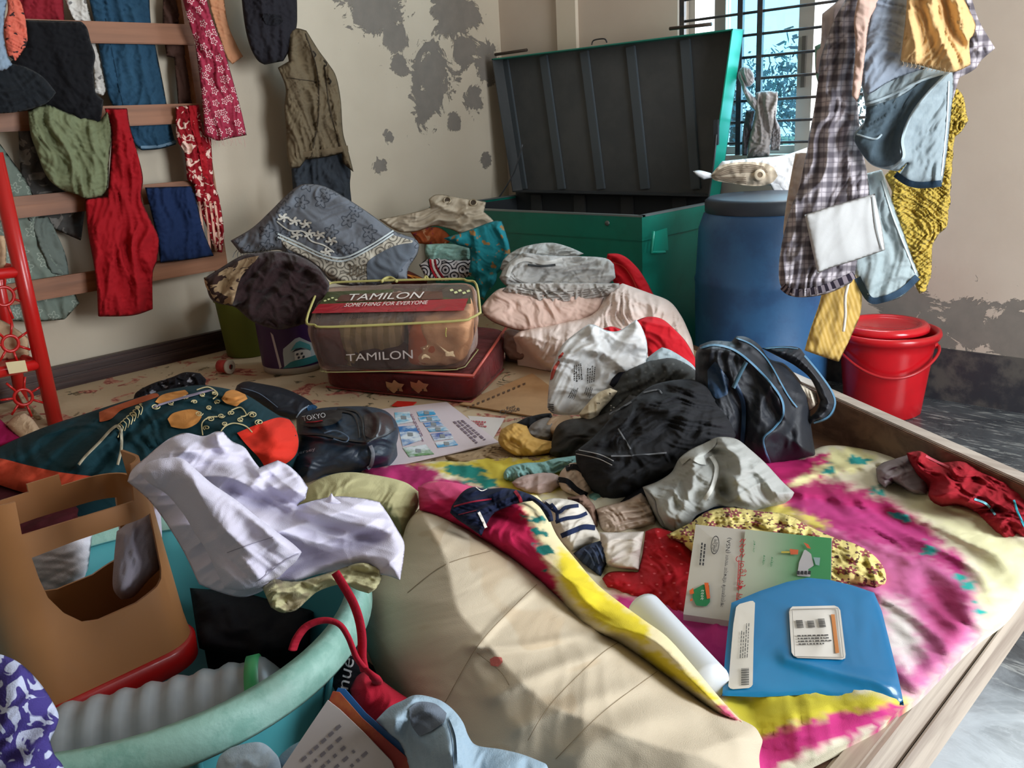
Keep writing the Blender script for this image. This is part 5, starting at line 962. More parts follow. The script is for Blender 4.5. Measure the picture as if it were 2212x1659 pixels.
patch(sw, 'turned_hem', [(1466, 992), (1500, 968), (1548, 946), (1545, 962), (1520, 985), (1526, 1004), (1510, 1002), (1490, 990), (1474, 1004)], cm('#b4b6b2'), .006); ribbon(sw, 'cuff_seam', [(1392, 1056), (1412, 1080), (1420, 1110), (1436, 1140)], 3, cm('#86888a'), .003)
ribbon(sw, 'inner_fold', [(1536, 985), (1548, 1010), (1540, 1050), (1522, 1080)], 9, cm('#c3c3be'), .007)
heap('navy_lining', 'dark navy cloth showing under the grey sweatshirt', 'cloth', [(1488, 1140), (1500, 1116), (1524, 1098), (1560, 1088), (1602, 1094), (1596, 1110), (1560, 1112), (1530, 1126), (1510, 1142)], cm('#15233c'), 1530, 1150, 34, T=.03, n=500)
heap('beige_trousers', 'rumpled pale beige trousers running under the grey sweatshirt', 'trousers', [(1286, 1100), (1310, 1092), (1350, 1082), (1385, 1064), (1402, 1082), (1414, 1110), (1420, 1135), (1390, 1142), (1350, 1150), (1310, 1158), (1296, 1140)], cm('#bda99a', wr=.8), 1350, 1162, 26, T=.04, n=1500, fold=[(15, .03, .010)])
heap('white_undershirt', 'off-white folded cloth lying on the red shirt', 'cloth', [(1296, 1150), (1340, 1150), (1391, 1148), (1384, 1190), (1380, 1232), (1340, 1228), (1312, 1222), (1298, 1190)], cm('#cfc6be'), 1345, 1240, 18, T=.025, n=800, sharp=True, z=.29)
rsh = heap('red_shirt', 'deep red shirt with tiny dots spread flat by the notebooks', 'shirt', [(1300, 1250), (1320, 1235), (1378, 1234), (1388, 1195), (1394, 1148), (1420, 1140), (1460, 1152), (1502, 1172), (1500, 1240), (1490, 1335), (1440, 1318), (1400, 1300), (1350, 1285), (1310, 1270)], cm('#a5141f', 'dots', '#c9525a', .85, p=-.04), 1400, 1330, 8, z=.275, T=.025, R=.04, n=2200, fold=[(40, .07, .006)])
heap('brown_edge_cloth', 'dark brown edged cloth strip between the striped shirt and beige trousers', 'cloth', [(1225, 1075), (1262, 1068), (1284, 1092), (1290, 1120), (1300, 1168), (1288, 1160), (1270, 1110), (1250, 1090)], cm('#8a6f62', 'blotch', '#2c1a1e', .6), 1275, 1172, 22, T=.02, n=400)
sts = heap('striped_shirt', 'navy and white striped shirt crumpled beside the tie-dyed fold', 'shirt', [(1168, 1082), (1200, 1076), (1246, 1084), (1270, 1105), (1286, 1135), (1300, 1166), (1270, 1180), (1234, 1194), (1210, 1168), (1190, 1130)], cm('#d8d2c8', wr=.7), 1240, 1205, 26, T=.05, n=1600)
for L, w_ in (([(1176, 1086), (1205, 1106), (1222, 1096), (1250, 1092)], 8), ([(1200, 1128), (1222, 1120), (1250, 1116), (1268, 1108)], 8), ([(1212, 1158), (1240, 1146), (1262, 1138), (1286, 1140)], 11), ([(1190, 1088), (1202, 1104), (1204, 1128)], 7)): ribbon(sts, 'navy_stripe', L, w_, cm('#1d2a4d'), .003)
nk = heap('navy_knit_cuff', 'gathered navy ribbed knit lying at the end of the striped shirt', 'cloth', [(1238, 1196), (1262, 1180), (1296, 1168), (1312, 1166), (1322, 1180), (1324, 1200), (1310, 1222), (1300, 1250), (1280, 1236), (1256, 1216)], cm('#202b42', 'stripes', '#35425e', .25, .5, ang=30), 1290, 1255, 24, T=.045, n=900)
for k in range(4): ribbon(nk, 'rib', [(1262+k*13, 1186-k*5), (1274+k*12, 1198-k*2), (1284+k*10, 1222-k*4)], 3.5, cm('#48546f'), .003)
# floral scarf behind the books
C('yellow_floral_scarf', 'pale yellow scarf with maroon flowers gathered behind the two books', 'scarf', [(1440, 1155), (1490, 1130), (1530, 1104), (1580, 1096), (1640, 1104), (1700, 1112), (1750, 1138), (1800, 1160), (1850, 1176), (1888, 1200), (1912, 1232), (1916, 1262), (1890, 1276), (1850, 1270), (1800, 1262), (1700, 1250), (1560, 1230), (1480, 1180)], tilt(1700, 1310, GZ, 17), cm('#cfc07a', 'flower', '#8a4a4c', .6, c3='#5a4038', wr=.9, wsc=30), T=.05, R=.05, ground=GZ, fold=[(75, .035, .010), (20, .05, .006)], crump=(.006, .03), n=5000)
# ---- books and papers
def page(name, lab, cat, q, z, m, t_=.004, nn=1):
    """flat sheet or booklet lying through four pixel corners at heights z"""
    P = np.array([onz(x, y, zz) for (x, y), zz in zip(q, z)]); pl = plane3(P[3], P[2], P[0]); V = np.vstack([P, P-[0, 0, t_]])
    o_ = mk(name, V, [(0, 1, 2, 3), (7, 6, 5, 4), (0, 4, 5, 1), (1, 5, 6, 2), (2, 6, 7, 3), (3, 7, 4, 0)], m, None, smooth=False, label=lab, cat=cat)
    f = Flat(pl, o_); return f
bq = [(1503, 1133), (1797, 1163), (1794, 1372), (1476, 1327)]
gk = page('green_workbook', 'grey and green exam book with red title, lying partly under the blue one', 'book', bq, (.405, .405, .315, .31), pm('#b9b4ac', .45), .010)
grn = NT('green_cover_print'); o = grn.coord('UV'); X = grn.sep(o)
grn.put(grn.b.inputs['Base Color'], grn.mix(grn.ss(X[0], .0, .085), tuple(lin('#aeb5a4')), tuple(lin('#3f8a57')))); grn.b.inputs['Roughness'].default_value = .45
quad(gk, 'green_cover_area', [(1610, 1144), (1796, 1163), (1793, 1371), (1590, 1343)], grn.m, .001, None, 4)
red_ = pm('#b8202a', .5); ink = pm('#2b2b30', .6); gn = pm('#1f7a4a', .5)
text(gk, 'সমাধান প্রস্তুতি ২০২২', [(1583, 1335), (1592, 1164), (1617, 1166), (1607, 1340)], red_, 'red_title', .003)
text(gk, '(NSA)', [(1567, 1196), (1571, 1163), (1582, 1164), (1579, 1197)], ink, 'lettering', .003)
text(gk, 'আন্তর্জাতিক নিরাপত্তা সমাধান', [(1554, 1312), (1566, 1200), (1577, 1201), (1566, 1314)], ink, 'lettering', .003)
text(gk, 'বিসিএস', [(1537, 1194), (1541, 1166), (1552, 1167), (1549, 1195)], ink, 'publisher_mark_lettering', .003)
el = [(1545+9*cos(a)-2*sin(a), 1179+20*sin(a)) for a in np.linspace(0, 2*pi, 25)[:-1]]
bars(gk, 'oval_ring', [(el[i], el[(i+1) % 24], ((el[(i+1) % 24][0]-1545)*.85+1545, (el[(i+1) % 24][1]-1179)*.9+1179), ((el[i][0]-1545)*.85+1545, (el[i][1]-1179)*.9+1179)) for i in range(24)], ink, .003)
textlines(gk, 'small_print', [(1511, 1222), (1517, 1158), (1530, 1159), (1524, 1224)], 2, ink, 3, .003, thick=.5)
patch(gk, 'green_badge', [(1498, 1274), (1520, 1262), (1532, 1264), (1534, 1300), (1526, 1310), (1504, 1308), (1496, 1290)], gn, .003, 80, sharp=True)
bars(gk, 'orange_bar', [((1522, 1261), (1531, 1261), (1535, 1294), (1528, 1296))], pm('#d8602a', .5), .004); text(gk, '২০২২', [(1514, 1298), (1515, 1276), (1522, 1277), (1521, 1299)], wt, 'badge_lettering', .005)
bars(gk, 'orange_figure', [((1490, 1278), (1498, 1272), (1500, 1284), (1491, 1286)), ((1491, 1298), (1496, 1294), (1497, 1299), (1493, 1301))], pm('#d8602a', .5), .004)
for (x, y) in ((1646, 1200), (1663, 1204)): text(gk, 'শিক্ষক', [(x, y+22), (x+2, y), (x+9, y+1), (x+7, y+23)], gn, 'lettering', .003)
text(gk, 'এসো পড়ি', [(1625, 1194), (1628, 1168), (1634, 1169), (1631, 1195)], gn, 'lettering', .003)
patch(gk, 'picture_white', [(1726, 1215), (1738, 1186), (1752, 1196), (1758, 1222), (1745, 1230), (1752, 1246), (1722, 1244)], pm('#b5b2b6', .5), .003, 60, sharp=True)
bars(gk, 'picture_details', [((1706, 1188), (1725, 1190), (1724, 1200), (1708, 1200)), ((1736, 1174), (1746, 1178), (1752, 1188), (1744, 1186))], pm('#c9603c', .5), .004); bars(gk, 'picture_pencil', [((1688, 1193), (1706, 1193), (1706, 1197), (1688, 1197))], pm('#b9a84a', .5), .004)
bars(gk, 'picture_screen', [((1757, 1206), (1772, 1207), (1770, 1224), (1762, 1222))], pm('#8ea7a8', .4), .004); bars(gk, 'picture_keys', [((1722+i*8, 1236), (1728+i*8, 1236), (1727+i*8, 1244), (1721+i*8, 1243)) for i in range(4)], ink, .005)
# blue book with a curled cover
bb = Cloth('blue_book', 'glossy blue softcover book with a curled cover and white label, lying at the front', 'book', [(1580, 1302), (1640, 1277), (1700, 1257), (1745, 1248), (1790, 1252), (1840, 1264), (1888, 1280), (1905, 1320), (1925, 1400), (1940, 1460), (1953, 1524), (1880, 1513), (1760, 1500), (1640, 1506), (1560, 1503), (1566, 1420), (1572, 1360)], tilt(1740, 1520, .298, 25), pm('#0f6a9c', .28, c2='#1478ab', nsc=1.5, coat=.5), T=.008, R=.22, fold=None, crump=(.001, .12), flat=False, back=1.2, n=2600, sharp=True, edge=.1,
           ridges=[([(1700, 1420), (1800, 1450), (1920, 1480)], .006, .012)])
bb.o.data.set_sharp_from_angle(angle=radians(28))
lb = patch(bb, 'white_spine_label', [(1590, 1312), (1596, 1305), (1625, 1297), (1631, 1302), (1628, 1380), (1626, 1480), (1620, 1486), (1580, 1489), (1573, 1484), (1578, 1420), (1584, 1350)], pm('#cdc8bf', .4), .003, 260, sharp=True)
textlines(bb, 'small_print', [(1598, 1422), (1602, 1348), (1622, 1346), (1618, 1420)], 4, pm('#4a4a4a', .6), 8, .005, parent=lb, thick=.35)
bars(bb, 'barcode', [((1601, 1444+i*2.6), (1618, 1443+i*2.6), (1618, 1443+i*2.6+(1+i % 2*.8)), (1601, 1444+i*2.6+(1+i % 2*.8))) for i in range(14)], pm('#333333', .6), .005, lb)
rr_ = lambda x0, y0, x1, y1, r: [(x0+r, y0), (x1-r, y0-2), (x1, y0+r-2), (x1+12, y1-r), (x1+10, y1), (x0+r+8, y1-4), (x0+6, y1-r-4), (x0, y0+r)]
sq = patch(bb, 'contents_label', rr_(1704, 1310, 1815, 1425, 8), pm('#cfcac2', .4), .003, 200, sharp=True)
L_ = [(1711, 1316), (1810, 1314), (1822, 1420), (1717, 1418)]
for i in range(4): ribbon(bb, 'label_rule', [L_[i], L_[(i+1) % 4]], 1.2, pm('#8f8a84', .5), .005, smooth=False)
textlines(bb, 'contents_print', [(1722, 1356), (1718, 1336), (1790, 1334), (1794, 1354)][0:4], 3, pm('#4a4744', .6), 11, .005, parent=sq, thick=.6)
textlines(bb, 'contents_print', [(1722, 1372), (1795, 1370), (1797, 1394), (1726, 1396)], 4, pm('#4a4744', .6), 12, .005, parent=sq, thick=.5); bars(bb, 'title_bar', [((1795, 1327), (1803, 1327), (1813, 1410), (1805, 1411))], pm('#b8743c', .5), .005, sq)
# notebook and rolled paper
page('blue_notebook', 'small light blue notebook corner next to the white paper roll', 'notebook', [(1424, 1366), (1484, 1372), (1528, 1478), (1500, 1470)], (.315, .315, .315, .315), pm('#3f9ab8', .4), .006)
a_, b_ = onz(1392, 1318, .325), onz(1535, 1478, .32); P = [a_, a_*.66+b_*.34, a_*.33+b_*.67, b_]
tube('paper_roll', P, .028, pm('#d3d8e0', .5), None, 24, label='rolled sheet of white paper lying on the magenta sheet', cat='paper')
# leaflet, card, cardboard
gl_ = page('appliance_leaflet', 'pale pink leaflet with rows of small blue product pictures beside the TOKYO bag', 'leaflet', [(820, 884), (965, 868), (1078, 955), (822, 1012)], (.275, .275, .272, .272), pm('#d9ccd2', .4), .003)
def pic(q, c1, c2='#dfe8ee'):
    quad(gl_, 'product_picture', q, pm(c1, .4, c2=c2, nsc=14), .0012, None, 2)
    c = np.mean(q, 0); bars(gl_, 'product', [((c[0]-5, c[1]-4), (c[0]+6, c[1]-3), (c[0]+7, c[1]+4), (c[0]-4, c[1]+4))], pm('#8f979c', .4), .002)
for q, c_ in (([(900, 890), (935, 885), (942, 896), (905, 900)], '#3a9fd0'), ([(903, 902), (944, 899), (952, 909), (908, 912)], '#3a9fd0'), ([(914, 914), (950, 911), (960, 921), (920, 923)], '#3f7fc0'), ([(922, 925), (962, 922), (970, 931), (928, 934)], '#4a9fc8'),
              ([(930, 938), (972, 933), (980, 948), (938, 953)], '#4a62a8'), ([(940, 957), (980, 950), (990, 962), (946, 968)], '#3a9ad0'), ([(860, 922), (898, 920), (915, 950), (870, 965)], '#3a78b8'), ([(852, 892), (885, 890), (892, 912), (856, 918)], '#6fbbdc'), ([(870, 968), (920, 961), (938, 982), (884, 988)], '#4f8a40')): pic(q, c_)
textlines(gl_, 'leaflet_print', [(1000, 908), (1050, 950), (1024, 960), (975, 912)], 3, pm('#7a6a78', .6), 2, .0015, thick=.6); textlines(gl_, 'leaflet_print', [(890, 895), (920, 955), (912, 956), (884, 896)], 2, pm('#8a6a80', .6), 4, .0015, thick=.5)
wc = page('printed_card', 'white printed card with red lettering lying across the leaflet', 'card', [(1010, 898), (1090, 903), (1060, 955), (1040, 948)], (.272, .272, .271, .271), pm('#d6cfca', .5), .002)
textlines(wc, 'red_print', [(1000, 908), (1060, 912), (1055, 926), (1020, 922)], 3, pm('#b5505a', .6), 9, .0015, thick=.7)
cb = page('cardboard_sheet', 'torn brown cardboard sheet printed First Choice beside the shopping bag', 'cardboard', [(992, 872), (1150, 806), (1210, 850), (1190, 905)], (.27, .27, .27, .27), pm('#a87f55', .8, c2='#b58c60', nsc=5), .004)
text(cb, 'First', [(1094, 880), (1112, 875), (1114, 881), (1096, 886)], ink, 'lettering', .0015); text(cb, 'Choice', [(1078, 888), (1120, 878), (1124, 887), (1082, 897)], ink, 'lettering', .0015)
text(cb, 'First Choice', [(1110, 905), (1148, 896), (1150, 902), (1112, 911)], ink, 'lettering', .0015)
bars(cb, 'torn_holes', [((1008+i*11, 880-i*4.6), (1014+i*11, 878-i*4.6), (1014+i*11, 882-i*4.6), (1009+i*11, 884-i*4.6)) for i in range(12)], pm('#5f4632', .9), .0015)
page('red_card', 'small bright red card behind the leaflet', 'card', [(858, 866), (900, 868), (885, 880), (846, 876)], (.268, .268, .268, .268), pm('#d0281c', .5), .002)
C('beige_paper', 'dirty beige cloth lying under the mustard cloth and leaflet', 'cloth', [(960, 985), (1020, 975), (1080, 958), (1150, 985), (1230, 975), (1250, 995), (1100, 1005), (1000, 1000)], Plane(np.array([0, 0, .278]), np.array([1., 0, 0]), np.array([0, 1., 0])), cm('#a08768'), T=.012, ground=.27, n=900)
# dark red shirt on the right edge
dr_ = heap('dark_red_shirt', 'crumpled dark red shirt at the right edge of the tie-dyed sheet', 'shirt', [(1958, 978), (1990, 975), (2030, 998), (2080, 995), (2130, 1012), (2180, 1030), (2250, 1060), (2260, 1180), (2205, 1170), (2160, 1160), (2110, 1110), (2070, 1090), (2030, 1090), (2005, 1070), (2010, 1040), (1975, 1010)], cm('#8e1522', wr=.9), 2100, 1150, 20, T=.05, n=4200, crump=(.012, .045))
heap('grey_fuzzy_cloth', 'fuzzy grey and wine cloth at the left end of the dark red shirt', 'cloth', [(1895, 1040), (1892, 1012), (1906, 1000), (1930, 992), (1962, 982), (1985, 1008), (2012, 1040), (2004, 1070), (1975, 1068), (1950, 1052), (1930, 1040), (1912, 1056)], cm('#8c8286', 'blotch', '#4a2c38', 1.3, wr=.8), 1950, 1080, 22, T=.045, n=1200)
for L, c_ in (([(2105, 1078), (2130, 1088), (2150, 1112)], '#7ab5c4'), ([(2190, 1080), (2200, 1110), (2215, 1140)], '#3fa8bc'), ([(2000, 985), (2050, 1010)], '#b9505c')): ribbon(dr_, 'blue_trim' if c_[1] != 'b' else 'faded_crease', L, 5, cm(c_), .003)
# ================================================================== front left: dress, backpack, stool, tub
C('dotted_black_cloth', 'black cloth with small white marks crumpled behind the teal printed dress', 'cloth', [(288, 862), (296, 846), (330, 828), (370, 815), (400, 804), (432, 806), (446, 820), (440, 834), (400, 842), (350, 856), (310, 870)], tilt(370, 872, GZ, 34), cm('#15141a', 'speckle', '#8a8a92', 2.5, p=.02, wr=.9), T=.04, ground=GZ, crump=(.010, .03), n=1500)
dr2 = C('teal_printed_dress', 'dark teal dress with cream scrollwork, copper petals and orange-red borders spread over the bed', 'dress', [(-60, 1000), (0, 965), (90, 925), (180, 895), (250, 872), (300, 858), (360, 842), (425, 832), (470, 836), (515, 846), (545, 860), (575, 880), (604, 898), (625, 905), (638, 925), (646, 955), (638, 985), (610, 1008), (575, 1020), (520, 1010), (450, 1000), (380, 1010), (330, 1030), (240, 1060), (150, 1085), (80, 1075), (0, 1050), (-60, 1030)],
        tilt(400, 1090, .30, 22), cm('#0d3038', wr=.6), T=.09, R=.14, ground=GZ, fold=[(-20, .12, .010), (60, .1, .008)], crump=(.005, .08), n=6000, ridges=[([(320, 870), (250, 930), (170, 1000)], .03, .02), ([(470, 840), (540, 880), (600, 960)], .02, .02)])
org = cm('#b9442c', wr=.6)
patch(dr2, 'orange_border', [(-58, 985), (0, 990), (60, 1005), (130, 1020), (210, 1030), (250, 1035), (230, 1058), (150, 1082), (80, 1072), (0, 1048), (-55, 1026)], org, .004, 400)
patch(dr2, 'red_border', [(512, 935), (560, 915), (600, 902), (625, 906), (638, 925), (645, 955), (637, 985), (608, 1007), (577, 1018), (560, 990), (530, 958)], cm('#cf2f20', wr=.6), .004, 400)
patch(dr2, 'rust_yoke', [(214, 890), (250, 876), (330, 850), (345, 856), (300, 872), (262, 886), (240, 905), (215, 912)], cm('#a4512f'), .004, 120)
cop = cm('#b87c40', wr=.5)
for P_ in ([(362, 905), (375, 892), (410, 884), (430, 888), (436, 900), (425, 915), (400, 926), (370, 922)], [(478, 862), (488, 846), (505, 842), (530, 852), (535, 862), (520, 870), (512, 878), (490, 872)], [(335, 868), (352, 852), (400, 842), (408, 850), (385, 862), (350, 872)]): patch(dr2, 'copper_petal', P_, cop, .005, 120)
crl = cm('#cdbf92')
for (x, y, r_, a0, tn) in ((430, 893, 9, 0, 1.6), (452, 880, 7, 1, 1.5), (470, 868, 7, 2, 1.5), (455, 905, 9, 3, 1.6), (478, 898, 8, 0, 1.6), (500, 892, 8, 2, 1.5), (520, 906, 8, 1, 1.5), (545, 896, 11, 3, 1.7), (438, 852, 7, 1, 1.5), (462, 850, 6, 4, 1.4), (402, 858, 7, 2, 1.5), (336, 878, 10, 0, 1.4), (370, 870, 8, 1, 1.4), (420, 868, 7, 3, 1.5), (560, 912, 10, 2, 1.5), (288, 894, 8, 1, 1.4), (298, 880, 6, 2, 1.3), (446, 924, 8, 2, 1.4), (486, 915, 7, 1, 1.4)):
    ribbon(dr2, 'scrollwork', [(x+r_*(1-k/14)*cos(a0+k*tn*.55), y+r_*.62*(1-k/14)*sin(a0+k*tn*.55)) for k in range(12)], 2.2, crl, .005, sub=3)
for P_ in ([(472, 940), (485, 922), (505, 914), (530, 920), (545, 934)], [(438, 940), (436, 915), (450, 902), (470, 900)], [(425, 842), (450, 836), (470, 850), (460, 862)], [(500, 886), (520, 880), (532, 896), (520, 900)]): ribbon(dr2, 'scroll_stem', P_, 2.6, crl, .005)
for k in range(8): x = 255+k*7; ribbon(dr2, 'leaf_motif', [(x, 945-k*7), (x+4, 930-k*7), (x-3, 922-k*7), (x+3, 915-k*6)], 2, crl, .005, sub=3)
dst = cm('#a59c88')
for P_ in ([(170, 1004), (185, 985), (215, 955), (240, 928), (255, 920), (262, 935), (262, 970), (254, 1004)],): ribbon(dr2, 'neck_drawstring', P_, 6, dst, .012)
for k in range(3): ribbon(dr2, 'sheer_trim', [(330+k*6, 880-k*3), (390+k*8, 862-k*4), (462-k*4, 842)], 2, cm('#8c8294'), .007)
C('maroon_heap', 'dark maroon cloth under the teal dress at the left edge of the picture', 'cloth', [(-60, 1020), (0, 1040), (80, 1070), (150, 1085), (170, 1100), (160, 1140), (60, 1160), (-60, 1160)], tilt(60, 1160, .30, 10), cm('#3f0d16'), T=.03, ground=GZ, n=800)
C('magenta_cushion_cloth', 'magenta cloth at the foot of the red shoe rack', 'cloth', [(-30, 925), (0, 905), (22, 925), (50, 945), (20, 958), (-30, 975)], tilt(20, 965, GZ, 20), cm('#a01252'), T=.03, ground=GZ, n=300)
C('cream_fluffy_cloth', 'fluffy cream cloth lying against the foot of the red shoe rack', 'cloth', [(12, 918), (30, 900), (52, 892), (70, 905), (86, 928), (92, 944), (60, 952), (40, 948)], tilt(60, 955, GZ, 35), cm('#d0b394', sheen=.06, wr=1., wsc=60), T=.04, ground=GZ, n=500)
nb_ = C('navy_gym_bag', 'dark navy bag lying behind the TOKYO backpack', 'bag', [(505, 850), (512, 832), (530, 824), (560, 828), (610, 838), (645, 852), (672, 868), (682, 882), (664, 894), (640, 905), (600, 900), (570, 880), (540, 862)], tilt(600, 910, GZ, 34), cm('#101826', rough=.6), T=.05, ground=GZ, n=1200)
ribbon(nb_, 'white_piping', [(668, 876), (652, 886), (640, 902)], 3, cm('#8796a8')); ribbon(nb_, 'blue_panel', [(664, 884), (676, 880), (682, 884)], 12, cm('#1d4264'), .004); ribbon(nb_, 'thin_piping', [(520, 838), (560, 850), (600, 880)], 1.6, cm('#6a7a90'))
bkp = C('tokyo_backpack', 'dark navy backpack lying flat with TOKYO lettering on its top panel', 'backpack', [(640, 905), (655, 892), (690, 882), (740, 878), (790, 878), (830, 886), (852, 905), (861, 930), (856, 960), (842, 990), (815, 1004), (780, 1012), (740, 1018), (700, 1024), (668, 1042), (645, 1040), (628, 1015), (622, 985), (640, 960)], tilt(730, 1045, GZ, 26), cm('#182838', rough=.45, wr=.6), T=.085, R=.07, ground=GZ, n=4500, crump=(.003, .06), fold=[(20, .08, .004)],
         ridges=[([(795, 882), (818, 905), (815, 935), (796, 955)], .02, .012), ([(640, 940), (700, 945), (760, 955), (790, 962)], .016, .012)])
bkm = cm('#121319', rough=.35)
patch(bkp, 'label_panel', [(648, 902), (690, 888), (740, 886), (738, 904), (715, 918), (670, 922), (648, 916)], bkm, .008, 200); text(bkp, 'TOKYO', [(652, 899), (702, 891), (704, 901), (655, 910)], pm('#c9c9cc', .5), 'brand_lettering', .011)
ribbon(bkp, 'red_underline', [(661, 912), (680, 911), (697, 908)], 1.8, cm('#b0202c'), .011)
patch(bkp, 'side_panel', [(786, 896), (820, 890), (845, 900), (852, 922), (840, 936), (800, 948), (788, 940)], cm('#2a2428', rough=.3, wr=.7), .006, 200)
for P_ in ([(730, 882), (768, 888), (782, 908), (784, 935), (790, 952)], [(712, 886), (758, 892), (772, 915), (776, 945)], [(640, 938), (690, 938), (740, 948), (790, 955)], [(790, 955), (830, 940), (856, 925)]): ribbon(bkp, 'black_piping', P_, 4.5, bkm, .006)
ribbon(bkp, 'zip_edge', [(700, 935), (725, 930), (752, 944), (745, 955), (720, 948)], 3, cm('#4b5a6c'), .007); ribbon(bkp, 'grey_strap', [(800, 962), (806, 980), (802, 1004), (794, 1012)], 8, cm('#6d727a'), .007)
text(bkp, 'Jersey', [(640, 976), (680, 966), (682, 974), (642, 985)], pm('#8f9aa8', .5), 'lettering', .006)
# ---- red shoe rack
sr = empty('red_shoe_rack', (.45, -2.55, .265), 'red plastic shoe rack with ring lattice sides at the left edge', 'shoe rack')
rdp = pm('#c01a18', .32, coat=.2); RP = xpl(.45); q = lambda x, y: RP.at(x, y)
tube('upright', [onx(-12, 330, .45), onx(122, 924, .45)], .021, rdp, sr, 18, smooth_path=False)
zz = (.735, .53, .32)
for (x, y) in ((56, 584), (88, 785)):
    p = q(x, y); tube('side_rail', [p, p+[0, -.42, 0]], .016, rdp, sr, 14, smooth_path=False)
    tube('shelf_rail', [p+[0, -.01, 0], p+[-.26, -.01, 0]], .013, rdp, sr, 12, smooth_path=False)
    box('shelf', p-[.26, .42, .008]+[0, 0, -.002], p+[0, -.01, .004], rdp, sr)
tube('rear_upright', [q(56, 584)+[-.26, 0, .2], q(88, 785)*[1, 1, 0]+[-.26, 0, .268]], .018, rdp, sr, 14, smooth_path=False)
tube('front_upright', [q(122, 924)+[0, -.43, 0], q(122, 924)+[0, -.43, .8]], .021, rdp, sr, 14, smooth_path=False)
def ring(cx, cy, rx, ry): return [q(cx+rx*cos(a), cy+ry*sin(a)) for a in np.linspace(0, 2*pi, 17)[:-1]]
for (cx, cy, rx, ry, box_) in ((22, 742, 18, 17, (-30, 690, 80, 800)), (50, 858, 20, 17, (-10, 810, 110, 925)), (8, 640, 22, 20, (-50, 590, 60, 700))):
    tube('lattice_ring', ring(cx, cy, rx, ry), .0045, rdp, sr, 8, closed=True, sub=2)
    for a in np.linspace(0, 2*pi, 8)[:-1]+.3:
        tube('lattice_spoke', [q(cx+rx*cos(a), cy+ry*sin(a)), q(cx+rx*2.5*cos(a), cy+ry*2.6*sin(a))], .0035, rdp, sr, 6, smooth_path=False)
tg = Flat(xpl(.475), sr); quad(tg, 'cream_price_tag', [(12, 783), (54, 778), (60, 802), (20, 808)], pm('#d9c79c', .7), .0, sr, 1)
for (P_, lab) in (([(-30, 690), (5, 692), (60, 728), (64, 770), (40, 778), (-30, 775)], 'cream plastic tray standing on the middle shelf of the red shoe rack'), ([(-30, 500), (10, 510), (14, 540), (12, 590), (-30, 592)], 'cream cloth on the upper shelf of the red shoe rack')):
    C('cream_tray' if 'tray' in lab else 'cream_rag', lab, 'tray' if 'tray' in lab else 'cloth', P_, xpl(.33), cm('#c9a887'), T=.02, n=250, fold=(20, .03, .003))
bt_ = C('cream_stick', 'cream plastic strip leaning inside the bottom of the red shoe rack', 'strip', [(36, 848), (44, 844), (70, 880), (112, 916), (104, 924), (62, 892)], xpl(.36), cm('#c7b193'), T=.012, n=150)
# ---- big rolled mattress
bo = C('rolled_mattress', 'big cream cotton mattress rolled up in the foreground, stitched and stained', 'mattress', [(906, 1098), (940, 1102), (985, 1122), (1045, 1155), (1100, 1192), (1160, 1235), (1220, 1290), (1262, 1332), (1300, 1352), (1370, 1398), (1450, 1458), (1530, 1520), (1600, 1554), (1632, 1572), (1648, 1600), (1640, 1640), (1650, 1700), (1500, 1760), (1150, 1760), (980, 1700), (900, 1560), (850, 1480), (800, 1420), (786, 1370), (792, 1300), (820, 1250), (860, 1190), (880, 1130)],
        tilt(1250, 1700, .345, 13), cm('#cbbda6', 'blotch', '#c3b197', 2.5, wr=.3, wsc=14), T=.16, R=.34, ground=.27, fold=[(42, .22, .004)], crump=(.0016, .12), n=9000, edge=.1,
        ridges=[([(1030, 1395), (1100, 1320), (1190, 1255)], .006, .006), ([(1020, 1398), (1120, 1396), (1230, 1376), (1290, 1366)], .007, .008), ([(1065, 1505), (1150, 1462), (1260, 1420), (1330, 1400)], .009, .012), ([(1130, 1570), (1250, 1520), (1380, 1480)], .008, .014), ([(1240, 1640), (1380, 1560), (1490, 1540)], .012, .02), ([(1560, 1560), (1600, 1600), (1610, 1640)], .012, .012), ([(960, 1130), (1010, 1110)], .004, .004)])
stc = cm('#8d7b60')
for P_ in ([(960, 1520), (1030, 1398), (1105, 1315), (1160, 1262)], [(1140, 1600), (1190, 1520), (1290, 1420), (1340, 1385)], [(880, 1280), (960, 1220), (1060, 1190)], [(1030, 1410), (1080, 1450), (1100, 1480)], [(1200, 1640), (1300, 1540), (1420, 1450)]): ribbon(bo, 'quilting_stitch', P_, 1.3, stc, .0015)
patch(bo, 'pink_patch', [(1058, 1424), (1068, 1418), (1084, 1420), (1086, 1430), (1076, 1440), (1060, 1438)], cm('#c46a62'), .002, 60, sharp=True)
bo2p = Plane(bo.pl.P+bo.pl.N*.012, bo.pl.U, bo.pl.V)
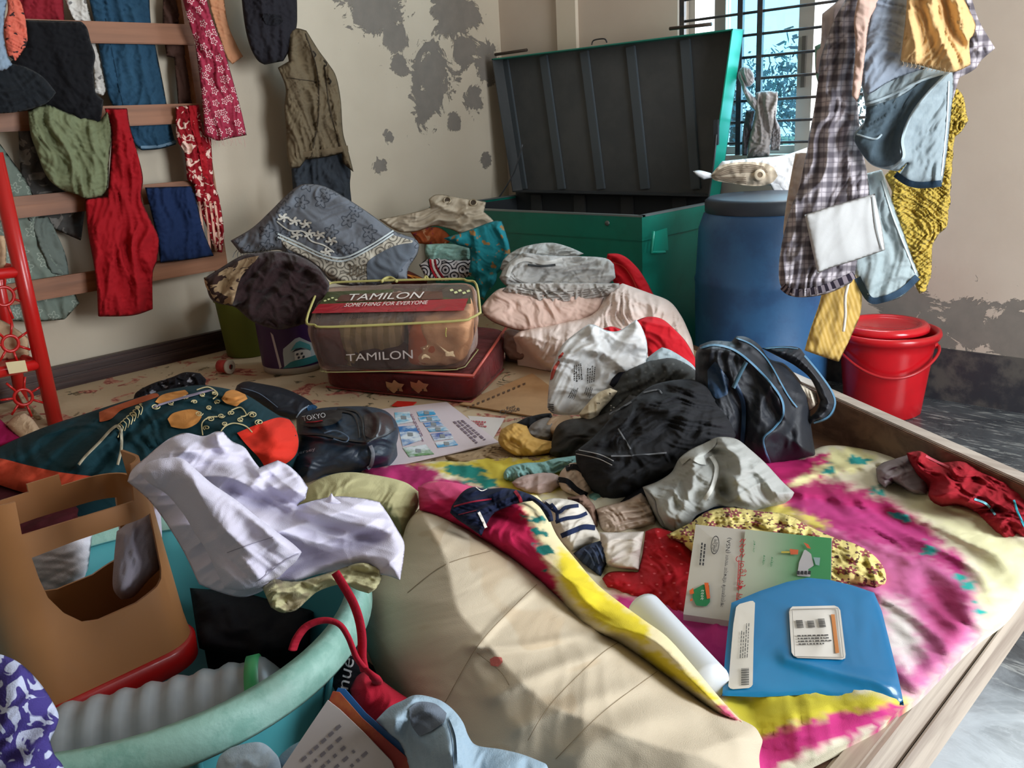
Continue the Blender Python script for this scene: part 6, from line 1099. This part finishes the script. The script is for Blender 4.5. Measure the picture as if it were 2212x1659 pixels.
tf = C('tie_dye_bedspread', 'magenta and yellow tie-dyed sheet edge folded along the top of the rolled mattress', 'bed sheet',
       [(903, 1052), (930, 1040), (980, 1042), (1040, 1056), (1100, 1062), (1160, 1070), (1172, 1085), (1186, 1120), (1205, 1160), (1245, 1210), (1290, 1262), (1340, 1302), (1392, 1340), (1440, 1375), (1490, 1430), (1540, 1490), (1580, 1535), (1606, 1560), (1560, 1548), (1500, 1506), (1440, 1462), (1370, 1412), (1300, 1372), (1250, 1345), (1210, 1300), (1160, 1252), (1100, 1205), (1040, 1166), (980, 1132), (906, 1102)],
       bo2p, att(.5, 12), T=.05, R=.05, ground=.27, fold=[(-42, .08, .010), (20, .12, .006)], crump=(.002, .08), n=7000, zn=5, basec='#e0d2a8',
       zones=[([(895, 1040), (1000, 1040), (1080, 1060), (1120, 1075), (1145, 1130), (1170, 1190), (1195, 1250), (1215, 1300), (1150, 1260), (1000, 1150), (890, 1110)], '#bb1f4e', 9), ([(890, 1035), (1000, 1040), (1030, 1065), (960, 1080), (890, 1075)], '#cf4a78', 6),
              ([(1210, 1185), (1240, 1205), (1300, 1270), (1400, 1345), (1400, 1390), (1330, 1370), (1250, 1310), (1205, 1240)], '#d6c22f', 12), ([(1380, 1400), (1440, 1420), (1540, 1500), (1560, 1530), (1500, 1490), (1420, 1450)], '#d1bb33', 9),
              ([(1125, 1112), (1178, 1116), (1178, 1124), (1128, 1120)], '#16706a', 2.5), ([(1150, 1145), (1184, 1146), (1180, 1158), (1160, 1156)], '#16706a', 2.5), ([(1150, 1178), (1190, 1176), (1200, 1196), (1182, 1202), (1158, 1190)], '#16706a', 2.5), ([(1165, 1228), (1182, 1232), (1176, 1240)], '#16706a', 2),
              ([(1540, 1520), (1575, 1530), (1600, 1560), (1570, 1550)], '#c9577a', 6)],
       ridges=[([(1290, 1368), (1360, 1360), (1450, 1400), (1540, 1490)], .02, .012), ([(1100, 1070), (1170, 1150), (1260, 1290)], .015, .02)])
tt = C('navy_tartan_cloth', 'navy blue cloth with thin red and white checks draped over the tie-dyed fold', 'cloth', [(972, 1108), (978, 1090), (1000, 1062), (1022, 1052), (1048, 1056), (1090, 1054), (1130, 1062), (1160, 1076), (1188, 1100), (1196, 1125), (1186, 1128), (1168, 1098), (1150, 1082), (1124, 1086), (1090, 1098), (1066, 1110), (1050, 1135), (1040, 1158), (1012, 1138), (988, 1122)], Plane(bo2p.P+bo2p.N*.055, bo2p.U, bo2p.V), cm('#121b36', wr=.7), T=.035, R=.03, n=1800, fold=[(30, .04, .006)])
ribbon(tt, 'red_check', [(980, 1094), (1020, 1084), (1062, 1078)], 3.5, cm('#8f2036')); ribbon(tt, 'red_check', [(1112, 1060), (1122, 1074), (1126, 1086)], 7, cm('#8f1c30')); ribbon(tt, 'white_check', [(1034, 1106), (1042, 1122), (1050, 1140)], 6, cm('#d9d4cc')); ribbon(tt, 'white_trim', [(1028, 1052), (1040, 1060), (1052, 1056)], 2, cm('#d9d4cc')); ribbon(tt, 'red_check', [(990, 1112), (1030, 1102)], 2, cm('#7a2036'))
# ---- pale yellow cloth and white shirt
yc = C('pale_yellow_cloth', 'pale yellow-green cotton cloth bunched at the head of the rolled mattress', 'cloth', [(636, 1090), (648, 1064), (680, 1040), (720, 1024), (762, 1020), (810, 1026), (850, 1034), (880, 1044), (904, 1062), (908, 1082), (896, 1110), (880, 1140), (872, 1160), (840, 1140), (760, 1130), (690, 1120), (650, 1110)], tilt(770, 1150, .42, 34), cm('#bdb88c', wr=.7), T=.08, R=.08, ground=GZ, fold=[(-15, .09, .008)], crump=(.005, .06), n=3000)
WH = cm('#d3cfe2', rough=.7, wr=.35, wsc=12)
ws = C('white_school_shirt', 'white cotton shirt thrown over the stool, tub and mattress, one sleeve hanging down', 'shirt', [(275, 1040), (286, 1014), (318, 985), (345, 962), (372, 944), (402, 935), (440, 942), (466, 932), (482, 932), (500, 952), (528, 966), (545, 990), (560, 1010), (580, 1002), (600, 994), (624, 1006), (648, 1028), (666, 1054), (660, 1078), (640, 1092), (690, 1078), (730, 1072), (780, 1076), (820, 1084), (838, 1110), (856, 1140), (873, 1172), (872, 1210), (864, 1254), (838, 1244), (800, 1240), (740, 1236), (690, 1240), (640, 1256), (590, 1262), (560, 1280), (520, 1290), (470, 1278), (430, 1262), (390, 1180), (330, 1090)],
        tilt(620, 1290, .525, 38), WH, T=.07, R=.07, fold=[(-20, .06, .010), (35, .08, .010)], crump=(.003, .07), n=14000,
        ridges=[([(372, 948), (420, 975), (480, 1000), (540, 1050)], .022, .012), ([(466, 936), (490, 975), (540, 985), (560, 1020)], .024, .010), ([(300, 1010), (380, 1000), (470, 1040), (560, 1120)], .025, .018), ([(585, 1005), (560, 1040), (640, 1060)], .02, .012), ([(640, 1095), (720, 1110), (800, 1130), (850, 1170)], .022, .014),
                ([(560, 1140), (660, 1160), (760, 1150), (850, 1120)], .020, .014), ([(600, 1220), (700, 1190), (800, 1160), (840, 1110)], -.028, .022), ([(600, 1170), (700, 1160), (800, 1150)], -.015, .02), ([(640, 1256), (720, 1215), (800, 1200), (866, 1240)], .018, .014), ([(500, 1060), (560, 1085), (640, 1092)], -.025, .014)])
SP = tilt(500, 1290, .545, 70)
sv = C('sleeve', None, None, [(302, 1022), (318, 1000), (352, 990), (392, 990), (425, 1016), (460, 1046), (510, 1080), (560, 1120), (600, 1150), (630, 1172), (652, 1192), (640, 1212), (620, 1230), (600, 1248), (560, 1264), (520, 1276), (486, 1270), (470, 1240), (446, 1190), (420, 1150), (396, 1110), (360, 1068), (325, 1046)], SP, WH, T=.03, R=.018, n=3600, parent=ws.o, fold=[(-40, .06, .008)], crump=(.002, .05),
        ridges=[([(350, 1000), (430, 1060), (520, 1180), (560, 1256)], .014, .012), ([(400, 1000), (500, 1080), (600, 1170)], .012, .010)])
ribbon(sv, 'cuff_stitching', [(490, 1194), (540, 1176), (590, 1160)], 1.6, cm('#9d98ae'), .002); ribbon(sv, 'cuff_fold', [(560, 1256), (600, 1222), (645, 1196)], 2.5, cm('#b0abc0'), .003)
C('collar_point', None, None, [(690, 1092), (706, 1078), (716, 1064), (724, 1076), (742, 1086), (720, 1094)], Plane(ws.pl.P+ws.pl.N*.03, ws.pl.U, ws.pl.V), WH, T=.012, n=150, parent=ws.o)
C('hanging_tail', None, None, [(252, 1148), (290, 1120), (345, 1088), (350, 1160), (345, 1230), (318, 1256), (290, 1288), (262, 1296), (244, 1270), (246, 1210)], xpl(2.02), cm('#b9b2c2', wr=.2), crump=(.001, .1), T=.03, n=700, parent=ws.o, fold=(80, .03, .006))
C('white_garment_inside', 'white garment seen through the openings of the brown stool', 'garment', [(50, 1190), (110, 1160), (200, 1150), (190, 1230), (176, 1290), (90, 1330), (60, 1270)], xpl(1.865), cm('#d2d0da', wr=.2), T=.04, n=700, fold=(20, .05, .006), crump=(.001, .1))
C('teal_cloth_scrap', 'bright teal cloth glimpsed between the stool and the hanging sleeve', 'cloth', [(396, 1118), (420, 1116), (440, 1150), (448, 1185), (430, 1196), (405, 1196)], tilt(425, 1200, .46, 60), cm('#2a8a88'), T=.02, n=150)
# ---- stool: hollow rounded-square shell, boolean openings
a10 = radians(12); pa = nrm(HEAD*cos(radians(35))+RT*sin(radians(35))); pn_ = nrm(RT*cos(radians(35))-HEAD*sin(radians(35)))
BR = onz(425, 1385, .405); W_ = .235; H_ = .27; D_ = .16
th_s = radians(4); pa = np.array([0, 1., 0]); pn_ = np.array([cos(th_s), 0, sin(th_s)]); zx = np.array([-sin(th_s), 0, cos(th_s)])
cen = BR-pa*(W_/2-.012)-pn_*(D_/2)
def rrect(hw, hd, r, nc=8):
    o = []
    for cx, cy, a0 in ((hw-r, hd-r, 0), (-hw+r, hd-r, 90), (-hw+r, -hd+r, 180), (hw-r, -hd+r, 270)):
        for k in range(nc+1): a = radians(a0+90*k/nc); o.append((cx+r*cos(a), cy+r*sin(a)))
    return o
def shell(name, levels, m, parent, th=.004):
    V = []; F = []; nr = None
    for ins in (0, th):
        for (hw, hd, r, z) in levels:
            P = rrect(hw-ins, hd-ins, max(r-ins, .005)); nr = len(P); V += [cen+pa*x+pn_*y+zx*z for x, y in P]
    nl = len(levels)
    for s_ in (0, 1):
        for i in range(nl-1):
            for k in range(nr):
                a, b = (s_*nl+i)*nr+k, (s_*nl+i)*nr+(k+1) % nr; f = (a, b, b+nr, a+nr); F.append(f if s_ == 0 else f[::-1])
    for i in (0, nl-1):
        for k in range(nr):
            a, b = i*nr+k, i*nr+(k+1) % nr; f = (a, b, nl*nr+b, nl*nr+a); F.append(f[::-1] if i == 0 else f)
    return mk(name, V, F, m, parent, smooth=True)
stl = empty('brown_plastic_stool', cen, 'brown plastic stool turned upside down in the tub, its red seat at the bottom', 'stool')
brn = pm('#a87448', .38, c2='#9d6b42', nsc=2, coat=.1)
body = shell('stool_body', [(W_/2, D_/2, .055, .0), (W_/2-.003, D_/2-.003, .055, .03), (W_/2-.010, D_/2-.008, .05, .15), (W_/2-.016, D_/2-.012, .045, .256)], brn, stl)
def cutter(P2, axis, t0, t1):
    """prism: P2 = [(along, z)], pushed through the stool along axis"""
    al = pa if axis == 'n' else pn_; th_ = pn_ if axis == 'n' else pa; n = len(P2)
    V = [cen+al*x+zx*z+th_*s_ for s_ in (t0, t1) for x, z in P2]
    F = [tuple(range(n)), tuple(range(n, 2*n))[::-1]]+[(i, n+i, n+(i+1) % n, (i+1) % n) for i in range(n)]
    me = bpy.data.meshes.new('cut'); me.from_pydata([tuple(v) for v in V], [], F); bm = bmesh.new(); bm.from_mesh(me); bmesh.ops.recalc_face_normals(bm, faces=bm.faces); bm.to_mesh(me); bm.free()
    o = bpy.data.objects.new('cut', me); COL.objects.link(o); return o
Dh = [(-.078, .205), (.082, .205)]+[(.082-.06*(1-cos(a)), .12-.06*sin(a)) for a in np.linspace(0, pi/2, 8)]+[(-.018-.06*sin(a), .06+.06*(1-cos(a))) for a in np.linspace(0, pi/2, 8)]
Nh = [(-.075, .235), (.055, .235), (.055, .30), (-.075, .30)]
FPN = Plane(cen+pn_*(D_/2-.012), pa, zx); loc = lambda L: [FPN.uv(x, y) for x, y in L]
Dh = loc([(67, 1204), (160, 1168), (250, 1138), (332, 1112), (340, 1160), (350, 1228), (348, 1250), (337, 1265), (290, 1300), (209, 1336), (175, 1341), (135, 1322), (101, 1289), (82, 1248)])
Nh = loc([(47, 1156), (290, 1082), (285, 960), (25, 1040)])
Nb = [(-.2, .225), (-.01, .225), (-.01, .236), (.03, .236), (.03, .22), (.2, .22), (.2, .35), (-.2, .35)]
cuts = [cutter(P, 'n', a_, b_) for P, a_, b_ in ((Dh, -.3, .3), (Nh, .0, .3), (Nb, -.3, -.02))]
for c_ in cuts:
    md = body.modifiers.new('b', 'BOOLEAN'); md.operation = 'DIFFERENCE'; md.solver = 'EXACT'; md.object = c_
bpy.context.view_layer.update(); dg = bpy.context.evaluated_depsgraph_get(); me = bpy.data.meshes.new_from_object(body.evaluated_get(dg)); body.modifiers.clear(); body.data = me
for c_ in cuts: bpy.data.objects.remove(c_)
me.polygons.foreach_set('use_smooth', [True]*len(me.polygons)); me.set_sharp_from_angle(angle=radians(35))
shell('red_seat_rim', [(W_/2-.01, D_/2-.01, .05, -.036), (W_/2+.004, D_/2+.004, .058, -.030), (W_/2+.005, D_/2+.005, .058, -.002), (W_/2+.001, D_/2+.001, .055, .002)], pm('#b01414', .35, coat=.2), stl)
P = rrect(W_/2-.012, D_/2-.012, .05); mk('seat', [cen+pa*x+pn_*y+zx*-.022 for x, y in P]+[cen+pa*x+pn_*y+zx*-.012 for x, y in P], [tuple(range(len(P)))[::-1], tuple(len(P)+i for i in range(len(P)))], pm('#8a5a30', .4), stl, smooth=False)
stp = Flat(Plane(cen+pn_*(D_/2-.018), pa, zx), stl); patch(stp, 'white_paint_smudge', [(170, 1140), (184, 1128), (192, 1116), (208, 1110), (230, 1112), (236, 1122), (226, 1128), (232, 1136), (214, 1142), (206, 1138), (190, 1146)], pm('#d8d4ce', .8), .004, 120, parent=stl)
# ---- tub
tc_ = np.array([2.125, -2.862, .27]); tub = empty('aqua_plastic_tub', tc_, 'large round aqua plastic washing tub in the left foreground', 'tub')
aq = pm('#4c9fa8', .4, c2='#3f8f9c', nsc=3); aqr = pm('#8fb9ae', .5, c2='#7aa89c', nsc=24, bump=.15); R0 = .285
lathe('tub_body', [(0, .0), (.19, .0), (.205, .01), (.24, .10), (.262, .19), (.268, .215), (.262, .215), (.254, .18), (.232, .10), (.198, .016), (0, .012)], tc_, aq, tub, 96)
lathe('tub_rim', [(.258, .214), (.262, .230), (.276, .234), (.288, .226), (.291, .200), (.286, .192), (.276, .198), (.266, .210), (.258, .212)], tc_, aqr, tub, 96)
for a in (-1.1, -.2, .5, 1.4, 2.6, 3.6): tube('tub_rib', [tc_+np.array([cos(a)*r_, sin(a)*r_, z]) for r_, z in ((.207, .02), (.243, .10), (.268, .195))], .004, aq, tub, 6)
jb = onz(330, 1530, .345); jc = np.array([2.225, -2.885, .365]); jg = empty('translucent_jug', jc, 'ribbed grey translucent plastic jug lying in the tub under the stool', 'jug')
jx = nrm(np.array([.45, .75, .05])); jm = pm('#9a9fa4', .3, c2='#878d92', nsc=4)
prof = [(0, -.15)]+[(.072+.005*abs(sin(k*.62))**2, -.148+k*.006) for k in range(1, 46)]+[(.062, .132), (.04, .15), (.0, .155)]
lathe('jug_body', prof, jc, jm, jg, 56, axis=jx)
lathe('green_neck_band', [(.066, .098), (.079, .102), (.079, .116), (.066, .12)], jc, pm('#3fae6a', .4), jg, 40, axis=jx)
C('dark_clothes_in_tub', 'dark cloth at the back of the tub behind the jug', 'cloth', [(410, 1270), (520, 1280), (600, 1300), (680, 1320), (660, 1400), (560, 1420), (430, 1400)], tilt(560, 1420, .36, 20), cm('#14151b'), T=.03, ground=.29, n=500)
C('cream_sock_bundle', 'cream knotted cloth hanging over the far rim of the tub', 'cloth', [(566, 1268), (590, 1250), (640, 1256), (700, 1240), (745, 1225), (775, 1216), (800, 1218), (820, 1232), (824, 1252), (812, 1272), (796, 1282), (770, 1274), (740, 1262), (690, 1276), (660, 1300), (640, 1318), (610, 1324), (585, 1312)], tilt(720, 1310, .53, 52), cm('#b9b48c', 'blotch', '#9a8f72', .8, p=-.04, wr=.9), T=.045, R=.02, n=1500, crump=(.012, .03))
cord = [tilt(760, 1400, .55, 70).at(x, y) for x, y in ((724, 1236), (740, 1262), (762, 1300), (776, 1340), (782, 1380), (782, 1420), (788, 1450))]
tube('red_drawstring', cord, .0055, cm('#a3182e'), None, 8, label='crimson cord hanging over the tub rim, looped down to the crimson bag', cat='cord', sq=.5)
CP = tilt(760, 1400, .555, 70); tube('crimson_strap', [CP.at(x, y) for x, y in ((632, 1404), (642, 1378), (664, 1352), (700, 1340), (732, 1348), (752, 1376), (770, 1420), (790, 1446), (812, 1466))]+[tilt(830, 1590, .40, 40).at(824, 1490, .03)], .006, cm('#a3182e'), None, 8, label='crimson strap looping over the tub rim beside the cord', cat='strap', sq=.5)
cb_ = C('crimson_bag', 'crimson cloth bag at the right of the tub, under the jeans', 'bag', [(756, 1490), (770, 1462), (790, 1448), (815, 1462), (850, 1488), (884, 1510), (870, 1550), (840, 1590), (800, 1560), (770, 1530)], tilt(830, 1590, .40, 40), cm('#a8162e'), T=.05, ground=GZ, n=900)
bs = C('black_labelled_strap', 'black cloth band with white woven letters between the tub and the crimson bag', 'band', [(728, 1440), (744, 1390), (762, 1370), (778, 1400), (790, 1450), (770, 1480), (752, 1492), (726, 1496), (716, 1478)], tilt(755, 1510, .40, 60), cm('#15161c'), T=.03, n=500)
text(bs, 'nue', [(736, 1486), (746, 1418), (766, 1426), (752, 1490)], cm('#b9b9bc'), 'woven_lettering', .003); textlines(bs, 'woven_small_print', [(748, 1412), (772, 1408), (778, 1420), (752, 1424)], 1, cm('#a9a9ac'), 3, .003)
# ---- front edge things
pp_ = C('purple_print_cloth', 'violet and white floral print cloth in the bottom left corner', 'cloth', [(-80, 1430), (-20, 1412), (20, 1420), (55, 1442), (90, 1480), (116, 1520), (127, 1548), (120, 1575), (108, 1600), (118, 1630), (140, 1665), (150, 1760), (-80, 1760)], tilt(60, 1700, .60, 64), cm('#40367c', 'blotch', '#b9c0da', .2, p=.03, wr=.7), T=.05, R=.04, n=2200, fold=[(60, .05, .006)])
bkq = empty('open_exercise_book', onz(760, 1700, .45), 'open lined exercise book with blue edge standing in the bottom foreground', 'book')
BPn = tilt(760, 1700, .50, 58)
P_ = lambda L, o_=0: [BPn.at(x, y, o_) for x, y in L]
def sheetq(name, L, m, off, th_=.002):
    V = P_(L, off)+P_(L, off-th_); n = len(L); return mk(name, V, [tuple(range(n))[::-1], tuple(range(n, 2*n))]+[(i, (i+1) % n, n+(i+1) % n, n+i) for i in range(n)], m, bkq, smooth=False)
sheetq('blue_cover', [(730, 1486), (745, 1488), (790, 1540), (870, 1610), (930, 1665), (960, 1740), (600, 1740)], pm('#1f5fa0', .4), 0)
sheetq('printed_inner_page', [(722, 1492), (736, 1494), (785, 1550), (865, 1620), (918, 1670), (930, 1740), (620, 1740)], pm('#8f2a26', .5, c2='#a4582f', nsc=22), .006)
pgm = pm('#b9b3b4', .7)
pg_ = sheetq('written_page', [(714, 1510), (740, 1530), (790, 1578), (850, 1640), (890, 1740), (560, 1740), (620, 1650), (680, 1560)], pgm, .012)
pgf = Flat(Plane(BPn.P+BPn.N*.012, BPn.U, BPn.V), bkq)
textlines(pgf, 'handwriting', [(650, 1640), (738, 1560), (820, 1650), (720, 1740)], 6, pm('#77737c', .8), 6, .001, parent=bkq, thick=.35, gap=.8)
J2 = cm('#8fa8bc', 'denim', '#b0c4d2', 1, wr=.6)
lj2 = C('light_blue_jeans', 'pale blue jeans crumpled in the bottom foreground against the rolled mattress', 'jeans', [(812, 1556), (840, 1528), (872, 1512), (892, 1502), (915, 1502), (950, 1512), (978, 1532), (1000, 1560), (1012, 1590), (1030, 1610), (1080, 1618), (1130, 1630), (1180, 1650), (1220, 1740), (900, 1740), (870, 1620), (838, 1582)], tilt(960, 1700, .50, 40), J2, T=.06, R=.06, n=3600, ground=.40, crump=(.006, .05),
         ridges=[([(885, 1505), (872, 1540), (850, 1570)], .02, .008), ([(920, 1530), (960, 1560), (970, 1620)], .02, .01), ([(1000, 1580), (985, 1620), (1000, 1660)], .02, .012)])
patch(lj2, 'waist_inside', [(884, 1530), (905, 1516), (940, 1520), (965, 1540), (960, 1560), (930, 1580), (905, 1590), (888, 1565)], cm('#6c7684'), .003, 200); ribbon(lj2, 'belt_band', [(975, 1548), (990, 1590), (994, 1650)], 12, J2, .008); ribbon(lj2, 'seam', [(966, 1560), (976, 1600), (980, 1660)], 2, cm('#5f7690'), .01)
C('light_blue_denim_piece', 'small frayed pale blue denim piece under the exercise book at the front', 'denim', [(468, 1650), (490, 1620), (530, 1606), (565, 1604), (590, 1622), (606, 1650), (620, 1740), (460, 1740)], tilt(540, 1720, .46, 50), cm('#9fb4c8', 'denim', '#c6d4de', 1, wr=.9), T=.04, n=900, ground=.38, crump=(.006, .03))
C('grey_blue_cloth', 'grey-blue cloth lying behind the exercise book', 'cloth', [(598, 1650), (620, 1618), (650, 1600), (664, 1640), (640, 1740), (600, 1740)], tilt(630, 1720, .44, 50), cm('#7c93a4'), T=.03, n=300, ground=.38)
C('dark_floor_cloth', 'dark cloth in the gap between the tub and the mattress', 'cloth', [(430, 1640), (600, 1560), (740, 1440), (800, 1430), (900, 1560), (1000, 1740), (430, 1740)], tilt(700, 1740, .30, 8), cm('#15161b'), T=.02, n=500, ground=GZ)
